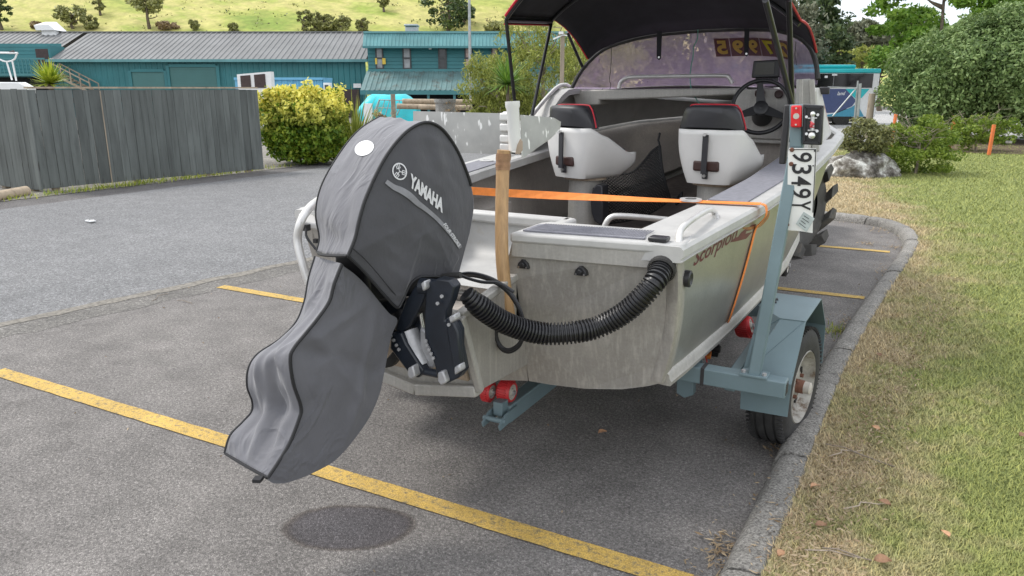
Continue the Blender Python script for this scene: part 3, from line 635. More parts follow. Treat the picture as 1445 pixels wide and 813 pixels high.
# weeds on the gravel by the fence and at the tyre
def weeds(name, cx, cy, rx, ry, N, h, lab, m='leaf_hedge', z=.0):
    X = cx + rx * np.random.normal(size=N) * .5; Y = cy + ry * np.random.normal(size=N) * .5; a = np.random.uniform(0, 6.28, N)
    B = np.stack([X, Y, np.full(N, z)], 1); sd_ = np.stack([np.cos(a), np.sin(a), 0 * a], 1); ld = np.stack([-np.sin(a), np.cos(a), 0 * a], 1)
    hh = h * np.random.uniform(.4, 1.2, N); T = B + ld * (hh * np.random.uniform(0, 1.2, N))[:, None]; T[:, 2] += hh; w = h * .09
    V = np.stack([B - sd_ * w, B + sd_ * w, T + sd_ * w * .3, T - sd_ * w * .3], 1)
    return tag(quads(name, V, m, yellow_mix=np.random.rand(N) * .5), lab, 'weeds', kind='stuff')
weeds('verge_weeds', -12.95, 9.6, .22, 3.4, 1100, .08, 'patchy green weeds along the foot of the timber fence', z=.01)
weeds('kerb_weeds', -.42, 5.85, .07, .16, 90, .035, 'small green weed growing against the kerb ahead of the wheel')
# litter of the place: fallen leaves, twigs
def fallen(u, v, z, s, rot, lab):
    p = onz(u, v, z); mb = MB(); pts = []
    for i in range(9):
        t = i / 8; w = math.sin(math.pi * t ** .8) * .36; pts.append((t - .5, w, .10 * math.sin(3 * t) + .12 * w))
    rows = [[(x, -w_, z_ + .05) for x, w_, z_ in pts], [(x, 0, z_ - .05) for x, w_, z_ in pts], [(x, w_, z_ + .08) for x, w_, z_ in pts]]
    mb.grid(rows); mb.v = [tuple(Vector(q) * s + Vector((0, 0, .012))) for q in mb.v]; o = mb.obj('fallen_leaf', 'fallen', solid=.0012)
    o.location = p; o.rotation_euler = (random.uniform(-.2, .2), random.uniform(-.2, .2), rot); return tag(o, lab, 'leaf', 'fallen leaves')
for a in [(1158, 745, .10, .046, .4, 'orange fallen leaf in the straw near the kerb, largest of the lawn leaves'), (1332, 757, .10, .045, 2.2, 'pale yellow leaf lying alone on the greener lawn'),
          (1442, 618, .10, .05, .8, 'orange leaf at the right edge of the lawn'), (1247, 713, .10, .05, 3.0, 'pinkish leaf on the straw above the orange one'),
          (1235, 607, .10, .045, 2.6, 'brown leaf on the straw level with the tyre'), (1102, 785, .10, .04, 1.2, 'small reddish leaf right behind the kerb edge'),
          (1240, 503, .10, .045, 2.0, 'red brown leaf on the lawn just past the trailer wheel'), (1245, 795, .10, .06, .3, 'long dull green leaf at the foot of the lawn'), (850, 613, .004, .05, .9, 'pale leaf scrap on the shaded asphalt under the stern'),
          (1150, 690, .10, .05, 4.1, 'dark red leaf among twigs behind the kerb')]: fallen(*a)
def twig(u, v, z, L, a, lab, r=.003):
    p = onz(u, v, z); pts = [p + Vector((math.cos(a) * L * t + .02 * math.sin(9 * t), math.sin(a) * L * t, .006 + .01 * math.sin(5 * t))) for t in (0, .25, .5, .75, 1)]
    mb = MB(); mb.tube([q - p for q in pts], r, 5); o = mb.obj('twig', 'twig'); o.location = p; return tag(o, lab, 'twig', 'fallen twigs')
for a in [(1165, 628, .10, .30, -.25, 'dark twig lying across the straw behind the kerb'), (1170, 645, .1, .2, .9, 'short bent twig beside the dark one'), (1135, 778, .1, .22, .3, 'pale twig at the bottom of the lawn'),
          (1160, 775, .1, .16, .1, 'thin grey twig level with the orange leaf'), (237, 415, .006, .22, -1.3, 'pale stick on the asphalt near the road joint'), (250, 425, .006, .14, .2, 'short pale stick crossing near the road joint'),
          (1190, 720, .1, .22, .8, 'brown twig in the middle of the dry strip')]: twig(*a)
def litter(name, pts, N, spread, m, lab, size=.018):
    P = []
    for (u, v, z) in pts:
        p = onz(u, v, z); P.append(np.array(p) + np.random.normal(size=(N, 3)) * np.array([spread, spread * 1.6, .004]) + np.array([0, 0, .012]))
    return tag(leaves(name, np.concatenate(P), size, m, normal=np.array([0, 0, 2.5]), aspect=.22), lab, 'leaf litter', kind='stuff')
litter('leaf_litter', [(1185, 470, .0), (1200, 455, .01), (1255, 385, .0), (1262, 350, .0), (1275, 335, .0), (1020, 775, 0), (1015, 790, 0), (1240, 325, 0), (1225, 345, 0), (1105, 630, 0)], 60, .05, 'leaf_dead', 'dry brown leaf litter gathered in the kerb gutter')
litter('straw_litter', [(1120 + 12 * i, 800 - 22 * i, .1) for i in range(18)], 120, .09, 'leaf_dead', 'matted straw clippings along the back of the kerb', .014)
P = []
for k in range(420):
    if k < 300: q, nr = kerb_at(random.uniform(3.5, cum[-1] - 3)); P.append(tuple(q + nr * -abs(random.gauss(0, .10)) + Vector((0, 0, .008))))
    else: y = random.uniform(1.6, 8); P.append((random.uniform(EDGE(y), -.6), y, .006))
tag(leaves('grit', np.array(P), np.random.uniform(.004, .011, len(P)), 'leaf_dead', normal=np.array([0, 0, 1.2]), aspect=.5), 'loose grit and plant scraps scattered over the asphalt', 'grit', kind='stuff')
mb = MB(); p = onz(268, 406, .01)
for k in range(14): q = Vector((random.uniform(-.06, .06), random.uniform(-.03, .03), .012 + random.random() * .02)); mb.box(q, (.05, .03, .006), random.random() * 3)
o = mb.obj('paper_scrap', 'white_paint'); o.location = onz(128, 314, .01); tag(o, 'scrap of white paper lying on the road', 'litter')
# ------------------------------------------------------------ hill
def sst(x): x = max(0.0, min(1.0, x)); return x * x * (3 - 2 * x)
def hill_z(x, y):
    r = x / y; A = 58 - 42 * sst((r + .02) / .34); base = A * sst((y - 66) / 165)
    return -.3 + base + (2.2 * noise.noise(Vector((x * .022, y * .022, 0))) + .5 * noise.noise(Vector((x * .11, y * .11, 3)))) * min(1, max(0, (y - 66) / 40))
rows = []
for i in range(70):
    y = 62 + (i / 69) ** 1.3 * 260; rows.append([tuple(vw(y * (-1.15 + 2.4 * j / 119), y, hill_z(y * (-1.15 + 2.4 * j / 119), y))) for j in range(120)])
mb = MB(); mb.grid(rows); struct(mb.obj('hill', 'hill_grass', smooth=True, angle=180))
def on_hill(u, v):                        # where the bearing meets the hill
    y = 66.0
    while y < 300:
        x, z = vloc(u, v, y)
        if hill_z(x, y) >= z: return x, y, hill_z(x, y)
        y += .7
    return vloc(u, v, 200)[0], 200, 30
# ============================================================ FENCES
def fence(A, B, n, top, label, first_off=0):
    A = Vector(A); B = Vector(B); d = (B - A); L = d.length; d.normalize(); rz = math.atan2(d.y, d.x)
    f = thing('timber_fence', A, label, 'fence', None, rz); w = L / n; cuts = [0] + [(i + random.uniform(-.24, .24)) * w for i in range(1, n)] + [L]
    base = MB().box((0, 0, 0), (w - .005, .020, 1.0)).obj('board', 'fence_board', f, bevel=.003)
    for i in range(n):
        o = base if i == 0 else base.copy()
        if i: COL.objects.link(o); o.parent = f
        h = top + random.uniform(-.008, .008); gap = .07 + random.uniform(-.006, .006) - .02 * (i / n)
        wi = (cuts[i + 1] - cuts[i]); o.location = ((cuts[i] + cuts[i + 1]) / 2, random.uniform(-.004, .004), gap + (h - gap) / 2); o.scale = (wi / w, 1, h - gap)
        o.rotation_euler = (0, random.uniform(-.003, .003), random.uniform(-.015, .015))
    for k in range(int(L / 1.5) + 2):
        x = min(.25 + k * 1.45, L - .35); MB().box((x, .075, top / 2 - .1), (.10, .10, top + .1)).obj('post', 'raw_timber', f)
    for z in (.4, 1.0, 1.55): MB().box((L / 2 - .12, .042, z), (L - .34, .045, .09)).obj('rail', 'raw_timber', f)
    return f
FA = Vector((-13.37, 7.60, .0)); FB = Vector((-12.66, 12.0, .0))
f = fence(FA, FB, 31, 1.73, 'dark stained board fence running along the far side of the road')
MB().box(((FB - FA).length * .268, -.011, .88), (.018, .012, 1.66)).obj('joint_strip', 'raw_timber', f)
MB().box(((FB - FA).length * .5, .03, 1.765), ((FB - FA).length, .11, .03)).obj('cap_rail', 'log_timber', f)
fence((-16.2, 7.5, 0), (-13.33, 7.59, 0), 19, 1.74, 'short weathered board fence return at the left edge of the picture')
o = MB().cyl((-1.05, 0, 0), (1.05, 0, 0), .085, n=14).obj('edging_log', 'log_timber', smooth=True); a = onz(0, 289, .07); b_ = onz(62, 276, .07)
o.location = (a + b_) / 2 + Vector((-.6, -.3, 0)); o.rotation_euler = (0, 0, math.atan2((b_ - a).y, (b_ - a).x)); tag(o, 'round grey timber log edging the verge below the fence corner', 'log')
# ============================================================ HEDGE, FLAX
def hedge():
    b0 = onz(415, 236, 0) + vw(.12, .75); h = thing('hedge', b0, 'dense yellow topped green hedge bush at the end of the board fence', 'bush')
    c = np.array([b0.x, b0.y, .93]); N = 52000; d = np.random.normal(size=(N, 3)); d /= np.linalg.norm(d, axis=1)[:, None]
    p = np.sign(d) * np.abs(d) ** .72; k = np.random.uniform(.12, 1, N) ** .5
    lump = np.array([noise.noise(Vector((q * 3.1).tolist())) + .6 * noise.noise(Vector((q * 8.0).tolist())) for q in p])
    P = p * (k * (1 + .30 * lump))[:, None] * np.array([1, 1, .94]); 
    loc = P * np.array([.98, .85, .88]); z = loc[:, 2]; Q = np.stack([cY * loc[:, 0] - sY * loc[:, 1], sY * loc[:, 0] + cY * loc[:, 1], z], 1) + c
    yellow_mix = np.clip((z + .04 + .38 * lump + .25 * (k - .8)) * 1.35, 0, 1) * (np.random.rand(N) < .86)  # yellow share grows towards the top of the hedge
    leaves('foliage', Q, .050, 'leaf_hedge', h, aspect=.55, yellow_mix=yellow_mix, normal=P * .5)
    mb = MB()
    for i in range(9): a = random.random() * 6.28; mb.tube([b0 + Vector((.1 * math.cos(a), .1 * math.sin(a), 0)), b0 + Vector((.35 * math.cos(a), .35 * math.sin(a), .7)), b0 + Vector((.6 * math.cos(a), .6 * math.sin(a), 1.5))], .02, 6)
    mb.obj('stem', 'bark', h, world=True)
    mb = MB(); n_ = 60; rows = []
hedge()
def strap_plant(name, label, cat, base, n, L, w, m, spread=1.0, stem=0.0, droop=.9, parent=None, stemr=.05, bark='bark'):
    t = thing(name, base, label, cat); top = Vector((0, 0, stem))
    if stem: MB().tube([(0, 0, -.1), (.02, .01, stem * .5), (0, 0, stem)], stemr, 8).obj('trunk', bark, t)
    V = []
    for i in range(n):
        a = random.random() * 6.283; el = math.acos(random.uniform(0.05 if stem else .25, 1)) * spread; l = L * random.uniform(.6, 1.1); h = Vector((math.cos(a), math.sin(a), 0)); sd_ = Vector((-math.sin(a), math.cos(a), 0))
        prev = None; k = 5
        for j in range(k + 1):
            q = j / k; e = el + droop * q * q * el; p = (prev[0] if prev else top) + (h * math.sin(e) + Vector((0, 0, 1)) * math.cos(e)) * (l / k if j else 0)
            ww = w * (1 - q ** 2.2) + .001; cur = (p, sd_ * ww)
            if prev: V.append([prev[0] - prev[1], prev[0] + prev[1], p + cur[1], p - cur[1]])
            prev = cur
    quads('foliage', np.array([[tuple(x) for x in q] for q in V]), m, t); return t
strap_plant('flax_bush', 'tall olive flax bush with strap leaves behind the yellow hedge', 'plant', vat(500, 205, 18.5) * 1 + Vector((0, 0, -.05 - vloc(500, 205, 18.5)[1])), 260, 1.75, .022, 'leaf_flax', .62, 0, .8)
strap_plant('yucca', 'bright yellow green yucca rosette showing above the left fence', 'plant', vw(*[vloc(72, 125, 16.5)[0], 16.5]), 170, .56, .026, 'leaf_yucca', 1.15, 1.85, .1)
# ============================================================ BUILDINGS ACROSS THE YARD
def corr(mb, x0, x1, p0, p1, pitch, amp, nrm=(0, -1, 0)):  # ribbed sheet between two (y,z) edges
    n_ = int((x1 - x0) / pitch); nrm = Vector(nrm); A = []; B = []
    for i in range(n_):
        for q, h in ((0, 0), (.55, 0), (.68, 1), (.87, 1)):
            x = x0 + (i + q) * pitch; o_ = nrm * (amp * h); A.append((x + o_.x, p0[0] + o_.y, p0[1] + o_.z)); B.append((x + o_.x, p1[0] + o_.y, p1[1] + o_.z))
    mb.grid([A, B]); return mb
def sidings(mb, x0, x1, y, z0, z1, pitch, amp):            # horizontal boards
    n_ = int(round((z1 - z0) / pitch)); rows = []
    for i in range(n_):
        for q, h in ((0.02, 1), (.98, .25)):
            z = z0 + (i + q) * (z1 - z0) / n_; rows.append([(x0, y - amp * h, z), (x1, y - amp * h, z)])
    mb.grid(rows); return mb
def vx(u, D, v=100): return vloc(u, v, D)[0]
def vz(v, D): return vloc(700, v, D)[1]
D1 = 50.0
xa, xb = vx(-170, D1), vx(519, D1); xbal = vx(72, D1)
shed = vthing('teal_shed', (xa + xb) / 2, D1, 0, 'long single storey teal shed with grey ribbed roof beyond the fence', 'building')
ze = vz(85, D1); zr = vz(46, 55); zeb = vz(66, D1)
mb = MB(); corr(mb, xbal, xb, (D1, -.2), (D1, ze + .1), .36, .045); vobj(mb, 'wall', 'teal_wall', shed)
mb = MB(); sidings(mb, xa, xbal, D1 + 1.6, vz(118, D1) - .2, ze + 1.1, .22, .03); mb.span((xbal, D1, -.1), (xbal + .12, D1 + 1.6, ze + .9)); vobj(mb, 'recess_wall', 'teal_wall', shed)
mb = MB(); yb = lambda z: D1 - .35 + (55 - D1 + .35) * (z - ze) / (zr - ze)
nr_ = Vector((0, -(zr - ze), 55 - D1)).normalized()
corr(mb, vx(74, D1), xb + .1, (D1 - .35, ze), (55, zr), .36, .05, nr_); corr(mb, xa, vx(74, D1), (yb(zeb), zeb), (55, zr), .36, .05, nr_); vobj(mb, 'roof', 'roof_grey', shed)
mb = MB(); corr(mb, xa, xb + .1, (55, zr), (60, zr - 1.6), .36, .03, (0, .3, 1)); vobj(mb, 'rear_roof', 'roof_grey', shed)
mb = MB(); mb.box(((xa + xb) / 2, 55, zr + .03), (xb - xa + .3, .35, .08)); vobj(mb, 'ridge_cap', 'roof_grey', shed)
mb = MB(); mb.box(((vx(74, D1) + xb) / 2, D1 - .42, ze - .04), (xb - vx(74, D1) + .2, .16, .17)); vobj(mb, 'gutter', 'teal_pale', shed)
mb = MB(); mb.box(((xa + vx(74, D1)) / 2, yb(zeb) - .02, zeb - .06), (vx(74, D1) - xa, .12, .18)); vobj(mb, 'gutter', 'teal_trim', shed)
def panel_door(u0, u1, v0, name, m, slats):
    mb = MB(); x0, x1 = vx(u0, D1), vx(u1, D1); z1 = vz(v0, D1); mb.box(((x0 + x1) / 2, D1 - .05, z1 / 2), (x1 - x0, .06, z1)); o = vobj(mb, name, m, shed)
    mb = MB()
    for i in range(slats): mb.box(((x0 + x1) / 2, D1 - .085, z1 * (i + .5) / slats), (x1 - x0 - .1, .02, z1 / slats * .72))
    vobj(mb, 'curtain_rib', m, o)
    mb = MB(); mb.box((x0 - .1, D1 - .1, z1 / 2), (.2, .1, z1 + .2)); mb.box((x1 + .1, D1 - .1, z1 / 2), (.2, .1, z1 + .2)); mb.box(((x0 + x1) / 2, D1 - .1, z1 + .1), (x1 - x0, .1, .18)); vobj(mb, 'frame', 'teal_wall', o)
panel_door(240, 306, 95, 'roller_door', 'teal_door', 18); panel_door(186, 232, 102, 'sliding_door', 'teal_door', 2)
mb = MB(); x0, x1 = vx(34, D1), vx(63, D1); mb.span((x0, D1 + 1.5, vz(118, D1)), (x1, D1 + 1.56, vz(69, D1 + 1.5))); vobj(mb, 'door', 'door_brown', shed)
bal = MB(); zt = vz(83, D1 - .6); zb = vz(106, D1 - .6); bal.span((xa, D1 - .75, zt - .05), (xbal + .1, D1 - .65, zt + .05)); bal.span((xa, D1 - .75, zb - .05), (xbal + .1, D1 - .6, zb + .08)); bo = vobj(bal, 'balcony', 'teal_trim', shed)
mb = MB(); x = xa
while x < xbal: mb.span((x, D1 - .72, zb), (x + .06, D1 - .68, zt)); x += .24
vobj(mb, 'baluster', 'teal_trim', bo)
mb = MB(); mb.span((xa, D1 - .6, zb - .12), (xbal, D1 + 1.6, zb)); vobj(mb, 'deck', 'teal_wall', bo)
mb = MB(); mb.span((xa, D1 + .4, -.1), (xbal, D1 + .5, zb - .12)); vobj(mb, 'balcony_shade', 'shade_black', shed)  # dark sheet standing in for the shade below the balcony
mb = MB(); x0, x1 = vx(83, D1 - .5), vx(134, D1 - .5); za, zc = vz(104, D1 - .5), vz(132, D1 - .5)
for yy in (D1 - .3, D1 - 1.3):
    mb.bar((x0, yy, za), (x1, yy, zc), .05, .13); mb.bar((x0, yy, za + .62), (x1, yy, zc + .62), .06)
    for i in range(5): t = i / 4; mb.span((x0 + (x1 - x0) * t - .03, yy - .03, za + (zc - za) * t), (x0 + (x1 - x0) * t + .03, yy + .03, za + (zc - za) * t + .62))
for i in range(9): t = (i + .5) / 9; mb.box((x0 + (x1 - x0) * t, D1 - .8, za + (zc - za) * t), (.26, 1.0, .04))
vobj(mb, 'stair', 'raw_timber', shed)
mb = MB(); x0, x1 = vx(67, 55), vx(93, 55); zq = vz(44, 55); mb.span((x0 + .35, 54.4, zr - .4), (x1, 55.4, zq)); mb.add([(x0, 54.2, vz(37, 55)), (x1 - .3, 54.2, vz(36, 55)), (x1 + .15, 54.2, zq), (x0 + .1, 54.2, zq), (x0, 55.6, vz(30, 55)), (x1 - .5, 55.6, vz(30, 55)), (x1 + .15, 55.6, zq), (x0 + .1, 55.6, zq)], [(0, 1, 2, 3), (4, 5, 6, 7), (0, 1, 5, 4), (1, 2, 6, 5), (0, 4, 7, 3)]); vobj(mb, 'roof_cowl', 'white_paint', shed)
mb = MB(); x0 = vx(390, D1); mb.span((vx(373, D1), D1 - .1, vz(123, D1)), (vx(390, D1), D1 - .06, vz(118, D1))); mb.span((vx(498, D1), D1 - .1, vz(124, D1)), (vx(509, D1), D1 - .06, vz(118, D1))); vobj(mb, 'sign_board', 'white_paint', shed)
mb = MB(); mb.span((vx(470, D1), D1 - .12, -.1), (vx(506, D1), D1 - .05, vz(126, D1))); vobj(mb, 'dark_opening', 'door_brown', shed)
# second, two-storey block
D2 = 48.5; xa2, xb2 = vx(520, D2), vx(800, D2); blk = vthing('teal_block', (xa2 + xb2) / 2, D2, 0, 'two storey teal building with narrow upper windows and sloping awning', 'building')
zt, zw, za0, za1 = vz(47, D2), vz(66, D2), vz(100, D2), vz(125, D2 - 2)
mb = MB(); corr(mb, xa2 - .15, xb2, (D2 - .75, zw), (D2 - .2, zt), .22, .04); vobj(mb, 'fascia', 'teal_pale', blk)
mb = MB(); mb.span((xa2 - .15, D2 - .3, zt - .02), (xb2, D2 + 9, zt + .1)); vobj(mb, 'roof', 'teal_pale', blk)
mb = MB(); mb.span((xa2 - .15, D2 - .82, zw - .12), (xb2, D2 - .6, zw)); mb.span((xa2, D2 - .16, za0 - .05), (xb2, D2 - .04, za0 + .1)); vobj(mb, 'trim', 'teal_trim', blk)
mb = MB(); sidings(mb, xa2, xb2, D2, za0 - .3, zt - .1, .22, .06); mb.span((xa2, D2 + .02, za0 - .3), (xa2 + .1, D2 + 9, zt)); vobj(mb, 'wall', 'teal_wall', blk)
mb = MB(); corr(mb, xa2 - .1, xb2, (D2 - 2.4, za1 - .1), (D2 - .05, za0), .30, .035, (0, -.6, .8)); vobj(mb, 'awning', 'awning_grey', blk)
mb = MB(); mb.span((xa2 - .1, D2 - 2.5, za1 - .35), (xb2, D2 - 2.38, za1 - .1)); vobj(mb, 'gutter', 'teal_trim', blk)
mb = MB(); mb.span((xa2, D2 + .3, -.1), (xb2, D2 + .4, za1)); vobj(mb, 'awning_shade', 'shade_black', blk)  # black sheet painted as the shade beneath the awning
for u in (522, 602, 639, 700): MB_ = MB(); MB_.span((vx(u, D2 - 2.3), D2 - 2.4, -.1), (vx(u, D2 - 2.3) + .14, D2 - 2.26, za1 - .3)); vobj(MB_, 'post', 'teal_trim', blk)
for i, (u0, u1, m_) in enumerate([(531, 542, 'glass_grey'), (569, 581, 'glass_grey'), (619, 631, 'glass_dark'), (656, 667, 'pink_board'), (693, 703, 'pink_board')]):
    x0, x1 = vx(u0, D2), vx(u1, D2); z0, z1 = vz(98, D2), vz(66.5, D2); mb = MB()
    for (p, q) in (((x0, z0), (x0 + .08, z1)), ((x1 - .08, z0), (x1, z1)), ((x0 + .08, z0), (x1 - .08, z0 + .09)), ((x0 + .08, z1 - .09), (x1 - .08, z1)), ((x0 + .08, (z0 + z1) / 2 - .05), (x1 - .08, (z0 + z1) / 2 + .05))): mb.span((p[0], D2 - .12, p[1]), (q[0], D2 - .03, q[1]))
    o = vobj(mb, 'window', 'grey_frame', blk); mb = MB(); mb.span((x0 + .06, D2 - .075, z0 + .05), (x1 - .06, D2 - .055, z1 - .05)); vobj(mb, 'pane', m_, o)
    if i == 0:
        mb = MB(); mb.span((x0 - .02, D2 - .15, z0 + .3), (x0 + .1, D2 - .125, (z0 + z1) / 2)); mb.span((x1 - .06, D2 - .15, z0 + .3), (x1 + .14, D2 - .125, (z0 + z1) / 2)); vobj(mb, 'notice_strip', 'yellow_trim', o)
mb = MB(); mb.span((vx(575, D2 + 3), D2 + 2.5, zt), (vx(592, D2 + 3), D2 + 3.3, vz(38, D2 + 3))); mb.span((vx(574, D2 + 3) , D2 + 2.35, vz(38, D2 + 3)), (vx(593, D2 + 3), D2 + 3.45, vz(35, D2 + 3))); vobj(mb, 'roof_vent', 'galv', blk, bevel=.05)
mb = MB(); mb.span((vx(606, D2), D2 - .09, vz(70, D2)), (vx(610, D2), D2 - .04, vz(67, D2))); vobj(mb, 'wall_lamp', 'white_paint', blk)
# ============================================================ THINGS IN THE YARD
D3 = 33.0
t = vthing('site_cabin', vx(357, D3), D3, 0, 'white framed portable cabin with two dark windows above the fence end', 'cabin')
x0, x1 = vx(333, D3), vx(381, D3); zt = vz(101, D3); mb = MB(); z0_, z1_ = zt - 1.05, zt
poly = [(x0, vz(105, D3)), (x1, zt), (x1, .1), (x0, .1)]
mb.prism([(x, D3 + .06, z) for x, z in poly], (0, .45, 0)); vobj(mb, 'body', 'white_paint', t)
def qpanel(u0, u1, s0, s1, name, m_):
    mb = MB(); mb.prism([(vx(u0, D3), D3 + .02, vz(107.5 - (u0 - 333) * .08, D3)), (vx(u1, D3), D3 + .02, vz(107.5 - (u1 - 333) * .08, D3)), (vx(u1, D3), D3 + .02, vz(124, D3)), (vx(u0, D3), D3 + .02, vz(124, D3))], (0, .06, 0)); return vobj(mb, name, m_, t)
qpanel(338, 352, 0, 0, 'window', 'door_brown'); qpanel(357.5, 373, 0, 0, 'window', 'door_brown')
t = vthing('container', vx(420, 40), 40, 0, 'pale blue shipping skip seen above the yellow hedge', 'container'); x0, x1 = vx(330, 40), vx(455, 40); zt = vz(110, 40)
mb = MB(); corr(mb, x0, x1, (40, 0), (40, zt - .1), .3, .05); mb.span((x0, 40.06, 0), (x1, 42, zt - .1)); vobj(mb, 'side_panel', 'container_blue', t)
mb = MB(); mb.span((x0, 39.88, zt - .1), (x1, 42.1, zt + .02)); vobj(mb, 'top_rail', 'container_blue', t)
t = vthing('switch_box', vx(460, 38), 38, 0, 'grey and white equipment cabinet right of the blue skip', 'cabinet'); mb = MB(); mb.span((vx(455, 38), 38, 0), (vx(464, 38), 38.5, vz(117, 38))); vobj(mb, 'body', 'white_paint', t, bevel=.02)
mb = MB(); mb.span((vx(457, 38), 37.97, vz(135, 38)), (vx(462, 38), 38.0, vz(120, 38))); vobj(mb, 'door', 'grey_frame', t)
# tarp-covered boat
t = vthing('covered_boat', vx(543, 36), 36, 0, 'small boat under a bright turquoise tarpaulin beyond the road', 'boat'); rows = []
for i in range(15):
    a = i / 14; row = []; x = vx(501, 36) + (vx(585, 36) - vx(501, 36)) * a; hgt = (vz(130, 36) - .15) * (min(1, .62 + a * 2.2) if a < .2 else (1 if a < .8 else 1 - (a - .8) * 1.3)) + .05
    for j in range(13):
        b_ = j / 12 * math.pi; yy = 36.9 - .9 * math.cos(b_); zz = .25 + (hgt - .25) * math.sin(b_) ** .5; k = .05 * noise.noise(Vector((x * 3, yy * 4, zz * 3))); row.append((x + k, yy, zz + k))
    rows.append(row)
mb = MB(); mb.grid(rows); mb.f += [tuple(range(13)), tuple(14 * 13 + j for j in range(13))]; vobj(mb, 'tarpaulin', 'tarp', t, smooth=True)
mb = MB(); mb.span((vx(512, 36), 35.7, .1), (vx(524, 36), 35.9, vz(146, 36))); vobj(mb, 'white_bow', 'white_paint', t)
# steel rack in front of it
t = vthing('steel_rack', vx(540, 30), 30, 0, 'leaning grey steel rack of thin bars in front of the tarpaulin boat', 'rack'); mb = MB()
def bp_(u, v, D=30): x, z = vloc(u, v, D); return (x, D, z)
mb.tube([bp_(528, 160), bp_(535, 141), bp_(570, 142), bp_(560, 163)], .025, 6); 
for k in range(5): mb.tube([bp_(536 + 7 * k, 141.5), bp_(530 + 7 * k, 162)], .015, 5)
mb.tube([bp_(530, 152), bp_(565, 153)], .015, 5); vobj(mb, 'frame', 'galv', t)
o = MB().cyl((0, 0, -.3), (0, 0, 1.45), .075, n=10).obj('timber_post', 'bark_pale', smooth=True); p = vw(vx(553, 24), 24); o.location = p; o.scale = (1, 1, (vz(133, 24)) / 1.45); tag(o, 'short grey timber post between the tarpaulin boat and the motor', 'post')
for (u0, u1, v, D, lab) in [(568, 666, 143, 30, 'upper pale log of the stack behind the motor'), (590, 666, 151, 29.4, 'lower thick log of the stack behind the motor'), (560, 600, 150, 29.7, 'short log end at the left of the log stack')]:
    a = vat(u0, v, D); b_ = vat(u1, v + 1, D); o = MB().cyl((0, 0, 0), (b_ - a), .095 + .02 * random.random(), n=12).obj('log', 'log_timber', smooth=True); o.location = a; tag(o, lab, 'log', 'logs stacked in the yard')
t = vthing('concrete_pipe', vx(628, 28.5), 28.5, 0, 'grey concrete pipe standing beside the logs', 'pipe'); mb = MB(); x, z = vloc(628, 140, 28.5); mb.lathe((x, 28.5, 0), (0, 0, 1), [(0, .36), (z - .12, .36), (z - .12, .40), (z, .40), (z, .32), (z - .5, .32)], 20); vobj(mb, 'wall', 'concrete_grey', t, smooth=True)
# lamp column
t = vthing('light_column', vx(663.5, 40), 40, 0, 'tall thin galvanised light column in front of the two storey building', 'lamp post'); x = vx(663.5, 40)
MBx = MB(); MBx.cyl((x, 40, 0), (x, 40, 9.5), .085, .06, 10); vobj(MBx, 'pole', 'galv', t, smooth=True); MBx = MB(); MBx.tube([(x, 40, 9.4), (x + .3, 40, 9.8), (x + 1.3, 39.8, 9.95)], .04, 8); MBx.box((x + 1.5, 39.75, 9.95), (.6, .25, .12)); vobj(MBx, 'lamp_arm', 'galv', t)
t = vthing('timber_pole', vx(794, 22), 22, 0, 'square grey timber pole with a white floodlight among the trees', 'pole'); x, z = vloc(794, 47, 22); mb = MB(); mb.box((x, 22, z / 2), (.11, .11, z)); vobj(mb, 'pole', 'raw_timber', t)
mb = MB(); mb.bar((x, 21.95, z - .05), (x - .27, 21.8, z - .17), .03); mb.box((x - .05, 21.9, z), (.12, .14, .07)); mb.bar((x, 21.95, z - .05), (x + .16, 21.8, z - .08), .03); vobj(mb, 'floodlight', 'white_paint', t)
# white boat with tow arch at far left
t = vthing('white_boat', vx(10, 17.5), 17.5, 0, 'white boat with a white tube tow arch behind the left fence', 'boat'); mb = MB()
def b17(u, v, D=17.5): x, z = vloc(u, v, D); return (x, D, z)
for D in (17.5, 18.3):
    mb.tube([b17(17, 113, D), b17(9, 86, D)], .018, 6); mb.tube([b17(23, 114, D), b17(17, 85, D)], .018, 6); mb.tube(smoothpts([b17(24, 75, D), b17(20, 84, D), b17(8, 87, D), b17(-4, 82, D), b17(-12, 76, D)], 3), .018, 6); mb.tube([b17(25, 75, D), b17(-15, 74, D)], .025, 6)
mb.tube([b17(24, 75, 17.5), b17(24, 75, 18.3)], .02, 6); vobj(mb, 'tow_arch', 'white_paint', t)
mb = MB(); x0, z0_ = vloc(-60, 116, 17.3); x1, _ = vloc(25, 116, 17.3); x2, z2 = vloc(40, 124, 17.3); mb.prism([(x0, 17.3, z0_), (x1, 17.3, z0_), (x2, 17.3, z2), (x2 - .3, 17.3, .6), (x0, 17.3, .6)], (0, .3, 0)); vobj(mb, 'hull', 'white_paint', t, bevel=.02)
mb = MB(); mb.tube([b17(14, 74), b17(19, 72), b17(22, 76)], .02, 6); vobj(mb, 'navigation_lamp', 'door_brown', t)
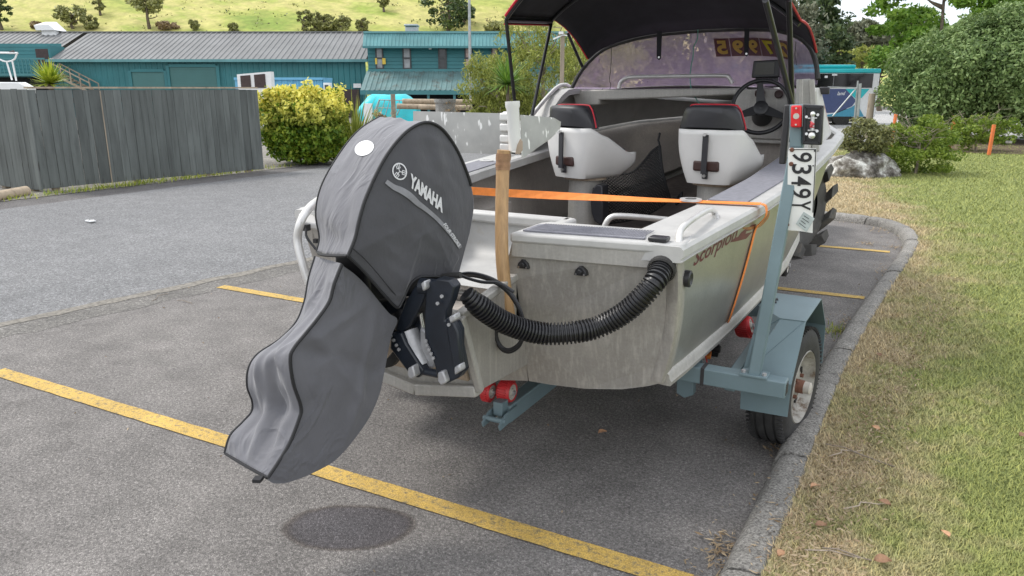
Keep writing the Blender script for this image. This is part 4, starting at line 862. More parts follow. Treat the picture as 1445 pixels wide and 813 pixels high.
# ============================================================ TREES AND PLANTS
def limbs(base, top, n, spread, r, kids=3, seed=0):
    rnd = random.Random(seed); mb = MB(); base = Vector(base); top = Vector(top); ends = []
    mid = base.lerp(top, .5) + Vector((rnd.uniform(-.1, .1), rnd.uniform(-.1, .1), 0)) * (top - base).length
    mb.tube(smoothpts([base, mid, top], 5), r, 9, rf=lambda q: r * (1 - .6 * q))
    for i in range(n):
        q = rnd.uniform(.35, 1); s = base.lerp(mid, q * 2) if q < .5 else mid.lerp(top, q * 2 - 1); a = rnd.random() * 6.283
        e = s + Vector((math.cos(a) * spread * rnd.uniform(.5, 1), math.sin(a) * spread * rnd.uniform(.5, 1), spread * rnd.uniform(.2, .9)))
        m_ = s.lerp(e, .5) + Vector((0, 0, -.08 * spread)); mb.tube(smoothpts([s, m_, e], 3), r * .4, 6, rf=lambda q: r * .42 * (1 - .75 * q)); ends.append(e)
        for k in range(kids):
            q = rnd.uniform(.4, 1); s2 = s.lerp(e, q); e2 = s2 + Vector((rnd.uniform(-1, 1), rnd.uniform(-1, 1), rnd.uniform(-.2, .8))) * spread * .4
            mb.tube([s2, e2], r * .12, 4); ends.append(e2)
    return mb, ends
def tree(name, label, x, D, z0, trunk, crown, m, n, ls, nb, br, cat='tree', group=None, bark='bark', flat=1.0, droop=0., aspect=.5, tr=None, lim=7):
    b = vw(x, D, z0); t = thing(name, b, label, cat, group); cx, cy_, cz = b.x, b.y, z0 + crown[0]
    rx, rz_ = crown[1], crown[2]
    mb, ends = limbs(b, (b.x, b.y, cz + rz_ * .25), lim, rx * .75, tr or (.05 + trunk * .04), seed=int(x * 7 + D)); mb.obj('trunk', bark, t, smooth=True, world=True)
    per = n / nb; P = clumped((cx, cy_, cz), (rx, rx, rz_), nb, per, br, zmin=z0 + .05, flat=flat)
    leaves('crown', P, ls, m, t, normal=np.array([0, 0, .6]), droop=droop, aspect=aspect); return t
# big rounded bush on the right and the tree behind it
def big_bush():
    D = 25.5; x = vx(1418, D); b = vw(x, D, .05); t = thing('large_bush', b, 'large rounded dense green bush on the right beyond the lawn', 'bush')
    mb, _ = limbs(b, b + Vector((0, 0, 2.2)), 14, 1.8, .14, 3, 5); mb.obj('trunk', 'bark', t, smooth=True, world=True)
    N = 95000; d = np.random.normal(size=(N, 3)); d /= np.linalg.norm(d, axis=1)[:, None]; d[:, 2] = np.where(d[:, 2] < -.75, -d[:, 2], d[:, 2])
    k = np.random.uniform(.62, 1, N); lump = np.array([noise.noise(Vector((q * 2.1).tolist())) * .7 + .55 * noise.noise(Vector((q * 5.5).tolist())) + .3 * noise.noise(Vector((q * 12).tolist())) for q in d])
    keep = lump * 1.2 + np.random.rand(N) * .9 > -.12; d, k, lump = d[keep], k[keep], lump[keep]
    P = d * (k * (1 + .24 * lump))[:, None]; L = P * np.array([3.55, 3.0, 2.15]); L[:, 2] = np.maximum(L[:, 2], -1.85)
    Q = np.stack([cY * L[:, 0] - sY * L[:, 1], sY * L[:, 0] + cY * L[:, 1], L[:, 2]], 1) + np.array([b.x, b.y, 2.0])
    leaves('crown', Q, .066, 'leaf_bush', t, normal=d * .9 + np.array([0, 0, .3]), aspect=.5)
    P = clumped((b.x, b.y, 2.0), (3.6, 3.6, 2.3), 240, 34, .22, zmin=.1, shell=.1); leaves('shoots', P, .08, 'leaf_bush', t, aspect=.4)
big_bush()
for i, (u, v, D, rx, rz_, n_, lab) in enumerate([(1330, 12, 33, 2.6, 1.9, 9000, 'airy bright green tree rising behind the large bush'), (1430, 12, 34, 2.4, 2.0, 5200, 'thin bright tree with sky gaps at the top right corner'), (1290, 40, 36, 1.1, 1.0, 2600, 'bright green outer branches left of the airy tree')]):
    x, z = vloc(u, v, D); tree('leafy_tree', lab, x, D, 0, z, (z, rx, rz_), 'leaf_bright', n_, .13, 40, .55, flat=.5, tr=.13, aspect=.4)
# low shrub beside the rock, rock
def rock():
    c = (onz(1178, 250, .09) + onz(1282, 250, .09)) / 2 + vw(0, .45); o_ = []
    bm = bmesh.new(); bmesh.ops.create_icosphere(bm, subdivisions=5, radius=1)
    for v_ in bm.verts:
        p = v_.co.copy(); k = 1 + .22 * noise.noise(p * 1.4) + .14 * noise.noise(p * 3.1 + Vector((4, 1, 2))) + .07 * noise.noise(p * 7) + .035 * noise.noise(p * 16)
        v_.co = Vector((p.x * .78 * k, p.y * .6 * k, max(-.25, p.z * .44 * k)))
    me = bpy.data.meshes.new('rock'); bm.to_mesh(me); bm.free(); me.shade_smooth(); me.materials.append(M['rock_lichen']); o = bpy.data.objects.new('boulder', me); COL.objects.link(o)
    o.location = c + Vector((0, 0, .03)); o.rotation_euler = (0, 0, YAW + .3); tag(o, 'grey boulder patched with white lichen on the lawn', 'rock')
m, n, b = mat('rock_lichen'); t1 = tex(n, "ShaderNodeTexNoise", 3.2, 9, .72); r1 = ramp(n, [(.38, (.05, .044, .036)), (.48, (.17, .155, .135)), (.55, (.36, .35, .32)), (.62, (.68, .68, .64))]); n.links.new(t1.outputs['Fac'], r1.inputs['Fac']); n.links.new(r1.outputs['Color'], b.inputs['Base Color']); b.inputs['Roughness'].default_value = .95; bump(n, b, t1.outputs['Fac'], .9, .06); M['rock_lichen'] = m
rock()
def shrub(name, label, u0, u1, v0, vb, D, n_, m_, ls, nb, br, cat='shrub', tw='bark_pale', mid=.52):
    x0, zt = vloc(u0, v0, D); x1, _ = vloc(u1, v0, D); b = vw((x0 + x1) / 2, D, .08); t = thing(name, b, label, cat); h = zt - .08
    mb, e = limbs(b, b + Vector((0, 0, h * .6)), 12, (x1 - x0) * .38, .03, 4, int(u0)); mb.obj('stems', tw, t, world=True)
    L = clumped((0, 0, h * mid), ((x1 - x0) / 2, (x1 - x0) * .36, h * (.97 - mid)), nb, n_ / nb, br, zmin=.03, flat=.55); Q = np.stack([cY * L[:, 0] - sY * L[:, 1], sY * L[:, 0] + cY * L[:, 1], L[:, 2]], 1) + np.array(b)
    leaves('foliage', Q, ls, m_, t, normal=np.array([0, 0, .6]), aspect=.5); return t
shrub('lawn_shrub', 'spreading light green shrub growing over the right of the boulder', 1240, 1368, 155, 246, 15.3, 9500, 'leaf_shrub', .034, 80, .19, mid=.46)
shrub('rock_shrub', 'olive and brown low shrub on top of the lichen boulder', 1190, 1262, 164, 240, 14.9, 7000, 'leaf_scrub', .030, 80, .14, mid=.62)
shrub('reaching_shrub', 'low light green branches reaching right behind the boulder', 1330, 1440, 158, 200, 20.8, 4200, 'leaf_shrub', .045, 60, .18)
sheet('garden_bed', [tuple(vw(*p)[:2]) for p in [(vx(1290, 23), 20.8), (vx(1365, 21), 20.2), (vx(1450, 20), 19.8), (17, 19.8), (17, 30), (vx(1290, 28), 28)]], .105, 'soil')
for (u, v0, v1, D, lab) in [(1402, 176, 208, 19.6, 'orange painted stake at the right edge of the garden bed'), (1346, 163, 186, 21.5, 'orange painted stake half hidden in the middle of the shrubs'), (1263, 161, 186, 21.5, 'orange painted stake left, behind the boulder shrub')]:
    x, z = vloc(u, v0, D); _, zb_ = vloc(u, v1, D); o = MB().box((0, 0, z / 2), (.07, .07, z)).obj('stake', 'orange_stake', bevel=.008); o.location = vw(x, D); o.rotation_euler = (random.uniform(-.03, .03), .03, YAW); tag(o, lab, 'stake', 'orange stakes by the garden bed')
o = MB().box((0, 0, .04), (.16, .1, .08)).obj('pale_stone', 'rock', bevel=.03); o.location = vat(1423, 203, 20.3); tag(o, 'small pale stone lying in the garden bed', 'stone')
# yellow green tree, cabbage tree
for i, (u, v, D, rx, rz_, n_, lab) in enumerate([(765, 95, 27, 1.9, 1.9, 12000, 'yellow green weeping tree seen between the canopy poles'), (700, 118, 26, 1.15, .95, 6500, 'yellow green foliage of the smaller tree left of the canopy pole'), (845, 85, 29, 1.8, 2.2, 8000, 'yellow green tree partly behind the tinted screen')]):
    x, z = vloc(u, v, D); tree('weeping_tree', lab, x, D, 0, z, (z, rx, rz_), 'leaf_willow', n_, .085, 110, .34, droop=1.6, aspect=.22, bark='bark_pale', tr=.10, lim=10, group='yellow green trees behind the boat')
x, z = vloc(716, 112, 21.5); strap_plant('cabbage_tree', 'spiky green cabbage tree behind the aft canopy pole', 'tree', vw(x, 21.5), 190, 1.0, .022, 'leaf_palm', 1.15, z - .15, .25)
x, z = vloc(640, 140, 27.5); shrub('dead_shrub', 'bare brown twiggy shrub above the log stack', 612, 655, 130, 158, 28.0, 500, 'leaf_dead', .035, 14, .12, tw='bark_pale')
shrub('yard_grass_tuft', 'dry brown grass tuft in front of the steel rack', 520, 556, 148, 170, 25.0, 500, 'leaf_dead', .06, 12, .12)
shrub('sword_fern', 'light green leafy clump beside the logs', 664, 700, 124, 160, 26.5, 1500, 'leaf_willow', .07, 22, .2)
# scrub trees seen through the windscreen
for i, (u, v, D, rx, rz_, m_, lab) in enumerate([(880, 70, 36, 2.3, 2.6, 'leaf_scrub', 'olive scrub tree behind the left part of the tinted screen'), (955, 58, 38, 2.6, 3.0, 'leaf_grey', 'grey green scrub tree behind the middle of the tinted screen'), (1035, 62, 37, 2.6, 2.9, 'leaf_scrub', 'olive scrub tree behind the price figures'), (1100, 70, 39, 2.2, 2.7, 'leaf_grey', 'grey green scrub tree behind the right part of the screen')]):
    x, z = vloc(u, v, D); tree('scrub_tree', lab, x, D, 0, z, (z * .93, rx, rz_), m_, 9500, .13, 130, .5, bark='bark_pale', tr=.12, group='scrub trees beyond the boat')
# pines and grey trees on the right slope
for (u, v, D, rx, rz_, m_, n_, ls, lab, nm) in [(1135, 45, 58, 3.2, 5.2, 'leaf_pine', 9000, .2, 'dark green pine tree right of the canopy edge', 'pine_tree'), (1162, 70, 56, 2.0, 3.2, 'leaf_pine', 5000, .18, 'lower dark pine beside the taller one', 'pine_tree'),
                          (1208, 58, 74, 3.6, 1.9, 'leaf_grey', 7000, .22, 'grey green rounded tree on the slope above the bus', 'slope_tree'), (1243, 66, 78, 3.0, 1.6, 'leaf_grey', 5200, .22, 'grey green tree next to the big bush above the bus', 'slope_tree'), (1185, 68, 72, 2.2, 2.0, 'leaf_grey', 3500, .2, 'small grey green tree next to the pines', 'slope_tree'), (1215, 80, 66, 1.6, .8, 'leaf_willow', 1600, .14, 'low bright green scrub right above the bus roof', 'slope_shrub'), (1250, 84, 60, 1.3, 1.0, 'leaf_palm', 1600, .16, 'small palm like green plant above the end of the bus', 'slope_shrub')]:
    x, z = vloc(u, v, D); z0 = max(0, hill_z(x, D)); tree(nm, lab, x, D, z0, z, (z - z0, rx, rz_), m_, n_, ls, 60, ls * 3.6, flat=.45 if nm == 'pine_tree' else .6, tr=.2)
# trees on the pasture
for (u, vb_, vt_, w, m_, lab, nm) in [(211, 42, -8, 20, 'leaf_hill', 'grey umbrella shaped tree on a bare trunk on the hill', 'hill_tree'), (103, 43, 8, 17, 'leaf_hill', 'olive bushy tree on the hill above the white roof cowl', 'hill_tree'), (128, 44, 21, 10, 'leaf_hill', 'small olive bush beside the bushy hill tree', 'hill_bush'),
                         (142, 24, -6, 7, 'leaf_hill', 'thin pale sapling on the hill', 'hill_tree'), (3, 44, -14, 15, 'leaf_pine', 'dark tree at the top left corner on the hill', 'hill_tree'), (632, 48, -14, 33, 'leaf_pine', 'large dark tree on the hill above the two storey building', 'hill_tree'), (655, 36, 2, 14, 'leaf_pine', 'smaller dark tree right of the large dark hill tree', 'hill_tree'),
                         (430, 46, 12, 9, 'leaf_hill', 'olive bush on the hill over the middle of the long roof', 'hill_bush'), (446, 46, 17, 10, 'leaf_hill', 'olive bush second of the row over the long roof', 'hill_bush'), (463, 46, 22, 11, 'leaf_hill', 'low olive bush third of the row over the long roof', 'hill_bush'), (482, 47, 22, 12, 'leaf_hill', 'greyish bush fourth of the row over the long roof', 'hill_bush'), (512, 47, 24, 8, 'leaf_hill', 'olive bush where the two roofs meet', 'hill_bush'),
                         (542, 18, -10, 7, 'leaf_hill', 'thin pale trunked tree higher on the hill', 'hill_tree'), (274, 44, 27, 6, 'leaf_hill', 'small upright bush over the shed roof', 'hill_bush'), (330, 45, 33, 7, 'leaf_hill', 'small bush on the hill over the roller door', 'hill_bush'), (236, 43, 32, 12, 'leaf_dead', 'dry brown bush right of the umbrella tree', 'hill_bush'), (700, 48, 30, 20, 'leaf_hill', 'olive scrub beside the canopy corner on the hill', 'hill_bush'), (750, 30, -4, 30, 'leaf_hill', 'olive scrub under the canopy edge on the hill', 'hill_bush'), (52, 43, 30, 8, 'leaf_dead', 'brown bush left of the roof cowl', 'hill_bush')]:
    x, y, z0 = on_hill(u, vb_); zt = vloc(u, vt_, y)[1]; h = max(1.0, zt - z0); rx = w / F * y
    if nm == 'hill_tree' and 'umbrella' in lab: cr_ = (h * .72, rx, h * .24)
    elif nm == 'hill_tree': cr_ = (h * .58, rx, h * .42)
    else: cr_ = (h * .5, rx, h * .5)
    tree(nm, lab, x, y, z0, h, cr_, m_, 1500, .16 + rx * .035, 26, rx * .33, cat='tree' if nm == 'hill_tree' else 'bush', flat=.6, tr=.12 + .03 * h, lim=6)
# rough tussock on the pasture
P = []
for i in range(900):
    y = random.uniform(75, 190); x = y * random.uniform(-.95, .25); P.append(np.array(vw(x, y, hill_z(x, y) + .1)) + np.random.normal(size=(7, 3)) * np.array([.7, .7, .12]))
tag(leaves('tussock', np.concatenate(P), .20, 'leaf_scrub', normal=np.array([0, 0, .4])), 'rough tussock scattered over the sunlit pasture hill', 'tussock', kind='stuff')
# ============================================================ BUS
D = 37.0; t = vthing('bus', vx(1150, D), D, 0, 'turquoise white and navy bus parked beyond the lawn', 'bus')
x0 = vx(1010, D); x1 = vx(1243, D); zt = vz(95, D); zb_ = vz(166, D); zw1, zw0 = vz(103, D), vz(124, D)
mb = MB(); mb.span((x0, D, zb_ + .02), (x1, D + 2.5, zw1)); vobj(mb, 'body', 'bus_white', t, bevel=.06)
mb = MB(); mb.span((x0 - .02, D - .03, zw1), (x1 + .02, D + 2.53, vz(97, D))); vobj(mb, 'cornice', 'bus_turq', t, bevel=.05)
mb = MB(); mb.span((x0, D + .15, vz(97, D)), (x1 - 1.1, D + 2.3, vz(91, D))); vobj(mb, 'roof_pod', 'bus_turq', t, bevel=.08)
W_ = (x1 - .32 - x0) / 4
for i in range(4):
    mb = MB(); mb.span((x0 + W_ * i + .012, D - .025, zw0), (x0 + W_ * (i + 1) - .012, D - .004, zw1 - .03)); vobj(mb, 'window', 'screen_dark', t)
def band(pts, m_, off, name): mb = MB(); mb.prism([(vloc(u, v, D)[0], D - off, vloc(u, v, D)[1]) for u, v in pts], (0, off - .002, 0)); return vobj(mb, name, m_, t)
band([(1015, 125.5), (1193, 125.5), (1208, 142), (1202, 150), (1180, 159), (1015, 165)], 'bus_navy', .016, 'livery_panel')
band([(1193, 125.5), (1227, 125.5), (1216, 138), (1209, 141.5)], 'bus_turq', .013, 'livery_panel'); band([(1180, 160), (1202, 151), (1209, 146), (1219, 164.5), (1150, 164.5)], 'bus_blue', .019, 'livery_panel')
mb = MB(); letter(mb, 'land', affine((vx(1181, D, 134), D - .02, vz(134.6, D)), (vx(1192.5, D, 134), D - .02, vz(134.2, D)), (vx(1181.6, D, 130), D - .02, vz(129.4, D))), .3, .01); vobj(mb, 'lettering', 'bus_white', t)
mb = MB(); mb.span((x0, D + .1, .2), (x1 - .1, D + 2.4, zb_ + .02)); vobj(mb, 'skirt', 'bin_dark', t)
for u in (1188, 1060):
    c = vloc(u, 168, D)[0]; mb = MB(); mb.lathe((c, D - .01, .48), (0, 1, 0), [(0, 0), (0, .27), (.0, .30), (.02, .46), (.06, .48), (.25, .48)], 28); vobj(mb, 'wheel', 'tyre_rubber', t, smooth=True)
for (u, v, w_, h_) in ((1165.5, 108.5, 4, 3), (1177.5, 105.6, 7, 2.2)): mb = MB(); xx, zz = vloc(u, v, D); mb.box((xx, D - .03, zz), (w_ * .034, .012, h_ * .034)); vobj(mb, 'window_notice', 'white_paint', t)
mb = MB(); mb.span((x1 - .22, D - .06, vz(127, D)), (x1 - .12, D + .0, vz(131, D))); vobj(mb, 'door_handle', 'bin_dark', t)
# pale pavement in front of the bus
sheet('bus_pavement', [tuple(vw(*p)[:2]) for p in [(-2, 24.2), (10.6, 23.6), (13, 24.4), (30, 30), (30, 62), (-2, 62)]], .06, 'pavement_pale')
# gate post, bollard
t = vthing('gate_post', vx(1208, 23), 23, 0, 'galvanised steel gate posts with a diagonal brace beside the boulder', 'post'); mb = MB()
def gp(u, v, D=22.5): x, z = vloc(u, v, D); return (x, D, z)
mb.tube([gp(1207, 198), gp(1213.5, 118)], .05, 10); mb.tube([gp(1203, 196), gp(1210.5, 114)], .022, 8); vobj(mb, 'post', 'galv', t, smooth=True)
mb = MB(); mb.tube([gp(1209, 124), gp(1175, 164)], .02, 8); mb.tube([gp(1209, 124), gp(1168, 123)], .014, 8); vobj(mb, 'brace', 'galv', t)
o = MB().cyl((0, 0, 0), (0, 0, 1.0), .115, .11, 14).obj('bollard', 'raw_timber', smooth=True); x, z = vloc(1231, 132, 26.5); o.location = vw(x, 26.5); o.scale = (1, 1, z); tag(o, 'round grey timber bollard in front of the bus', 'bollard')
o = MB().box((0, 0, .05), (1.3, .25, .1)).obj('concrete_edging', 'concrete_grey', bevel=.02); o.location = vat(1210, 210, 21.5) * 1; o.location.z = .08; o.rotation_euler = (0, 0, YAW); tag(o, 'low pale concrete edging between the lawn and the bus pavement', 'edging')
# ============================================================ THE BOAT
BX = -1.77
boat = thing('aluminium_boat', (BX, 2.75, 0), 'open aluminium fishing boat with black canopy and two pedestal seats, on the trailer', 'boat')
YS = np.array([2.82, 3.8, 4.6, 5.4, 6.2, 7.0, 7.6, 8.0, 8.25]); 
HB = np.array([.985, 1.065, 1.12, 1.135, 1.145, 1.135, .95, .55, .04]); ZG = np.array([1.16, 1.185, 1.225, 1.27, 1.32, 1.38, 1.43, 1.47, 1.5])
CB = np.array([.925, .985, 1.0, 1.0, .96, .82, .50, .22, .02]); ZC = np.array([.565, .56, .555, .565, .60, .70, .85, .98, 1.08]); ZK = np.array([.41, .41, .41, .41, .42, .45, .55, .72, .95])
def ip(y, A): return float(np.interp(y, YS, A))
ysamp = list(np.linspace(2.82, 7.0, 36)) + list(np.linspace(7.1, 8.25, 16))
def rake(y, z): return y + (.13 * (1.15 - z) / .60 - .035) * max(0, 1 - (y - 2.82) / .25)
def pfit(sgn, y, q): return 1.0 if sgn == 1 else 1 - (.045 + .075 * (1 - q)) * max(0, 1 - (y - 2.82) / 1.6)
for sgn in (1, -1):
    rows = []
    for y in ysamp:
        hb, zg, cb, zc = ip(y, HB), ip(y, ZG), ip(y, CB), ip(y, ZC); row = []
        for q in np.linspace(0, 1, 22):
            x = cb + (hb - cb) * q + .03 * math.sin(math.pi * q) * (1 if y < 6.5 else 1) + 0; z = zc + (zg - zc) * q
            row.append((BX + sgn * x * pfit(sgn, y, q), rake(y, z), z))
        rows.append(row)
    o = MB().grid(rows).obj('hull_side', 'alu_side', boat, smooth=True, world=True, angle=25)
    if sgn == 1: side_bvh_o = o
    rows = []
    for y in ysamp:
        cb, zc, zk = ip(y, CB), ip(y, ZC), ip(y, ZK); rows.append([(BX + sgn * cb * q * pfit(sgn, y, 0), rake(y, zk + (zc - zk) * q), zk + (zc - zk) * q) for q in np.linspace(0, 1, 8)])
    MB().grid(rows).obj('hull_bottom', 'alu_plate', boat, smooth=True, world=True)
    rows = []
    for y in ysamp[:46]:
        cb, zc = ip(y, CB), ip(y, ZC)
        rows.append([(BX + sgn * (cb + a) * pfit(sgn, y, 0), rake(y, zc + b_) - (.012 if y < 2.83 else 0), zc + b_) for a, b_ in ((-.03, -.02), (.028, -.022), (.034, .0), (.026, .012), (.024, .03), (.012, .042), (.002, .05))])
    mb = MB().grid(rows); mb.f.append(tuple(range(7))); mb.obj('chine_strake', 'alu_cream', boat, smooth=True, world=True)
    rows = []
    for q in np.linspace(0, .99, 24):
        hb, zg, cb, zc = ip(2.82, HB), ip(2.82, ZG), ip(2.82, CB), ip(2.82, ZC); x = cb + (hb - cb) * q + .03 * math.sin(math.pi * q) ; z = zc + (zg - zc) * q; y = rake(2.82, z); yt = np.interp(z, [.565, .66, .83, 1.0, 1.14], [2.880, 2.87, 2.845, 2.815, 2.793])
        pf = pfit(sgn, 2.82, q); rows.append([(BX + sgn * (x - .05) * pf, yt - .003, z), (BX + sgn * (x - .045) * pf, yt - .008, z), (BX + sgn * (x - .002) * pf, yt - .010, z), (BX + sgn * (x + .007) * pf, yt + .0, z), (BX + sgn * (x + .007) * pf, max(y, yt) + .05, z)])
    MB().grid(rows).obj('corner_strip', 'alu_transom', boat, smooth=True, world=True, angle=50)
    rows = []
    for y in ysamp:
        hb, zg = ip(y, HB), ip(y, ZG); w = .27 if y < 6.2 else max(.05, .27 - .5 * (y - 6.2)); w = min(w, hb)
        rows.append([(BX + sgn * (hb + a) * pfit(sgn, y, 1), y - (.048 if y < 2.85 else 0), zg + b_) for a, b_ in ((.012, -.056), (.024, -.054), (.026, -.05), (.018, -.046), (.018, -.038), (.028, -.032), (.026, -.006), (.014, .006), (-w + .015, .006), (-w, -.006), (-w, -.058), (-w + .012, -.062))])
    mb = MB().grid(rows); mb.f.append(tuple(range(12))); mb.obj('gunwale', 'white_deck', boat, smooth=True, world=True, angle=30)
    rows = []
    for y in [q for q in ysamp if q < 8.1]:
        hb, zg, cb, zc = ip(y, HB), ip(y, ZG), ip(y, CB), ip(y, ZC)
        rows.append([(BX + sgn * max(.02, (cb - .04 + (hb - cb) * q)), max(y, 2.86), max(.62, zc + .1) + (zg - .02 - max(.62, zc + .1)) * q) for q in np.linspace(0, 1, 8)])
    MB().grid(rows).obj('inner_side', 'alu_inside', boat, smooth=True, world=True)
    for y in (3.35, 3.95, 4.5, 5.05):
        hb, zg, cb = ip(y, HB), ip(y, ZG), ip(y, CB); mb = MB(); mb.bar((BX + sgn * (cb - .055), y, .64), (BX + sgn * (hb - .075), y, zg - .06), .035, .03); mb.obj('rib', 'alu_cream', boat, world=True)
    mb = MB(); y0, y1 = 3.0, 4.75; xx = BX + sgn * (.80)
    mb.prism([(xx, y0, .80), (xx + sgn * .14, y0, .80), (xx + sgn * .16, y0, .97), (xx - sgn * .0, y0, .93)], (0, y1 - y0, .03)); mb.obj('side_pocket', 'alu_inside', boat, world=True)
    rows = []
    yr = 5.15 if sgn == -1 else 5.5
    for y in [yr] + [q for q in ysamp if q > yr + .05]:
        hb, zg = ip(y, HB), ip(y, ZG); zt = zg + (1.745 - .10 * max(0, y - 7) - zg) * sst((y - yr) / (.85 if sgn == -1 else .22)); zt = max(zt, zg + .01)
        ins = .10 * sst((y - 5.5) / 1.3); rows.append([(BX + sgn * max(.01, hb - .05 - (.02 + ins) * q - .025 * sst((y - 5.5) / 1.3)), y, zg + (zt - zg) * q) for q in (0, .25, .5, .75, 1)] + [(BX + sgn * max(.01, hb - .10 - ins), y, zt + .012), (BX + sgn * max(.005, hb - .22 - ins), y, zt + .005), (BX + sgn * max(.004, hb - .225 - ins), y, zt - .04)])
    cab_o = MB().grid(rows).obj('cabin_side', 'white_deck' if sgn == -1 else 'alu_plate', boat, smooth=True, world=True, angle=35)
    if sgn == 1: cab_s = cab_o
# foredeck
rows = []
for y in [q for q in ysamp if q > 6.3]:
    hb = max(.02, ip(y, HB) - .36); rows.append([(BX + hb * q, y, 1.742 - .10 * max(0, y - 7) + .03 * (1 - q * q)) for q in np.linspace(-1, 1, 9)])
MB().grid(rows).obj('foredeck', 'alu_plate', boat, smooth=True, world=True, solid=.006)
# floor
rows = [[(BX + s_ * max(.03, ip(y, CB) - .03), y, max(.64, ip(y, ZC) + .02)) for s_ in (-1, -.5, 0, .5, 1)] for y in ysamp if 2.86 < y < 8]
fl = MB().grid(rows).obj('floor', 'floor_boat', boat, world=True)
mb = MB()
for k in range(26): y = 3.3 + k * .10; mb.box((BX, y, .6455), (1.6, .012, .006))
mb.obj('floor_tread', 'floor_boat', boat, world=True)
# transom: two quarters, centre, motor well
for sgn in (1, -1):
    pk = 1.0 if sgn == 1 else .955
    P = [(.988, 2.795, 1.15), (.31, 2.712, 1.15), (.245, 2.73, .95), (.305, 2.80, .72), (.305, 2.872, .455), (.42, 2.873, .458), (.58, 2.875, .470), (.75, 2.877, .500), (.86, 2.879, .535), (.932, 2.880, .565), (.955, 2.87, .66), (.982, 2.845, .83), (.990, 2.815, 1.0)]
    o = MB().prism([(BX + sgn * x * (pfit(sgn, 2.82, max(0, (z - .565) / .585)) if x > .5 else 1), y, z) for x, y, z in P], (0, .022, 0)).obj('transom_panel', 'alu_transom', boat, world=True)
    P = [(.998, 2.788, 1.155), (.31, 2.700, 1.155), (.302, 2.704, 1.07), (.985, 2.792, 1.068)]
    MB().prism([(BX + sgn * x * pk, y, z) for x, y, z in P], (0, .02, 0)).obj('transom_band', 'alu_cream', boat, world=True, bevel=.004)
    mb = MB(); mb.prism([(BX + sgn * x * pk, y, 1.13) for x, y in ((.30, 2.695), (1.0, 2.785), (1.008, 2.82), (.985, 3.04), (.80, 3.06), (.33, 3.03), (.30, 2.98))], (0, 0, .043)); q = mb.obj('quarter_deck', 'white_deck', boat, world=True, bevel=.012)
    mb = MB(); mb.prism([(BX + sgn * x, y, 1.174) for x, y in ((.35, 2.745), (.84, 2.81), (.84, 2.83), (.80, 2.955), (.36, 2.925), (.335, 2.90), (.335, 2.75))], (0, 0, .006)); mo = mb.obj('tread_mat', 'mat_grey', boat, world=True)
    mb = MB()
    for k in range(42):
        for j in range(12): mb.box((BX + sgn * (.36 + k * .0113), 2.772 + k * .0015 + j * .0135, 1.1805), (.0065, .0065, .0022), .78)
    mb.obj('tread_stud', 'mat_grey', mo, world=True)['kind'] = 'stuff'
    mb = MB(); mb.span((BX + sgn * .30, 2.99, 1.03), (BX + sgn * .36, 3.26, 1.155)); mb.obj('well_rim', 'white_deck', boat, world=True, bevel=.012)
    mb = MB(); mb.span((BX + sgn * .295, 2.74, .70), (BX + sgn * .31, 3.25, 1.12)); mb.obj('well_side', 'white_deck', boat, world=True)
    mb = MB(); mb.span((BX + sgn * .345, 3.005, .65), (BX + sgn * .80, 3.03, 1.12)); mb.obj('quarter_bulkhead', 'alu_inside', boat, world=True)
    mb = MB(); a, b_, c_ = (BX + sgn * .77, 2.9, 1.16), (BX + sgn * .8, 3.5, 1.19), 0
    if sgn == 1:
        g0, g1, g2, g3 = onz(957, 347, 1.162), onz(964, 322, 1.235), onz(998, 296, 1.255), onz(1012, 311, 1.18); g0.z = 1.155
        mb.tube(smoothpts([onz(957, 346, 1.16), ony(960, 327, 2.93), ony(970, 315, 3.0), ony(992, 300, 3.28), ony(1003, 296, 3.42), ony(1009, 302, 3.5), onz(1011, 312, 1.17)], 5), .014, 10)
        for u, v in ((957, 346), (1011, 312)): p = onz(u, v, 1.162); mb.cyl(p + Vector((0, 0, -.005)), p + Vector((0, 0, .008)), .026)
    else:
        mb.tube(smoothpts([(BX - .86, 2.85, 1.16), (BX - .86, 2.9, 1.26), (BX - .87, 3.3, 1.28), (BX - .87, 3.42, 1.18)], 5), .014, 10)
    mb.obj('grab_rail', 'tube_alu', boat, smooth=True, world=True)
mb = MB(); mb.prism([(BX + x, 3.19, 1.155) for x in (-.34, .34)] + [(BX + .34, 3.27, 1.155), (BX - .34, 3.27, 1.155)], (0, 0, -.05)); mb.obj('well_rim', 'white_deck', boat, world=True, bevel=.012)
rows = []
for y, z in ((3.22, 1.12), (3.215, 1.0), (3.19, .955), (3.14, .93), (2.9, .91), (2.79, .89)): rows.append([(BX + x, y, z) for x in (-.31, -.29, 0, .29, .31)])
MB().grid(rows).obj('motor_well', 'white_deck', boat, smooth=True, world=True, angle=60)
mb = MB(); mb.prism([(BX - .30, 2.80, .89), (BX + .30, 2.80, .89), (BX + .30, 2.872, .455), (BX, 2.872, .405), (BX - .30, 2.872, .455)], (0, .02, 0)); mb.obj('transom_panel', 'alu_transom', boat, world=True)
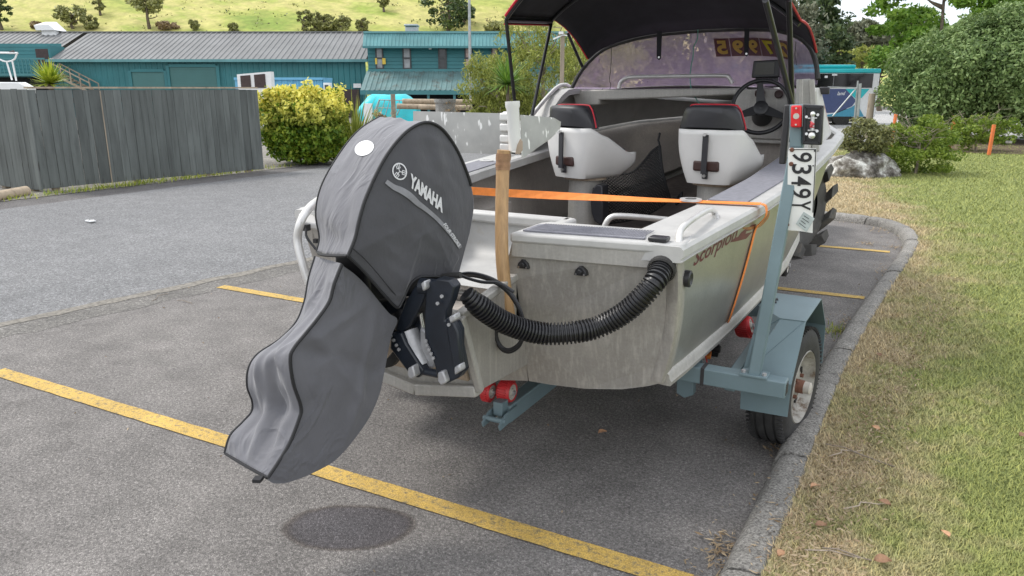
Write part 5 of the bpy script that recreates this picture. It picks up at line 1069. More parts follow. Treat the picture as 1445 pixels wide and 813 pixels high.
# motor pod
PT, PB, PF, PG = onx(652, 446, -1.46), onx(679, 550, -1.46), (2.80, .985), (2.86, .545)
for sgn in (1, -1): MB().prism([(BX + sgn * .31, PT.y, PT.z), (BX + sgn * .31, PB.y, PB.z), (BX + sgn * .31, PG[0], PG[1]), (BX + sgn * .31, PF[0], PF[1])], (-sgn * .014, 0, 0)).obj('pod_side', 'alu_transom', boat, world=True)
MB().prism([(BX - .295, PT.y, PT.z), (BX + .295, PT.y, PT.z), (BX + .295, PB.y, PB.z), (BX, PB.y + .01, PB.z - .05), (BX - .295, PB.y, PB.z)], (0, .016, 0)).obj('pod_back', 'alu_cream', boat, world=True)
MB().prism([(BX - .30, PB.y, PB.z), (BX, PB.y, PB.z - .05), (BX + .30, PB.y, PB.z), (BX + .30, PG[0], PG[1]), (BX, PG[0], PG[1] - .06), (BX - .30, PG[0], PG[1])], (0, 0, .012)).obj('pod_bottom', 'alu_cream', boat, world=True)
mb = MB()
for sgn in (1, -1): mb.bar((BX + sgn * .30, PT.y - .005, PT.z), (BX + sgn * .30, PF[0], PF[1]), .04, .03); mb.bar((BX + sgn * .312, PT.y - .012, PT.z), (BX + sgn * .312, PB.y - .012, PB.z), .03, .03)
mb.bar((BX - .3, PT.y + .0, PT.z), (BX + .3, PT.y + .0, PT.z), .05, .028); mb.bar((BX - .30, PB.y - .01, PB.z), (BX, PB.y - .01, PB.z - .05), .05, .05); mb.bar((BX, PB.y - .01, PB.z - .05), (BX + .30, PB.y - .01, PB.z), .05, .05); mb.obj('pod_rim', 'alu_cream', boat, world=True, bevel=.006)
MB().prism([(BX - .295, PT.y + .02, .78), (BX + .295, PT.y + .02, .78), (BX + .295, 2.80, .80), (BX - .295, 2.80, .80)], (0, 0, .01)).obj('pod_floor', 'alu_inside', boat, world=True)
d = (PB - PT); MB().prism([(BX - .24, PT.y + d.y * .03 - .022, PT.z + d.z * .03), (BX + .272, PT.y + d.y * .03 - .022, PT.z + d.z * .03), (BX + .272, PT.y + d.y * .88 - .022, PT.z + d.z * .88), (BX - .24, PT.y + d.y * .88 - .022, PT.z + d.z * .88)], (0, .020, 0)).obj('transom_pad', 'wood_ply', boat, world=True, bevel=.003)
# port quarter ladder tube, seen left of the motor
mb = MB(); mb.tube(smoothpts([ony(449, 283, 2.9), ony(438, 292, 2.72), ony(425, 312, 2.62), ony(420, 340, 2.6), ony(428, 375, 2.58), ony(436, 400, 2.58)], 6), .02, 10); mb.obj('boarding_rail', 'tube_alu', boat, smooth=True, world=True)
mb = MB(); mb.tube(smoothpts([ony(432, 322, 2.65), ony(433, 335, 2.63), ony(446, 352, 2.63)], 4), .006, 6); mb.box(ony(432, 321, 2.66), (.03, .03, .03)); mb.obj('ladder_latch', 'black_plastic', boat, world=True); MB().box(ony(446, 340, 2.72), (.022, .02, .02)).obj('latch_knob', 'black_plastic', boat, world=True)
MB().prism([ony(421, 301, 2.74), ony(455, 293, 2.9), ony(455, 318, 2.74), ony(430, 313, 2.66)], (0, 0, -.03)).obj('ladder_step', 'white_plastic', boat, world=True, bevel=.008)
# transom fittings
for u, v in ((738, 375), (819, 385)):
    p = ony(u, v, 2.722 if u < 800 else 2.745); mb = MB(); mb.prism([p + Vector((x, -.004, z)) for x, z in ((-.028, -.012), (.028, -.012), (.022, .01), (.006, .026), (-.006, .026), (-.022, .01))], (0, .03, 0)); mb.cyl(p + Vector((0, -.014, .004)), p + Vector((0, 0, .004)), .011, n=12); o = mb.obj('tie_fitting', 'black_plastic', boat, world=True, bevel=.003)
    mb = MB()
    for x in (-.018, .018): mb.cyl(p + Vector((x, -.007, -.006)), p + Vector((x, 0, -.006)), .004, n=8)
    mb.obj('screw', 'chrome', o, world=True)
p = ony(929, 340, 2.86); p = onz(930, 340, 1.175); MB().box(p + Vector((0, 0, .009)), (.075, .062, .018)).obj('hatch_cap', 'black_plastic', boat, world=True, bevel=.006)
p = onz(992, 277, 1.205); mb = MB(); mb.cyl(p + Vector((-.02, -.16, -.004)), p + Vector((-.02, -.16, .006)), .055, n=24); o = mb.obj('rod_holder_flange', 'tube_alu', boat, world=True); mb = MB(); mb.cyl(p + Vector((-.02, -.16, .0)), p + Vector((-.02, -.16, .008)), .028, n=20); mb.obj('rod_holder_bore', 'screen_dark', o, world=True)
# gunwale tread mats, cleat and holder on the far gunwale
rows = []
for sgn, y0, y1 in ((1, 3.86, 6.0), (-1, 4.0, 4.75)):
    rows = [[(BX + sgn * (ip(y, HB) - a), y, ip(y, ZG) + .0105) for a in (.05, .245)] for y in np.linspace(y0, y1, 14)]; MB().grid(rows).obj('gunwale_mat', 'mat_grey', boat, world=True, solid=.005)
p = Vector((BX - 1.0, 5.0, 1.25)); mb = MB(); mb.cyl(p, p + Vector((0, 0, .035)), .018, n=10); mb.bar(p + Vector((-.02, -.06, .04)), p + Vector((.02, .06, .04)), .022); mb.obj('cleat', 'black_plastic', boat, world=True, bevel=.004)
mb = MB(); p = Vector((BX - .99, 4.72, 1.24)); mb.lathe(p, (0, 0, 1), [(-.01, .045), (.012, .05), (.014, .03), (-.02, .028)], 20); mb.obj('rod_holder_flange', 'tube_alu', boat, smooth=True, world=True)
p = ony(968, 392, 3.02); p = onx(968, 393, BX + 1.0); mb = MB(); mb.lathe(p + Vector((.012, 0, 0)), (1, 0, 0), [(-.03, .034), (.006, .034), (.010, .026), (.004, .018), (.004, 0)], 24); mb.obj('drain_fitting', 'black_plastic', boat, smooth=True, world=True)
p = Vector((BX - .74, 4.1, .90)); mb = MB(); mb.lathe(p, (.6, -.8, 0), [(0, .06), (.03, .06), (.035, .045), (.07, .04), (.075, 0)], 16); mb.box(p + Vector((.05, -.05, .03)), (.03, .03, .05)); mb.obj('bilge_fitting', 'black_plastic', boat, smooth=True, world=True)
# white rail over the stern locker
mb = MB(); mb.tube(smoothpts([ony(851, 336, 4.0), ony(853, 320, 4.0), ony(862, 307, 4.02), ony(880, 305, 4.06), ony(930, 309, 4.2), ony(968, 313, 4.3)], 6), .017, 10); mb.obj('stern_rail', 'tube_alu', boat, smooth=True, world=True)
# lettering and flame graphic on the hull side
dg = bpy.context.evaluated_depsgraph_get(); dg.update()
def bvh_of(o): dg = bpy.context.evaluated_depsgraph_get(); dg.update(); e = o.evaluated_get(dg); me = e.to_mesh(); mw = world_of(o); b_ = BVHTree.FromPolygons([mw @ v.co for v in me.vertices], [tuple(p.vertices) for p in me.polygons]); e.to_mesh_clear(); return b_
def hitfn(b_, off):
    def f(u, v):
        for k in range(0, 40):                       # step inwards when a bearing just misses the edge of the surface
            for du, dv in ((0, k), (-k, 0), (0, -k), (k, 0)):
                r = ray(u + du, v + dv).normalized(); h = b_.ray_cast(CAM, r)
                if h[0] is not None: return h[0] - r * off
        return Vector((0, 0, -5))
    return f
sb = bvh_of(side_bvh_o); hs = hitfn(sb, .004)
def on_surf(h, uv0, uv1, uv01):
    def f(a, b_):
        u = uv0[0] + (uv1[0] - uv0[0]) * a + (uv01[0] - uv0[0]) * b_; v = uv0[1] + (uv1[1] - uv0[1]) * a + (uv01[1] - uv0[1]) * b_
        p = h(u, v); return p if p is not None else Vector((0, 0, -5))
    return f
letter(MB0 := MB(), 'Scorpion', on_surf(hs, (977, 383), (1038, 344), (982, 355)), .22, .014).obj('lettering', 'maroon_print', boat, world=True)
def patch(h, pts, name, m_, parent): 
    mb = MB(); q = [h(u, v) for u, v in pts]; mb.add(q, [tuple(range(len(q)))]); o = mb.obj(name, m_, parent, world=True)
    return o
fl_ = [[(1037, 341), (1046, 328), (1056, 320), (1052, 330), (1062, 327), (1053, 337), (1046, 339)], [(1030, 314 + 28), (1037, 336), (1045, 333), (1038, 341)]]
for q in fl_: patch(hs, q, 'flame_graphic', 'maroon_print', boat)
mb = MB(); pts = smoothpts([Vector((u, v, 0)) for u, v in ((1048, 322), (1060, 322), (1072, 318), (1082, 308), (1086, 300), (1083, 297), (1076, 303), (1070, 309))], 5); L_ = []; R_ = []
for i, p in enumerate(pts):
    t = i / (len(pts) - 1); w = 2.6 * math.sin(math.pi * min(1, t * .9 + .1)) + .3; L_.append(hs(p.x, p.y - w)); R_.append(hs(p.x, p.y + w))
mb.grid([L_, R_]); mb.obj('tail_graphic', 'graphic_gold', boat, world=True)
patch(hs, [(1050, 327), (1060, 318), (1068, 316), (1060, 325)], 'flame_graphic', 'maroon_print', boat)
# ------------------------------------------------------------ seats
def seat(cx, cy_, ang, zb):
    T = Matrix.Translation((cx, cy_, zb)) @ Matrix.Rotation(ang, 4, 'Z')
    X = lambda mb: (setattr(mb, 'v', [tuple(T @ Vector(p)) for p in mb.v]), mb)[1]
    U = [(1, .44), (1.02, .36), (1.02, .22), (1.0, .08), (.93, .0), (.78, -.035), (.45, -.05), (.0, -.055)]; U = [(a, b_) for a, b_ in U] + [(-a, b_) for a, b_ in reversed(U[:-1])]
    us = smoothpts([Vector((a, b_, 0)) for a, b_ in U], 3); top = lambda y: (.165 if y > .34 else (.165 + (.34 - y) / .34 * (.35 - .165) if y > 0 else .35))
    rows = []
    for q in np.linspace(0, 1, 11):
        row = []
        for p in us:
            z = q * top(p.y) ; w = .150 + .065 * math.sin(min(1, q * 1.25) * math.pi / 2); yy = p.y * (.80 + .2 * min(1, q * 2)) + .02 - (.03 * q if p.y < .1 else 0); row.append((p.x * w * 1.03, yy, z * .99))
        rows.append(row)
    mb = MB(); mb.grid(rows); k = len(us); mb.f.append(tuple(range(k)))
    s_ = X(mb).obj('pedestal_seat', 'white_plastic', boat, smooth=True, world=True, solid=.022, angle=70)
    mb = MB(); n_ = 15                        # vinyl back pad wrapped over the top of the shell
    o_ = [(-.217, .342), (-.211, .368), (-.182, .45), (-.160, .482), (-.12, .497), (.12, .497), (.160, .482), (.182, .45), (.211, .368), (.217, .342)]
    ra = [(x * 1.0, -.086 + .10 * abs(x / .222) ** 3 + .0, z) for x, z in o_]; mid = [(x * .6, -.108 + .03 * abs(x / .222) ** 2, .350 + (z - .342) * .78 + .010) for x, z in o_]; fr = [(x, .06, z) for x, z in o_]
    mb.grid([mid, ra, [(x * 1.0, .0, z + .004) for x, z in o_], fr, [(x * .7, .07, .33 + (z - .33) * .7) for x, z in o_]]); kk = len(o_); mb.f.append(tuple(range(kk))); mb.f.append(tuple(4 * kk + i for i in range(kk)))
    mb.add([ra[0], ra[-1], fr[-1], fr[0]], [(0, 1, 2, 3)])
    X(mb).obj('back_pad', 'black_vinyl', s_, smooth=True, world=True, angle=60)
    mb = MB(); mb.tube(smoothpts([Vector((x * 1.01, .03, z + .006)) for x, z in o_], 3), .0055, 6); X(mb).obj('piping', 'red_trim', s_, smooth=True, world=True)
    mb = MB(); mb.box((0, .22, .15), (.37, .40, .09)); X(mb).obj('cushion', 'black_vinyl', s_, world=True, bevel=.03)
    mb = MB(); mb.box((0, .425, .135), (.33, .05, .08)); X(mb).obj('cushion_front', 'red_trim', s_, world=True, bevel=.02)
    mb = MB(); mb.box((.0, -.092, .19), (.036, .014, .25)); mb.box((0, -.06, .06), (.034, .02, .06)); st = X(mb).obj('strap', 'black_vinyl', s_, world=True)
    mb = MB(); mb.cyl((0, -.122, .318), (0, -.09, .318), .011, n=10); mb.cyl((0, -.082, .05), (0, -.062, .05), .011, n=10); X(mb).obj('press_stud', 'chrome', st, world=True)
    mb = MB(); mb.box((.0, -.048, .112), (.175, .03, .068)); X(mb).obj('slot', 'seat_slot', s_, world=True, bevel=.012)
    mb = MB(); mb.lathe((0, .17, 0), (0, 0, 1), [(-.012, .0), (-.012, .15), (-.03, .155), (-.03, .12)], 28); X(mb).obj('swivel_plate', 'wood_ply', s_, world=True, smooth=True)
    mb = MB(); mb.lathe((0, .17, 0), (0, 0, 1), [(-.028, .125), (-.05, .122), (-.49, .128), (-.49, .0)], 28); X(mb).obj('pedestal', 'alu_plate', s_, world=True, smooth=True)
    return s_
s1 = seat(-2.245, 5.03, R(-20), 1.135); s2 = seat(-1.245, 5.04, R(-5), 1.145)
mb = MB(); a = ony(853, 291, 5.0); mb.prism([ony(u, v, 4.99) for u, v in ((836, 266), (842, 260), (850, 262), (851, 315), (846, 318), (838, 312), (834, 300), (833, 280))], (0, .12, 0)); mb.obj('pedestal_pocket', 'black_vinyl', s1, world=True, bevel=.01)
# ------------------------------------------------------------ dash and helm
mb = MB(); mb.prism([ony(u, v, 6.12) for u, v in ((806, 127), (1045, 124), (1045, 134), (870, 141), (846, 141), (846, 148), (812, 150))], (0, .25, 0)); mb.obj('dash_beam', 'alu_cream', boat, world=True, bevel=.012)
mb = MB(); q = [ony(u, v, 6.02) for u, v in ((1036, 126), (1140, 124), (1140, 200), (1040, 195))]; mb.prism(q, (0, .10, 0)); co = mb.obj('helm_console', 'alu_cream', boat, world=True, bevel=.012)
mb = MB(); mb.prism([ony(u, v, 6.10) for u, v in ((1036, 195), (1140, 200), (1140, 262), (1030, 262))], (0, .04, 0)); mb.obj('helm_footwell', 'alu_inside', boat, world=True)
mb = MB(); mb.prism([ony(u, v, 6.06) for u, v in ((1036, 195), (1140, 199), (1140, 204), (1036, 199))], (0, -.05, 0)); mb.obj('console_ledge', 'alu_plate', co, world=True)
for u, v, r_ in ((1072, 132, .034), (1099, 133, .03), (1130, 130, .05)): p = ony(u, v, 6.0); mb = MB(); mb.lathe(p, (0, -1, 0), [(-.02, r_), (.012, r_), (.016, r_ * .85), (.006, r_ * .8), (.004, 0)], 24); mb.obj('gauge', 'seat_slot', co, smooth=True, world=True)
# windscreen frame plates on the starboard side
for (u0, u1, ub0, ub1, dy) in ((1127, 1133, 1126, 1131, 5.58), (1141, 1149, 1146, 1156, 5.62)):
    mb = MB(); mb.prism([ony(u0, 112, dy), ony(u1, 112, dy), ony(ub1, 214, dy), ony(ub0, 214, dy)], (0, .02, 0)); mb.obj('cabin_post', 'alu_cream', boat, world=True, bevel=.004)
mb = MB(); mb.prism([ony(u, v, 5.66) for u, v in ((1124, 112), (1143, 111), (1152, 214), (1120, 214))], (0, .015, 0)); mb.obj('cabin_return', 'alu_plate', boat, world=True)
hcab = hitfn(bvh_of(cab_s), .004); patch(hcab, [(1171, 150), (1175, 148), (1178.5, 178), (1174, 181)], 'side_reflector', 'decal_red', boat)
p = hcab(1168, 128); mb = MB(); mb.box(p + Vector((.03, 0, 0)), (.08, .05, .06)); mb.obj('side_lamp', 'black_plastic', boat, world=True, bevel=.008)
# steering wheel
c = ony(1073.5, 150.5, 5.80); nrm = Vector((.10, -.93, .36)).normalized(); wx, wy = basis(nrm); wx = Vector((1, 0, 0)) - nrm * nrm.x; wx.normalize(); wy = nrm.cross(wx)
rw = .198; mb = MB(); mb.tube([c + wx * (rw * math.cos(t)) + wy * (rw * math.sin(t)) for t in np.linspace(0, 2 * math.pi, 56, endpoint=False)], .015, 10, closed=True); sw = mb.obj('steering_wheel', 'black_plastic', boat, smooth=True, world=True)
for a in (R(100), R(205), R(-20)):
    d = wx * math.cos(a) + wy * math.sin(a); sd_ = nrm.cross(d); mb = MB(); mb.prism([c - nrm * .03 + d * .03 + sd_ * .036, c - nrm * .03 + d * .03 - sd_ * .036, c - nrm * .005 + d * (rw - .008) - sd_ * .018, c - nrm * .005 + d * (rw - .008) + sd_ * .018], -nrm * .012); mb.obj('spoke', 'black_plastic', sw, world=True, bevel=.003)
mb = MB(); mb.lathe(c - nrm * .05, nrm, [(0, .05), (.03, .052), (.036, .04), (.034, .02), (.038, 0)], 24); mb.obj('hub', 'black_plastic', sw, smooth=True, world=True)
mb = MB(); mb.cyl(c - nrm * .22, c - nrm * .05, .075, .055, 20); mb.obj('column', 'black_plastic', sw, smooth=True, world=True)
# fish finder
mb = MB(); q = [ony(u, v, 6.15) for u, v in ((1063, 86), (1101, 84), (1100, 109), (1060, 110))]; mb.prism(q, (0, .09, 0)); ff = mb.obj('fish_finder', 'black_plastic', boat, world=True, bevel=.008)
mb = MB(); mb.prism([ony(u, v, 6.146) for u, v in ((1067, 89), (1093, 88), (1092, 105), (1064, 106))], (0, .005, 0)); mb.obj('display', 'screen_dark', ff, world=True)
mb = MB(); mb.prism([ony(u, v, 6.2) for u, v in ((1066, 110), (1098, 109), (1098, 118), (1066, 119))], (0, .04, 0)); mb.obj('bracket', 'black_plastic', ff, world=True)
# ------------------------------------------------------------ windscreen
SU = [(806, 126, 6.05, 806, 126, 6.05), (822, 98, 6.15, 825, 126, 6.3), (850, 71, 6.3, 855, 126.5, 6.55), (885, 58, 6.36, 890, 127, 6.68), (920, 50.5, 6.42, 925, 127, 6.76), (955, 46.5, 6.45, 958, 126.5, 6.8), (990, 43.5, 6.45, 990, 126, 6.82), (1025, 42, 6.43, 1025, 125, 6.78), (1060, 41.5, 6.32, 1060, 124, 6.66), (1088, 42.5, 6.2, 1088, 123, 6.5), (1112, 46.5, 6.05, 1110, 122, 6.28), (1132, 56, 5.9, 1128, 122, 6.05), (1145, 71, 5.78, 1140, 121, 5.85), (1152, 92, 5.7, 1148, 121, 5.72), (1154, 112, 5.66, 1152, 121, 5.66)]
topc = [ony(a, b_, c_) for a, b_, c_, *_ in SU]; botc = [ony(d_, e_, f_) for _, _, _, d_, e_, f_ in SU]
topc = smoothpts(topc, 3); botc = smoothpts(botc, 3)
ws = MB().grid([[b_.lerp(t_, q) + Vector((0, .03 * math.sin(q * math.pi), 0)) for b_, t_ in zip(botc, topc)] for q in np.linspace(0, 1, 8)]).obj('windscreen', 'tinted_screen', boat, smooth=True, world=True)
mb = MB(); mb.tube(topc, .017, 8); mb.tube(botc, .008, 6); mb.obj('screen_trim', 'black_rubber', ws, smooth=True, world=True)
wb = bvh_of(ws); hw = hitfn(wb, .006); hw2 = hitfn(wb, .011)
cells = [(1007, 54.5, 1028, 54.2, '5', 'sticker_orange', 3.5), (1028.8, 54, 1050.5, 53.4, '9', 'sticker_orange', 4), (1051.5, 53.2, 1070, 53.4, '9', 'sticker_orange', 5), (1071, 53.6, 1091, 55, '7', 'sticker_yellow', 5), (1092, 55.2, 1113, 59, '2', 'sticker_orange', 3)]
for (u0, v0, u1, v1, ch, m_, sk) in cells:
    h_ = 25.5; rows = []
    for j in range(4): rows.append([hw(u0 + (u1 - u0) * i / 4 + sk * j / 3, v0 + (v1 - v0) * i / 4 + h_ * j / 3) for i in range(5)])
    st = MB().grid(rows).obj('price_sticker', 'sticker_maroon', ws, world=True)
    w = u1 - u0; letter(mb := MB(), ch, on_surf(hw2, (u1 - w * .16 + sk * .88, v1 + h_ * .88), (u0 + w * .14 + sk * .88, v0 + h_ * .88), (u1 - w * .16 + sk * .12, v1 + h_ * .12)), 0, .045); mb.obj('price_figure', m_, ws, world=True)
mb = MB(); mb.tube(smoothpts([ony(873, 125, 6.2), ony(876, 116, 6.2), ony(884, 110.5, 6.2), ony(900, 108.5, 6.2), ony(960, 107.5, 6.2), ony(1020, 107, 6.2), ony(1029, 110, 6.2), ony(1034, 118, 6.2)], 5), .017, 10); mb.obj('grab_rail', 'tube_alu', boat, smooth=True, world=True)
# port coaming rail
mb = MB(); mb.tube(smoothpts([Vector((BX - 1.0, 5.05, 1.27)), Vector((BX - 1.01, 5.4, 1.50)), Vector((BX - 1.0, 5.85, 1.735)), Vector((BX - .99, 6.05, 1.78)), Vector((BX - .97, 6.15, 1.75))], 5), .017, 10); mb.obj('coaming_rail', 'tube_alu', boat, smooth=True, world=True)
mb = MB(); mb.tube(smoothpts([ony(u, v, 6.22) for u, v in ((985, 42), (984, 55), (979, 66), (978, 80), (975, 95), (974, 115), (977, 130), (984, 142), (990, 150))], 4), .0042, 6); mb.obj('loose_wire', 'wire_green', boat, smooth=True, world=True)
mb = MB(); mb.tube(smoothpts([ony(u, v, 6.22) for u, v in ((863, 68), (862, 95), (860, 113), (862, 120), (858, 134))], 4), .003, 5); mb.tube(smoothpts([ony(u, v, 6.0) for u, v in ((1124, 52), (1122, 75), (1124, 92))], 4), .003, 5); mb.obj('loose_wire', 'pole_black', boat, smooth=True, world=True)
# ------------------------------------------------------------ canopy and its poles
N_ = len(topc)
aftP, aftS = Vector((-2.74, 4.98, 2.25)), Vector((-.77, 4.25, 2.29))
midP, midS = Vector((-2.75, 5.75, 2.295)), Vector((-.75, 5.0, 2.14))
rows = []
def arch(A, B, crown, n):
    out = []
    for i in range(n):
        q = i / (n - 1); p = A.lerp(B, q); p.z += crown * (1 - abs(2 * q - 1) ** 2.6); out.append(p)
    return out
CF = smoothpts([ony(831, 85, 6.16), ony(850, 70, 6.28), ony(885, 57, 6.35), ony(920, 49.5, 6.41), ony(955, 45.5, 6.44), ony(990, 42.5, 6.44), ony(1025, 41, 6.42), ony(1060, 40.5, 6.31), ony(1088, 41.5, 6.19), ony(1112, 45.5, 6.04), ony(1133, 55, 5.88), ony(1146, 68, 5.76), ony(1151, 76, 5.72)], 3); N_ = len(CF)
r_f = [p + Vector((0, -.012, .006)) for p in CF]; r_m = arch(midP, midS, .30, N_); r_a = arch(aftP, aftS, .34, N_)
for q in np.linspace(0, 1, 7): rows.append([a.lerp(b_, q) + Vector((0, 0, .05 * math.sin(q * math.pi))) for a, b_ in zip(r_f, r_m)])
for q in np.linspace(0, 1, 6)[1:]: rows.append([a.lerp(b_, q) + Vector((0, 0, .012 * noise.noise(a * 3))) for a, b_ in zip(r_m, r_a)])
cp = MB().grid(rows).obj('canopy', 'canopy', boat, smooth=True, world=True, solid=.008)
mb = MB(); mb.tube([r[0] + Vector((-.006, 0, .004)) for r in rows], .008, 6); mb.tube([r[-1] + Vector((.006, 0, .004)) for r in rows], .008, 6); mb.tube([p + Vector((0, -.01, 0)) for p in r_a], .011, 6); mb.obj('red_edging', 'red_trim', cp, smooth=True, world=True)
for k in (0,):     # port valance
    e = [r[k] for r in rows[6:]]; mb = MB(); sx = -.015 if k == 0 else .015; mb.grid([e, [p + Vector((sx, 0, -.055)) for p in e]]); mb.obj('valance', 'canopy', cp, world=True, solid=.005)
    mb = MB(); mb.tube([p + Vector((sx, 0, -.055)) for p in e], .006, 5); mb.obj('red_edging', 'red_trim', cp, world=True)
mb = MB(); mb.tube([p + Vector((0, 0, -.022)) for p in r_m], .014, 8); mb.tube([p + Vector((0, 0, -.022)) for p in r_a], .014, 8); mb.obj('canopy_bow', 'pole_black', cp, smooth=True, world=True)
mb = MB(); mb.tube([aftP + Vector((0, 0, -.03)), midP + Vector((0, 0, -.03))], .016, 8); mb.obj('canopy_bow', 'pole_black', cp, smooth=True, world=True)
for (u, v0, v1, w) in ((930, 44, 85, 7), (1053.5, 40, 80, 7)):
    mb = MB(); q = [ony(u - w * .45, v0, 6.24), ony(u + w * .55, v0, 6.24), ony(u + w * .35, v1 - 3, 6.24), ony(u, v1, 6.24), ony(u - w * .5, v1 - 3, 6.24)]; mb.prism(q, (0, .008, 0)); o = mb.obj('hanging_strap', 'canopy', cp, world=True)
    mb = MB(); p = ony(u, v1 - 4, 6.236); mb.cyl(p, p + Vector((0, -.008, 0)), .008, n=10); mb.obj('press_stud', 'chrome', o, world=True)
hp, hs_ = Vector((-2.76, 5.28, 1.33)), Vector((-.735, 5.42, 1.36))
def pole(a, b_, r_=.0135):
    o = MB().tube([a, b_], r_, 10).obj('canopy_pole', 'pole_black', boat, smooth=True, world=True); return o
pole(Vector((-2.76, 5.22, 1.33)), aftP + Vector((0, 0, -.03))); pole(Vector((-2.77, 5.36, 1.34)), midP + Vector((0, 0, -.03)))
pole(ony(801, 46, 6.0), ony(823, 97, 6.17)); pole(ony(1126, 178, 5.42), onx(1080, 0, -.76), .016); pole(ony(1119, 186, 5.42), onx(1113, 0, -.75), .016)
pole(aftS + Vector((0, 0, -.02)), onx(1080, 0, -.76), .016); pole(Vector(onx(1113, 0, -.75)), midS + Vector((0, -.05, .2)), .016)
mb = MB(); mb.box(ony(1121, 184, 5.42), (.05, .06, .16)); mb.obj('pole_hinge', 'black_plastic', boat, world=True, bevel=.008)
# ------------------------------------------------------------ steering hose and cables
cpts = [ony(u, v, y) for u, v, y in ((658, 415, 2.27), (674, 430, 2.30), (702, 450, 2.37), (735, 464, 2.45), (772, 471, 2.52), (810, 469, 2.57), (845, 461, 2.63), (880, 442, 2.66), (908, 417, 2.68), (925, 396, 2.71), (936, 376, 2.80))]
sp_ = smoothpts(cpts, 24); arc = [0]
for a, b_ in zip(sp_, sp_[1:]): arc.append(arc[-1] + (b_ - a).length)
n_ = 397; rs = []; j = 0
for i in range(n_):
    s_ = arc[-1] * i / (n_ - 1)
    while j < len(arc) - 2 and arc[j + 1] < s_: j += 1
    rs.append(sp_[j].lerp(sp_[j + 1], (s_ - arc[j]) / (arc[j + 1] - arc[j])))
hose = MB().tube(rs, .05, 20, rf=lambda q: .0395 + .005 * (1 if math.sin(q * 396 * 2 * math.pi / 6 + .3) > 0 else -1) - (.012 * max(0, 1 - q * 14))).obj('rigging_hose', 'hose_black', boat, smooth=True, world=True, angle=60)
e = rs[-1]; mb = MB(); mb.lathe(e, rs[-1] - rs[-8], [(-.035, .05), (-.03, .056), (.0, .056), (.01, .05), (.012, .0)], 24); mb.obj('hose_collar', 'black_rubber', hose, smooth=True, world=True)
mb = MB()
for off, r_ in ((0, .0085), (.014, .008)):
    mb.tube(smoothpts([ony(u, v + off * 200, 2.56 + off) for u, v in ((646, 388), (665, 386), (690, 392), (712, 405), (728, 425), (737, 448), (738, 470), (732, 486), (718, 494), (706, 488), (700, 472), (704, 458), (716, 450))], 5), r_, 8)
mb.tube(smoothpts([ony(u, v, 2.5) for u, v in ((640, 384), (658, 392), (680, 398), (705, 400), (725, 412))], 5), .007, 8); mb.obj('control_cable', 'black_plastic', boat, smooth=True, world=True)
# ============================================================ OUTBOARD MOTOR
MX, MY = -1.77, 2.25; TH = R(18); mc, ms_ = math.cos(TH), math.sin(TH)
motor = thing('outboard_motor', (MX, MY, 0), 'outboard motor under a dark grey two piece cloth cover with white lettering', 'outboard motor')
def mw(a, b, z): return Vector((MX + a * mc + b * ms_, MY - a * ms_ + b * mc, z))     # motor frame (right, ahead, up)
def mpl(u, v, a):
    nrm = Vector((mc, -ms_, 0)); r = ray(u, v); t = (a - (CAM - Vector((MX, MY, 0))).dot(nrm)) / r.dot(nrm); q = CAM + r * t; d = q - Vector((MX, MY, 0))
    return d.dot(Vector((ms_, mc, 0))), q.z
WU = .16
st_ = [(490, 361), (500, 336), (506, 310), (517, 275), (541, 225), (566, 192), (588, 176), (606, 173), (624, 183), (641, 206), (654, 233), (664, 262), (668, 290), (663, 325), (656, 352), (650, 374), (644, 398)]
pt_ = [(448, 356), (452, 335), (447, 300), (456, 260), (482, 215), (508, 184), (536, 166)]
SP = [mpl(u, v, WU) for u, v in st_]; PP = [mpl(u, v, -WU) for u, v in pt_] + [None] * 10
PP = [p if p else SP[i] for i, p in enumerate(PP)]
def crease(p, f=3.2, th=.10, seed=0.0):       # thin ridges where a noise field crosses zero
    k = noise.noise(Vector(p) * f + Vector((seed, seed * 2, 1.7))); m_ = max(0.0, noise.noise(Vector(p) * 1.7 + Vector((9, seed, 4))) + .25)
    return max(0.0, 1 - abs(k) / th) ** 1.5 * min(1, m_ * 1.6)
def cr(P, k=5): return [(p.x, p.y) for p in smoothpts([Vector((a, b_, 0)) for a, b_ in P], k)]
SPs, PPs = cr(SP), cr(PP)
ctr = np.mean(np.array(SP), 0)
rows = []
for i, (s_, p_) in enumerate(zip(SPs, PPs)):
    row = []
    for j in range(37):
        q = j / 36; a = WU - 2 * WU * q; b_ = s_[0] + (p_[0] - s_[0]) * q; z = s_[1] + (p_[1] - s_[1]) * q
        d = np.array([b_ - ctr[0], z - ctr[1]]); d = d / (np.linalg.norm(d) + 1e-6); k = math.sin(q * math.pi) * .006
        t = i / len(SPs); w = .012 * noise.noise(Vector((a * 9, b_ * 5, z * 5))) + (.010 * noise.noise(Vector((a * 22, b_ * 6, z * 9 + 3))) if t < .45 else .004 * noise.noise(Vector((a * 30, b_ * 12, z * 12)))); w += .008 * math.sin(z * 55 + a * 20) * max(0, 1 - abs(z - 1.24) / .08)
        k += (.7 * w - .004 + .007 * crease((a, b_ * .8, z), 4.5, .12, 8.0)) * math.sin(q * math.pi); row.append(mw(a, b_ + d[0] * k, z + d[1] * k))
    rows.append(row)
cowl = MB().grid(rows).obj('cowl_cover', 'cover_light', motor, smooth=True, world=True, solid=.004, angle=80)
hem = [(644, 398), (632, 392), (617, 390), (603, 390), (591, 391), (580, 399), (573, 411), (567, 425), (560, 434), (545, 420), (525, 397), (508, 378), (490, 361)]
HM = [mpl(u, v, WU) for u, v in hem]
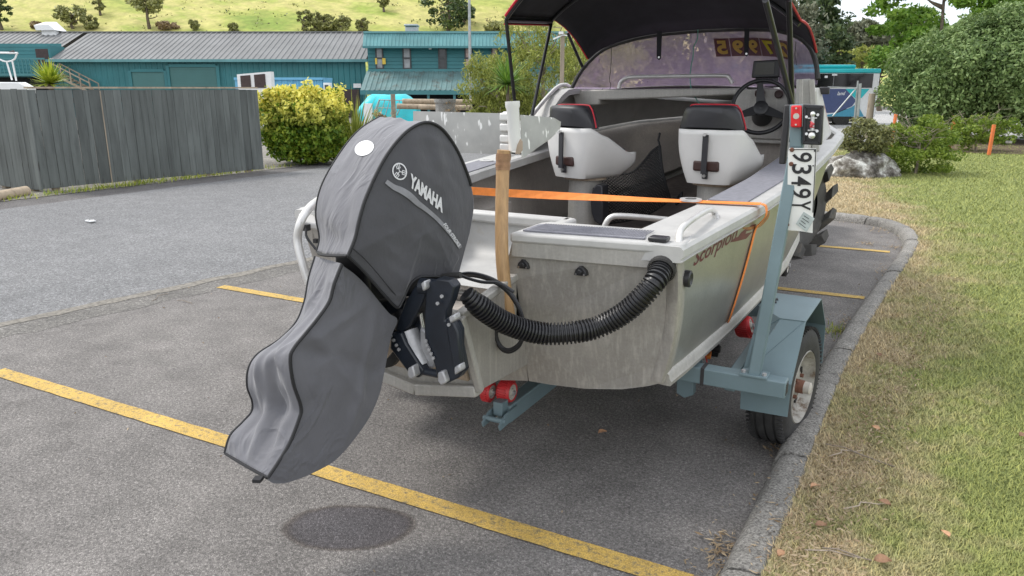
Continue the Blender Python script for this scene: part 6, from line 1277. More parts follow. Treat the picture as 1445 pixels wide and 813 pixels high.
for sgn in (1, -1):
    HMs = HM if sgn == 1 else [(HM[0][0] + (PPs[0][0] - HM[0][0]) * i / 12, HM[0][1] + (PPs[0][1] - HM[0][1]) * i / 12) for i in range(13)]; edge_ = (SPs if sgn == 1 else PPs) + cr(HMs, 5)[1:-1]; rows = []; ct = np.array([mpl(590, 300, WU)[0], mpl(590, 300, WU)[1]])
    for r_ in np.linspace(1, 0, 40):
        row = []
        for b_, z in edge_:
            bb, zz = ct[0] + (b_ - ct[0]) * r_, ct[1] + (z - ct[1]) * r_
            wr = .010 * noise.noise(Vector((bb * 5, zz * 5, 9 * sgn))) + .0035 * noise.noise(Vector((bb * 18 + zz * 12, zz * 16, 4))) + .006 * math.sin((bb * 1.2 + zz * .8) * 26) * max(0, noise.noise(Vector((bb * 3, zz * 3, 7))))
            tp = max(0, 1 - abs(zz - 1.52) / .12) * .004 * math.sin(bb * 60)
            row.append(mw(sgn * (WU + (.045 if sgn == 1 else .004) * (1 - r_ ** 2) + (wr + tp + .005 * crease((bb, zz, 0), 3.4, .10, 2.0)) * (1 - r_ ** 6)), bb, zz))
        rows.append(row)
    o = MB().grid(rows, True).obj('cover_side', 'cover_dark', motor, smooth=True, world=True, angle=80)
    if sgn == 1: side_o = o
def seam(path, name='piping', r_=.0058, par=None): mb = MB(); mb.tube(path, r_, 6); return mb.obj(name, 'piping', par or cowl, smooth=True, world=True)
seam([mw(WU + .004, b_, z) for b_, z in SPs[:56]]); seam([mw(-WU - .004, b_, z) for b_, z in PPs[:50]])
seam([mw(WU + .004, b_, z) for b_, z in cr(HM, 5)], r_=.0055); seam([mw(WU + .0075 + .012 * math.sin(math.pi * i / 24), b_ + .012, z + .030) for i, (b_, z) in enumerate(cr(HM[8:], 6)[2:])], 'stitching', .0016); seam([Vector(q) for q in [mw(WU - 2 * WU * j / 12, SPs[0][0] + (PPs[0][0] - SPs[0][0]) * j / 12 - .03 * math.sin(j / 12 * math.pi), SPs[0][1] + (PPs[0][1] - SPs[0][1]) * j / 12) for j in range(13)]])
cb_ = bvh_of(side_o); hc = hitfn(cb_, .0035); hc2 = hitfn(cb_, .006)
def hcs(u, v): return hc(u, v)
letter(mb := MB(), 'YAMAHA', on_surf(hc2, (577.5, 263), (624.5, 301), (579.8, 244)), 0, .05); mb.obj('lettering', 'print_white', side_o, world=True)
# tuning-fork emblem: ring, three forks
ec = (564, 242); mb = MB(); rx, ry, rot = 10.2, 12.4, R(-18)
def el(k, t): x, y = rx * k * math.cos(t), ry * k * math.sin(t); return (ec[0] + x * math.cos(rot) - y * math.sin(rot), ec[1] + x * math.sin(rot) + y * math.cos(rot))
mb.grid([[hc2(*el(k, t)) for t in np.linspace(0, 2 * math.pi, 41)] for k in (1.0, .84)])
for j in range(3):
    a0 = R(-90 + 120 * j)
    def P2(r_, s_): t = a0; x = r_ * math.cos(t) - s_ * math.sin(t); y = r_ * math.sin(t) + s_ * math.cos(t); k = math.hypot(x, y); return hc2(*el(k, math.atan2(y, x)))
    for (r0, r1, s0, s1) in ((.02, .40, -.05, .05), (.38, .80, -.27, -.18), (.38, .86, -.05, .05), (.38, .80, .18, .27), (.33, .42, -.27, .27)): mb.add([P2(r0, s0), P2(r1, s0), P2(r1, s1), P2(r0, s1)], [(0, 1, 2, 3)])
mb.obj('emblem', 'print_white', side_o, world=True)
sp2 = smoothpts([Vector((u, v, 0)) for u, v in ((545, 256), (556, 264), (566, 268.5), (578, 276), (590, 287), (602, 296), (616, 308), (630, 323), (642, 338), (650, 350))], 5); A_ = []; B_ = []
for i, p in enumerate(sp2):
    a = sp2[max(0, i - 1)]; b_ = sp2[min(len(sp2) - 1, i + 1)]; d = (b_ - a).normalized(); nn = Vector((-d.y, d.x, 0)); w = 2.6 + 2.0 * math.exp(-((i / len(sp2) - .28) / .22) ** 2); A_.append(hc2(p.x + nn.x * w, p.y + nn.y * w) or None); B_.append(hc2(p.x - nn.x * w, p.y - nn.y * w) or None)
ok = [i for i in range(len(A_)) if A_[i] is not None and B_[i] is not None]; mb = MB(); mb.grid([[A_[i] for i in ok], [B_[i] for i in ok]]); mb.obj('stripe', 'print_stripe', side_o, world=True)
letter(mb := MB(), 'FOUR STROKE', on_surf(hitfn(cb_, .007), (625, 317.5), (647.5, 350), (628.5, 313.5)), .3, .02); mb.v = [v_ if v_[2] > 0 else (mw(WU + .03, 0, 1.1)) for v_ in mb.v]; mb.obj('lettering', 'print_white', side_o, world=True)
kb = bvh_of(cowl); hk = hitfn(kb, .006); mb = MB(); q = [hk(514 + 13.8 * math.cos(t) * .98, 209 - 10.5 * math.sin(t) - 2.5 * math.cos(t)) for t in np.linspace(0, 2 * math.pi, 32, endpoint=False)]; cc_ = hk(514, 209); mb.add(q + [cc_], [(i, (i + 1) % 32, 32) for i in range(32)]); mb.obj('round_sticker', 'white_paint', cowl, world=True)
# lower leg cover
WL = .135
sl = [(482, 372), (471, 400), (464, 425), (447, 450), (430, 471), (414, 491), (409, 506), (413, 540), (424, 574), (421, 592), (408, 625), (392, 652), (377, 674)]
pl_ = [(446, 362), (437, 392), (431, 425), (419, 455), (395, 480), (365, 500), (352, 520), (350, 545), (357, 566), (356, 582), (343, 597), (326, 615), (318, 640)]
SL = cr([mpl(u, v, WL) for u, v in sl], 5); PL = cr([mpl(u, v, -WL) for u, v in pl_], 5); rows = []
for i, (s_, p_) in enumerate(zip(SL, PL)):
    row = []; t = i / (len(SL) - 1)
    for j in range(41):
        q = j / 40; a = WL - 2 * WL * q; b_ = s_[0] + (p_[0] - s_[0]) * q; z = s_[1] + (p_[1] - s_[1]) * q; S_ = math.sin(q * math.pi)
        w = .020 * noise.noise(Vector((a * 9, b_ * 4, z * 7))) + .016 * noise.noise(Vector((a * 26, b_ * 8, z * 9 + 2))); w += .022 * math.sin(q * 9 + 1.2) * math.exp(-((t - .62) / .13) ** 2) + .014 * math.sin(q * 14) * math.exp(-((t - .8) / .08) ** 2)
        w += .016 * crease((a, b_ * .7, z), 5.0, .13, 3.0); kt = sst(t / .18) * (1 - sst((t - .90) / .1)); row.append(mw(a, b_ - (.004 + w) * S_ * kt, z + w * .35 * S_ * kt))
    rows.append(row)
leg = MB().grid(rows).obj('leg_cover', 'cover_light', motor, smooth=True, world=True, solid=.004, angle=80)
fr = [(377, 674), (386, 682), (410, 680), (447, 665), (475, 648), (500, 620), (522, 588), (536, 555), (543, 522), (552, 476), (561, 452), (549, 442), (533, 423), (515, 401), (498, 385), (482, 374)]
for sgn in (1, -1):
    E_ = (SL if sgn == 1 else PL); fb = cr([mpl(u, v, WL) for u, v in fr], 4)
    if sgn == -1: fb = [(b_ + (PL[-1][0] - fb[0][0]) * max(0, 1 - i / 20), z + (PL[-1][1] - fb[0][1]) * max(0, 1 - i / 20)) for i, (b_, z) in enumerate(fb)]; nf = len(fb); e0 = (PL[0][0] - fb[-1][0], PL[0][1] - fb[-1][1]) if sgn == -1 else (0, 0); fb = [(b_ + e0[0] * max(0, 1 - (nf - 1 - i) / 20), z + e0[1] * max(0, 1 - (nf - 1 - i) / 20)) for i, (b_, z) in enumerate(fb)]
    edge_ = E_ + fb[1:-1]; ct = mpl(480, 520, WL); rows = []
    for r_ in np.linspace(1, 0, 40):
        row = []
        for b_, z in edge_:
            bb, zz = ct[0] + (b_ - ct[0]) * r_, ct[1] + (z - ct[1]) * r_; wr = .014 * noise.noise(Vector((bb * 4.5, zz * 4.5, 3))) + .006 * noise.noise(Vector((bb * 14, zz * 10, 6))); fold = .012 * math.exp(-(((bb + .30) * .86 + (zz - .78) * .5) / .022) ** 2) * (1 if .5 < zz < 1.0 else 0) + .010 * math.exp(-(((bb + .18) * .95 - (zz - .85) * .3) / .02) ** 2) - .012 * math.exp(-(((bb + .12) * .5 + (zz - .72) * .9) / .03) ** 2)
            row.append(mw(sgn * (WL + (.012 if sgn == 1 else .0) * (1 - r_ ** 2) + (wr + (fold if sgn == 1 else 0) + .009 * crease((bb, zz, 0), 3.6, .12, 5.0)) * (1 - r_ ** 6)), bb, zz))
        rows.append(row)
    MB().grid(rows, True).obj('leg_cover_side', 'cover_leg', motor, smooth=True, world=True, angle=80)
    # front closing strip
    if sgn == 1: fS = [mw(WL, b_, z) for b_, z in fb]
    else: fP = [mw(-WL, b_, z) for b_, z in fb]
MB().grid([[a.lerp(b_, q) for a, b_ in zip(fS, fP)] for q in (0, .33, .66, 1)]).obj('leg_cover_front', 'cover_leg', motor, smooth=True, world=True)
seam([mw(WL + .003, b_, z) for b_, z in SL], par=leg, r_=.006); seam([mw(-WL - .003, b_, z) for b_, z in PL], par=leg, r_=.0065)
seam([mw(WL - 2 * WL * j / 10, SL[-1][0] + (PL[-1][0] - SL[-1][0]) * j / 10 - .003 * math.sin(j / 10 * math.pi), SL[-1][1] + (PL[-1][1] - SL[-1][1]) * j / 10) for j in range(11)], par=leg)
MB().box(mw(WL - .01, *mpl(366, 678, WL)), (.028, .03, .012), .4).obj('cover_tag', 'piping', leg, world=True)
# clamp brackets and tilt gear
def plate(pts, y, th, m_='navy_paint', nm='clamp_bracket', bev=.006):
    q = [ony(u, v, y) for u, v in pts]; return MB().prism(q, (.0, th, 0)).obj(nm, m_, motor, world=True, bevel=bev)
A1 = plate([(600, 426), (601, 400), (617, 393), (634, 396), (641, 405), (636, 424), (629, 440), (628, 452), (640, 456), (646, 468), (646, 490), (653, 524), (646, 534), (630, 542), (618, 540), (614, 520), (605, 490), (599, 478), (598, 452)], 2.17, .05)
A2 = plate([(556, 466), (563, 447), (572, 424), (585, 404), (600, 400), (599, 420), (590, 440), (577, 462), (566, 470)], 2.20, .06)
A3 = plate([(551, 470), (566, 470), (573, 486), (590, 512), (598, 524), (590, 534), (578, 529), (562, 508), (550, 492)], 2.18, .05)
plate([(628, 452), (634, 448), (640, 456), (646, 470), (650, 522), (640, 520), (634, 490)], 2.155, .03)
mb = MB(); mb.cyl(ony(568, 440, 2.28), ony(580, 470, 2.26), .045, n=18); mb.obj('tilt_motor', 'black_plastic', motor, smooth=True, world=True)
mb = MB(); mb.cyl(ony(577, 468, 2.24), ony(596, 516, 2.22), .042, .036, n=18); mb.obj('tilt_cylinder', 'anode', motor, smooth=True, world=True)
mb = MB(); mb.cyl(ony(590, 425, 2.24), ony(597, 462, 2.24), .009, n=10); mb.obj('tilt_ram', 'chrome', motor, smooth=True, world=True)
mb = MB(); mb.prism([ony(u, v, 2.22) for u, v in ((592, 462), (604, 470), (616, 505), (612, 520), (598, 522), (592, 500))], (0, .06, 0)); mb.obj('swivel_casting', 'anode', motor, world=True, bevel=.008)
for a_, b_, r_ in ((ony(585, 521, 2.2), ony(620, 528, 2.2), .016), (ony(594, 404, 2.22), ony(642, 408, 2.24), .032)): mb = MB(); mb.cyl(a_, b_, r_, n=16); mb.obj('tilt_tube', 'navy_paint', motor, smooth=True, world=True)
for pts in ([(575, 520), (582, 516), (586, 532), (579, 536), (574, 530)], [(617, 526), (625, 524), (630, 540), (622, 545), (617, 538)], [(632, 448), (641, 443), (643, 452), (635, 457)], [(640, 519), (648, 514), (650, 524), (641, 530)], [(593, 400), (599, 396), (601, 408), (596, 412)]): plate(pts, 2.145, .04, 'anode', 'anode', .006)
for row_, y in (([(601.5, 481), (603, 487), (606, 493), (609, 499), (612, 505)], 2.165), ([(552, 474), (556, 480), (560, 487), (563.5, 493)], 2.175), ([(618, 428), (624, 418), (634, 458)], 2.155)):
    mb = MB()
    for u, v in row_: p = ony(u, v, y); mb.cyl(p, p + Vector((0, -.006, 0)), .0065, n=10)
    mb.obj('bracket_bolt', 'anode', A1, world=True)
mb = MB(); mb.cyl(ony(628, 408, 2.3), ony(640, 410, 2.36), .021, n=12); mb.cyl(ony(640, 410, 2.36), ony(652, 413, 2.42), .013, n=12); mb.cyl(ony(652, 413, 2.42), ony(666, 420, 2.46), .010, n=12); mb.obj('steering_ram', 'chrome', motor, smooth=True, world=True)
for a_, b_, r_ in ((ony(634, 407, 2.33), ony(636, 408, 2.34), .026), (ony(655, 414, 2.43), ony(664, 418, 2.46), .014)): mb = MB(); mb.cyl(a_, b_, r_, n=8); mb.obj('steering_nut', 'black_plastic', motor, world=True)
mb = MB(); mb.prism([ony(u, v, 2.3) for u, v in ((542, 510), (553, 497), (560, 494), (562, 506), (552, 518), (543, 520))], (0, .04, 0)); mb.obj('cavitation_edge', 'black_rubber', motor, world=True, bevel=.005)
mb = MB(); mb.tube(smoothpts([ony(u, v, 2.34) for u, v in ((596, 398), (612, 392), (630, 390), (650, 388))], 3), .012, 8); mb.obj('fuel_line', 'black_rubber', motor, world=True)
mb = MB(); mb.prism([mw(a, b_, .98) for a, b_ in ((-.11, -.16), (.11, -.16), (.11, .15), (-.11, .15))], (0, 0, .34)); mb.obj('midsection', 'black_plastic', motor, world=True, bevel=.02)
mb = MB(); mb.span((MX - .2, MY + .0, .8), (MX + .17, MY + .06, .96)); mb.obj('clamp_base', 'navy_paint', motor, world=True, bevel=.01)
# ============================================================ TRAILER
TX = -1.66
tr = thing('boat_trailer', (TX, 3.8, 0), 'grey blue steel boat trailer with red rollers and one rear light post', 'boat trailer')
def wheel(x, sgn, y=3.80, r_=.305, w=.185):
    c = Vector((x, y, r_)); ax = Vector((sgn, 0, 0)); h = w / 2
    o = MB().lathe(c, ax, [(-h, r_ * .62), (-h - .004, r_ * .72), (-h + .0, r_ * .86), (-h + .012, r_ * .95), (-h + .03, r_ * .992), (-h * .55, r_), (-h * .52, r_ * .972), (-h * .42, r_ * .972), (-h * .40, r_), (-h * .04, r_), (-h * .02, r_ * .972), (h * .06, r_ * .972), (h * .08, r_), (h * .44, r_), (h * .46, r_ * .972), (h * .56, r_ * .972), (h * .58, r_), (h - .03, r_ * .992), (h - .012, r_ * .95), (h, r_ * .86), (h + .004, r_ * .72), (h, r_ * .62)], 56).obj('wheel', 'tyre_rubber', tr, smooth=True, world=True, angle=45)
    mb = MB()
    for k in range(72):
        a = 2 * math.pi * k / 72
        for s_ in (-1, 1): m_ = Matrix.Rotation(a, 3, 'X'); p = c + m_ @ Vector((s_ * h * .80, 0, r_ * .985)); mb.box(p, (.03, .006, .012), 0, m_)
    mb.obj('tread', 'tyre_rubber', o, world=True)['kind'] = 'stuff'
    MB().lathe(c, ax, [(h * .9, r_ * .63), (h * 1.02, r_ * .60), (h * .6, r_ * .55), (h * .35, r_ * .50), (h * .40, r_ * .34), (h * .62, r_ * .24), (h * .64, r_ * .16), (h * .64, 0)], 40).obj('rim', 'rim_paint', o, smooth=True, world=True, angle=50)
    mb = MB()
    for k in range(10): a = 2 * math.pi * k / 10; m_ = Matrix.Rotation(a, 3, 'X'); mb.box(c + m_ @ Vector((sgn * h * .40, 0, r_ * .43)), (.012, .036, .020), 0, m_)
    mb.obj('rim_slot', 'screen_dark', o, world=True, bevel=.003)
    mb = MB()
    for k in range(4): a = 2 * math.pi * (k + .5) / 4; p = c + Vector((sgn * h * .62, math.cos(a) * r_ * .20, math.sin(a) * r_ * .20)); mb.cyl(p, p + ax * .016, .010, n=6)
    mb.obj('wheel_nut', 'rust', o, world=True)
    mb = MB(); mb.lathe(c, ax, [(h * .5, .036), (h * .62 + .035, .034), (h * .62 + .04, .030)], 20); mb.obj('hub', 'rust', o, smooth=True, world=True)
    mb = MB(); mb.lathe(c, ax, [(h * .62 + .035, .031), (h * .62 + .066, .030), (h * .62 + .070, .024), (h * .62 + .070, 0)], 20); mb.obj('grease_cap', 'roller_hub', o, smooth=True, world=True)
    q = c - Vector(tr.location); rz_ = Matrix.Rotation(R(-9), 3, 'Z'); o.rotation_euler = (0, 0, R(-9)); o.location = q - rz_ @ q
    return o
M['rim_paint'] = simple('rim_paint', (.34, .325, .29), .6, .1, var=.3, scale=20, dirt=((.12, .08, .05), 16, .52))
wheel(-.478, 1); wheel(-2.84, -1)
# mudguard: outer-edge points measured on the aft panel, shoulder and top
for mir in (False, True):
    def mm(x, y, z): return Vector((2 * TX - x, y, z)) if mir else Vector((x, y, z))
    ab_o, am_o, sh_o, tp_o, fs_o, fb_o = (-.402, 3.39, .300), (-.397, 3.37, .465), (-.386, 3.58, .705), (-.362, 3.93, .73), (-.345, 4.10, .55), (-.343, 4.12, .33)
    ab_i, am_i, sh_i, sc_i, tp_i, fs_i, fb_i = (-.612, 3.39, .295), (-.615, 3.37, .465), (-.50, 3.575, .705), (-.62, 3.60, .60), (-.62, 3.96, .725), (-.62, 4.16, .54), (-.62, 4.18, .33)
    tcorner = (-.62, 3.72, .714)
    mb = MB(); pts = [ab_o, am_o, sh_o, tp_o, fs_o, fb_o, ab_i, am_i, sh_i, sc_i, tcorner, tp_i, fs_i, fb_i]; idx = {k: i for i, k in enumerate('A B C D E F a b c s t d e f'.split())}
    fs = [('A', 'B', 'b', 'a'), ('B', 'C', 'c', 's', 'b'), ('C', 'D', 'd', 't', 'c'), ('D', 'E', 'e', 'd'), ('E', 'F', 'f', 'e'), ('s', 'c', 't'), ('a', 'b', 's', 't', 'd', 'e', 'f')]
    mb.add([mm(*p) for p in pts], [tuple(idx[k] for k in f) for f in fs]); g = mb.obj('mudguard', 'trailer_paint', tr, world=True, solid=.005)
    mb = MB()
    for u in (0, 1): mb.box(mm(-.565, 3.79 + .05 * u, .722), (.018, .026, .012), .3)
    mb.obj('bolt', 'bin_dark', g, world=True)
    xb = -.41
    mb = MB(); a, b_ = mm(-.405, 3.29, .475), mm(TX, 3.29, .475)
    mb.bar(a, b_, .078, .078); bm_ = mb.obj('cross_beam', 'trailer_paint', tr, world=True, bevel=.006)
    mb = MB(); mb.bar(a + Vector((.002 * (-1 if mir else 1), 0, 0)), a + Vector((-.03 * (-1 if mir else 1), 0, 0)), .052, .052); mb.obj('beam_end', 'bin_dark', bm_, world=True)
    mb = MB(); p = a.lerp(b_, .29); mb.box(p, (.016, .084, .084)); mb.obj('cable_tie', 'bin_dark', bm_, world=True)
    mb = MB(); mb.bar(mm(-.66, 3.34, .43), mm(-.66, 4.4, .43), .05, .075); mb.obj('side_rail', 'trailer_paint', tr, world=True, bevel=.005)
    mb = MB(); mb.bar(mm(-.50, 3.8, .305), mm(TX, 3.8, .305), .045); mb.obj('axle', 'trailer_paint', tr, world=True)
    mb = MB(); mb.bar(mm(-.62, 4.75, .42), mm(TX, 4.75, .30), .07); mb.obj('cross_beam', 'trailer_paint', tr, world=True)
    mb = MB(); mb.bar(mm(-.62, 4.4, .40), mm(TX, 7.6, .40), .06, .09); mb.obj('draw_rail', 'trailer_paint', tr, world=True)
mb = MB(); mb.bar((-1.63, 2.93, .235), (-1.66, 8.9, .24), .075, .09); mb.obj('keel_beam', 'trailer_paint', tr, world=True, bevel=.006)
mb = MB()
for dx in (-.045, .045): mb.prism([(-1.635 + dx, 2.98, .27), (-1.635 + dx, 2.86, .265), (-1.635 + dx, 2.80, .23), (-1.635 + dx, 2.81, .205), (-1.635 + dx, 2.98, .215)], (.010, 0, 0))
mb.cyl((-1.69, 2.84, .24), (-1.57, 2.84, .24), .013, n=10); mb.box((-1.635, 2.91, .275), (.05, .06, .07)); mb.obj('roller_fork', 'trailer_paint', tr, world=True, bevel=.003)
def roller(p, r_=.065, w=.085, ax=(1, 0, 0), m_='red_roller'):
    p = Vector(p); a = Vector(ax).normalized(); h = w / 2
    o = MB().lathe(p, a, [(-h, r_ * .45), (-h, r_ * .80), (-h + .012, r_ * .94), (-h * .3, r_), (h * .3, r_), (h - .012, r_ * .94), (h, r_ * .80), (h - .002, r_ * .66)], 30).obj('roller', m_, tr, smooth=True, world=True, angle=50)
    MB().lathe(p, a, [(h - .004, r_ * .70), (h - .006, r_ * .55), (h - .012, r_ * .5), (h - .010, r_ * .34), (h + .002, r_ * .32), (h + .002, 0)], 24).obj('roller_hub', 'roller_hub', o, smooth=True, world=True, angle=40)
    mb = MB(); mb.cyl(p + a * h * .9, p + a * (h + .014), r_ * .2, n=8); mb.obj('axle_end', 'anode', o, world=True)
    mb = MB(); 
    for k in range(30): t = 2 * math.pi * k / 30; x, y = basis(a); mb.box(p + x * (r_ * 1.0 * math.cos(t)) + y * (r_ * 1.0 * math.sin(t)), (w * .66, .006, .006), 0, Matrix.Rotation(t, 3, 'X') if abs(a.x) > .9 else None)
    mb.obj('ridge', m_, o, world=True)
roller(onz(715, 552, .325), .058, .07); roller(onz(689, 552, .325), .05, .05); roller(onz(980, 512, .395) , .07, .09, (1, -.15, .35)); roller(onz(1050, 461, .42), .062, .09, (1, 0, .3))
p = onz(969, 548, .315); mb = MB(); mb.prism([p + Vector((x, 0, z)) for x, z in ((-.05, -.035), (-.01, -.055), (.035, -.03), (.03, .06), (-.055, .075))], (0, .05, 0)); mb.bar(p + Vector((0, .03, .05)), p + Vector((.02, .12, .12)), .04); mb.obj('roller_bracket', 'trailer_paint', tr, world=True, bevel=.004)
p = onx(1108, 374, BX + .80); roller(p, .10, .06, (1, 0, 0), 'black_rubber')
# guide post, light, plate
gp_b, gp_t = Vector((-.545, 3.285, .515)), Vector((-.470, 3.42, 1.595))
mb = MB(); mb.bar(gp_b, gp_t, .052, .052, (0, 1, 0)); gpo = mb.obj('guide_post', 'trailer_paint', tr, world=True, bevel=.005)
mb = MB(); mb.box(gp_b + Vector((0, 0, .004)), (.12, .085, .012)); mb.obj('base_plate', 'trailer_paint', gpo, world=True, bevel=.003)
mb = MB(); mb.cyl(gp_b + Vector((-.045, -.02, .01)), gp_b + Vector((-.045, -.02, .022)), .010, n=6); mb.cyl(gp_b + Vector((.045, -.02, .01)), gp_b + Vector((.045, -.02, .022)), .010, n=6); mb.obj('bolt', 'anode', gpo, world=True)
mb = MB(); mb.bar(Vector((2 * TX, 0, 0)) + Vector((-gp_b.x, gp_b.y, gp_b.z)), Vector((2 * TX - gp_t.x, gp_t.y, 1.05)), .052, .052, (0, 1, 0)); mb.obj('guide_post', 'trailer_paint', tr, world=True)
yl = 3.38
def yp(pts, d, nm, m_, par=tr, y=yl, bev=0): return MB().prism([ony(u, v, y) for u, v in pts], (0, d, 0)).obj(nm, m_, par, world=True, bevel=bev)
lb = yp([(1114, 208), (1114, 148), (1131, 147), (1131, 208)], .05, 'light_mount', 'trailer_paint', gpo, yl, .004)
rl = yp([(1115.5, 180), (1116, 149), (1131, 149), (1130.5, 180)], .03, 'red_lamp', 'red_lens', tr, yl - .03, .006)
mb = MB(); mb.cyl(ony(1123.5, 153, yl - .03), ony(1123.5, 153, yl - .036), .004, n=8); mb.cyl(ony(1123, 176, yl - .03), ony(1123, 176, yl - .036), .004, n=8); mb.cyl(ony(1123.5, 164, yl - .03), ony(1123.5, 164, yl - .033), .012, n=14); mb.obj('screw', 'roller_hub', rl, world=True)
bx = yp([(1132, 204), (1133, 147), (1162, 149), (1159, 205)], .035, 'lamp_box', 'black_plastic', tr, yl - .012, .004)
mb = MB(); q = [(1135, 201), (1136, 151), (1159, 152), (1156, 202)]; qq = [ony(u, v, yl - .016) for u, v in q]
for a, b_ in zip(qq, qq[1:] + qq[:1]): mb.bar(a, b_, .008, .008, (0, 1, 0))
mb.obj('rim_edge', 'black_vinyl', bx, world=True)
for u, v, r_ in ((1147, 161, .0105), (1145.5, 191.5, .014)):
    p = ony(u, v, yl - .035); bm = bmesh.new(); bmesh.ops.create_uvsphere(bm, u_segments=18, v_segments=12, radius=r_); me = bpy.data.meshes.new('bulb'); bm.to_mesh(me); bm.free(); me.shade_smooth(); me.materials.append(M['bulb']); o = bpy.data.objects.new('bulb', me); COL.objects.link(o); o.parent = bx; o.location = p - Vector(tr.location)
mb = MB()
for v in (167, 184): mb.bar(ony(1140, v, yl - .02), ony(1153, v - .5, yl - .02), .005)
mb.cyl(ony(1147, 158, yl - .02), ony(1146, 184, yl - .02), .009, n=10); mb.obj('bulb_holder', 'chrome', bx, world=True)
mb = MB()
for k in range(4): mb.tube(smoothpts([ony(1143 + k, 172, yl - .03), ony(1149 - 2 * k, 175 + k, yl - .04), ony(1143 + 2 * k, 180, yl - .03)], 3), .0018, 5)
mb.obj('wire', 'red_trim', bx, world=True)
mb = MB()
for u, v in ((1138, 165), (1154, 162), (1153, 185), (1138, 189)): mb.cyl(ony(u, v, yl - .018), ony(u, v, yl - .024), .006, n=8)
mb.obj('screw', 'chrome', bx, world=True)
np_ = yp([(1110.5, 325), (1112, 214), (1113.5, 209), (1151.5, 209.5), (1152.5, 213), (1147.5, 300), (1146.5, 329), (1128, 326)], .003, 'number_plate', 'plate_white', tr, yl - .016)
mb = MB(); q = [ony(u, v, yl - .0175) for u, v in ((1113.6, 211), (1151.3, 211), (1147.0, 300), (1112.5, 300))]
for a, b_ in ((q[0], q[1]), (q[1], q[2])): mb.bar(a, b_, .003, .0022, (0, 1, 0))
mb.obj('plate_border', 'plate_black', np_, world=True)
for i, ch in enumerate('9349Y'):
    v0 = 214.5 + i * 17.0; u_ = 1117.6 - .45 * i; letter(mb := MB(), ch, affine(ony(u_ + .6, v0, yl - .0185), ony(u_, v0 + 13.6, yl - .0185), ony(u_ + 28.5, v0 + 1.0, yl - .0185)), 0, .012); mb.obj('plate_character', 'plate_black', np_, world=True)
for u, v in ((1117.5, 211.5), (1116.5, 231.5), (1112.8, 296.5), (1110.8, 317)):
    p = ony(u, v, yl - .017); mb = MB(); mb.cyl(p, p + Vector((0, -.006, 0)), .0095, .007, n=12); mb.obj('rivet', 'rust', np_, world=True)
p = ony(1149.5, 213, yl - .017); mb = MB(); mb.cyl(p, p + Vector((0, -.002, 0)), .0035, n=8); p = ony(1147.5, 234, yl - .017); mb.cyl(p, p + Vector((0, -.002, 0)), .003, n=8); mb.obj('plate_hole', 'plate_black', np_, world=True)
sk = yp([(1123, 316), (1134, 299), (1149.5, 308.5), (1138, 328)], .002, 'registration_label', 'label_pale', np_, yl - .0195)
mb = MB()
for k in range(4):
    t = .2 + .2 * k; a = ony(1123 + 11 * t + 2.5, 316 - 17 * t + 2, yl - .0205); b_ = ony(1138 + 11.5 * t - 2.5, 328 - 19.5 * t - 1.5, yl - .0205); mb.bar(a, a.lerp(b_, .9 - .2 * (k % 2)), .0025, .001, (0, 1, 0))
mb.obj('label_line', 'grey_frame', sk, world=True)
MB().box(ony(1108, 190, 3.46), (.028, .03, .25)).obj('post_sleeve', 'bin_dark', gpo, world=True, bevel=.006)
# ============================================================ STRAP, NET, BAIT BOARD
strap = thing('ratchet_strap', (-.70, 3.8, 1.2), 'orange webbing strap pulled across the boat and down its right side', 'strap')
A, B = Vector((-2.86, 3.52, 1.205)), Vector((-.672, 3.80, 1.205)); rows = []
for i in range(21): q = i / 20; p = A.lerp(B, q); p.z -= .012 * math.sin(q * math.pi); tw = .5 - .46 * sst((q - .3) / .6); d = Vector((0, math.cos(tw * math.pi), math.sin(tw * math.pi))) * .0215; rows.append([p - d, p + d])
MB().grid(rows).obj('webbing', 'orange_strap', strap, world=True, solid=.003)
hst = hitfn(sb, .014); dn = [B, B + Vector((.022, 0, -.012)), B + Vector((.024, .002, -.06))] + [hst(u, v) for u, v in ((1066, 322), (1058, 352), (1047, 392), (1036, 428), (1028, 452))] + [onz(1020, 472, .50), onz(1010, 484, .45)]; dn = smoothpts(dn, 4)
MB().grid([[p + Vector((.004, -.0215, 0)) for p in dn], [p + Vector((.004, .0215, 0)) for p in dn]]).obj('webbing', 'orange_strap', strap, world=True, solid=.003)
p = onz(1008, 487, .43); mb = MB(); mb.box(p, (.05, .13, .05), .2, Matrix.Rotation(.5, 3, 'X')); mb.cyl(p + Vector((-.035, -.05, .0)), p + Vector((.045, -.05, 0)), .022, n=12); mb.obj('ratchet', 'black_plastic', strap, world=True, bevel=.006)
mb = MB(); mb.box(p + Vector((.0, .075, .04)), (.045, .03, .035), .2); mb.box(p + Vector((-.01, -.11, -.02)), (.045, .09, .02), .2); mb.obj('strap_tail', 'orange_strap', strap, world=True, bevel=.006)
net = thing('cargo_net', (-2.0, 5.6, .65), 'black knotted cargo net hung slack from a hook behind the left seat', 'net')
def nsurf(s_, t_):                       # s along, t down
    top = smoothpts([Vector((u, v, 0)) for u, v in ((838, 243), (862, 243), (888, 245), (905, 232), (920, 214), (931, 206))], 6); bot = smoothpts([Vector((u, v, 0)) for u, v in ((834, 316), (862, 315), (890, 311), (912, 304), (930, 294), (946, 282))], 6)
    k = s_ * (len(top) - 1); i = min(int(k), len(top) - 2); f = k - i; a = top[i].lerp(top[i + 1], f); b_ = bot[i].lerp(bot[i + 1], f); p = a.lerp(b_, t_)
    p.x += 6 * math.sin(t_ * math.pi) * (1 - s_) - 3 * math.sin(t_ * math.pi) * s_; return ony(p.x, p.y, 5.72 - .25 * math.sin(t_ * math.pi) * (1 - .5 * s_) - .15 * t_)
mb = MB(); NS, NT = 24, 17
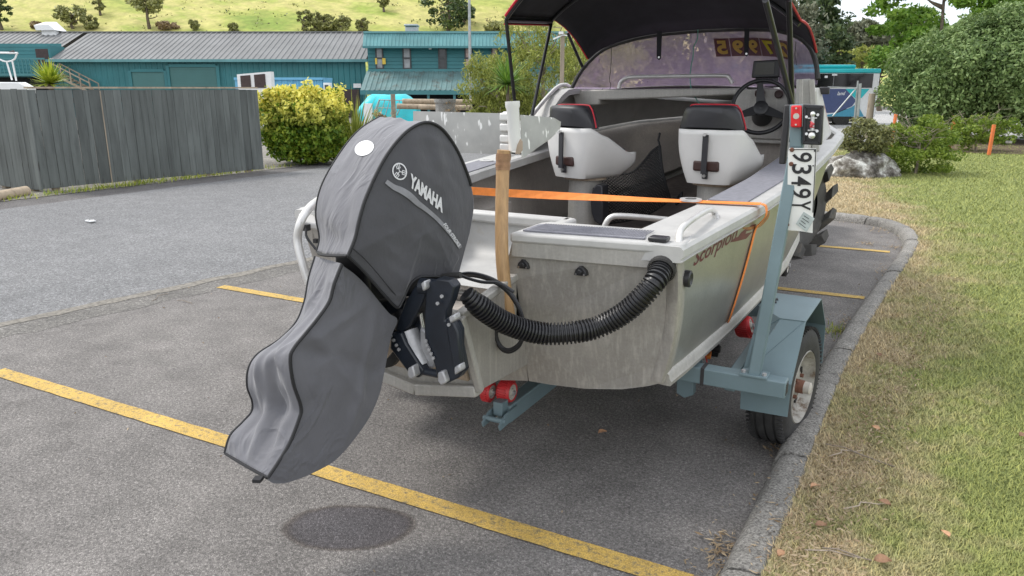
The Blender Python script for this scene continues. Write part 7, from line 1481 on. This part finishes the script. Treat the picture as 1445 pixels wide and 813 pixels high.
for k in range(-NT, NS + 1):
    for sg in (1, -1):
        pts = []
        for j in range(NT + 1):
            s_ = (k + j) / NS if sg == 1 else (k + NT - j) / NS
            if 0 <= s_ <= 1: pts.append(nsurf(s_, j / NT))
        if len(pts) > 1: mb.tube(pts, .0042, 4)
o = mb.obj('mesh_cords', 'net', net, world=True); o['kind'] = 'stuff'
mb = MB(); mb.tube([nsurf(q, 0) for q in np.linspace(0, 1, 24)], .011, 6); mb.tube([nsurf(1, q) for q in np.linspace(0, 1, 14)], .011, 6); mb.tube([nsurf(q, 1) for q in np.linspace(0, 1, 24)], .007, 6); mb.tube([ony(931, 206, 5.72), ony(929, 198, 5.74), ony(931, 188, 5.78)], .009, 6); mb.tube([ony(946, 282, 5.6), ony(956, 279, 5.6), ony(962, 272, 5.62), ony(960, 283, 5.58), ony(953, 288, 5.58)], .013, 6)
mb.obj('border_rope', 'net', net, world=True)
bb = thing('bait_board', (-1.5, 2.74, .75), 'bent aluminium bait board with white rod holder on a brown wooden pole at the stern', 'bait board')
mb = MB(); mb.prism([ony(u, v, 2.80) for u, v in ((583, 157), (708, 160), (711, 218), (652, 216), (583, 210))], (0, .006, 0)); mb.obj('left_plate', 'alu_board', bb, world=True)
yo = 2.80; a0 = ony(733, 162, yo); a3 = ony(735, 226, yo)
far_t, far_b = onx(790, 171, -1.33), onx(790, 181, -1.33)
mb = MB(); q = [ony(734, 162, 2.83), ony(781, 166, 3.02), ony(791, 172, 3.06), ony(790, 182, 3.06), ony(776, 196, 3.0), ony(736, 224, 2.83)]; mb.prism(q, (.004, -.004, 0)); mb.obj('right_plate', 'alu_board', bb, world=True)
mb = MB(); mb.prism([ony(u, v, 2.795) for u, v in ((706, 160), (713, 162), (720, 218), (709, 218))], (0, .012, 0)); mb.obj('fold_channel', 'alu_plate', bb, world=True)
t_, b_ = ony(723, 143, 2.77), ony(727, 213, 2.77)
mb = MB(); d = (b_ - t_).normalized(); mb.lathe(t_, d, [(.06, .021), (.0, .0225), (-.0, .030), (.02, .030), (.03, .026), ((b_ - t_).length, .026), ((b_ - t_).length, .02)], 24); rh = mb.obj('rod_holder', 'pvc', bb, smooth=True, world=True, angle=50)
mb = MB(); mb.prism([ony(u, v, 2.739) for u, v in ((727, 217), (730, 204), (734, 196), (737, 200), (737, 212), (733, 218))], (0, .004, 0)); mb.obj('broken_edge', 'wood_ply', rh, world=True)
mb = MB()
for v in (165, 180, 196, 208): mb.box(ony(715, v, 2.80), (.055, .03, .032))
mb.box(ony(716, 187, 2.81), (.04, .02, .17)); mb.obj('mounting_clip', 'pvc', rh, world=True, bevel=.006)
pp = smoothpts([ony(711, 212, 2.74), ony(709.5, 240, 2.735), ony(708, 300, 2.70), ony(708.5, 360, 2.665), ony(713, 410, 2.66), ony(718, 446, 2.67)], 6)
mb = MB(); mb.tube(pp, .0275, 18); po = mb.obj('wooden_pole', 'wood_pole', bb, smooth=True, world=True)
mb = MB(); mb.tube([pp[1], pp[4], pp[6]], .0295, 18)
for q in (2, 3, 5): mb.tube([pp[q] - Vector((0, 0, .006)), pp[q] + Vector((0, 0, .006))], .0315, 18)
mb.obj('tape_binding', 'tape', po, smooth=True, world=True)
mb = MB(); mb.box(ony(752, 217, 2.9), (.05, .05, .02)); 
# ============================================================ TRACTOR AHEAD OF THE BOAT (mostly hidden)
tc = thing('tractor', (-1.77, 8.7, 0), 'tractor with a big lugged rear tyre mostly hidden ahead of the boat', 'tractor')
def twheel(x, sgn, y=8.55, r_=.54, w=.28):
    c = Vector((x, y, r_ - .02)); ax = Vector((sgn, 0, 0)); h = w / 2; r0 = r_ - .085
    o = MB().lathe(c, ax, [(-h * .8, r0 * .58), (-h, r0 * .75), (-h * .95, r0 * .93), (-h * .7, r0), (h * .7, r0), (h * .95, r0 * .93), (h, r0 * .75), (h * .8, r0 * .58)], 48).obj('rear_wheel', 'lug_rubber', tc, smooth=True, world=True)
    for k in range(22):
        a = 2 * math.pi * (k // 2) / 11 + (math.pi / 11 if k % 2 else 0); s_ = 1 if k % 2 == 0 else -1; mb = MB(); vs = []
        for i in range(5):
            q = i / 4; xx = s_ * (-.015 + q * (h + .085)); aa = a - .50 * q ; wd = .050 + .035 * q
            for (dr, da) in ((-.02, -wd), (.115 - .03 * q * q, -wd * .6), (.115 - .03 * q * q, wd * .6), (-.02 - .05 * q, wd)):
                t = aa + da / r_; vs.append(c + Vector((xx, math.sin(t) * (r0 + dr), math.cos(t) * (r0 + dr))))
        mb.v = vs
        for i in range(4):
            for j in range(4): mb.f.append((i * 4 + j, i * 4 + (j + 1) % 4, (i + 1) * 4 + (j + 1) % 4, (i + 1) * 4 + j))
        mb.f += [(0, 1, 2, 3), (16, 17, 18, 19)]; mb.obj('lug', 'lug_rubber', o, world=True, bevel=.006)
    MB().lathe(c, ax, [(h * .6, r0 * .6), (h * .4, r0 * .5), (h * .3, .1), (h * .5, .08), (h * .5, 0)], 32).obj('rim', 'tractor_green', o, smooth=True, world=True)
    q = c - Vector(tc.location); rz_ = Matrix.Rotation(R(-20), 3, 'Z'); o.rotation_euler = (0, 0, R(-20)); o.location = q - rz_ @ q
M['lug_rubber'] = simple('lug_rubber', (.075, .072, .066), .78, var=.3, scale=10, bmp=.2, bscale=60, dirt=((.13, .115, .095), 7, .54))
twheel(-1.15, 1); twheel(-2.44, -1)
mb = MB(); mb.span((-2.05, 8.9, .55), (-1.5, 10.4, 1.15)); mb.span((-2.35, 8.35, .55), (-1.2, 8.95, .95)); mb.obj('body', 'tractor_green', tc, world=True, bevel=.05)
mb = MB(); mb.box((-1.77, 8.75, 1.05), (.45, .4, .12)); mb.obj('seat', 'black_vinyl', tc, world=True, bevel=.04)
for x in (-1.2, -2.34):
    mb = MB(); mb.lathe((x, 10.3, .32), (1, 0, 0), [(-.08, .18), (-.09, .27), (-.05, .32), (.05, .32), (.09, .27), (.08, .18)], 32); mb.obj('front_wheel', 'lug_rubber', tc, smooth=True, world=True)
mb = MB(); mb.bar((-2.3, 10.3, .34), (-1.2, 10.3, .34), .08); mb.bar((-2.44, 8.55, .52), (-1.10, 8.55, .52), .14); mb.obj('axle', 'tractor_green', tc, world=True)
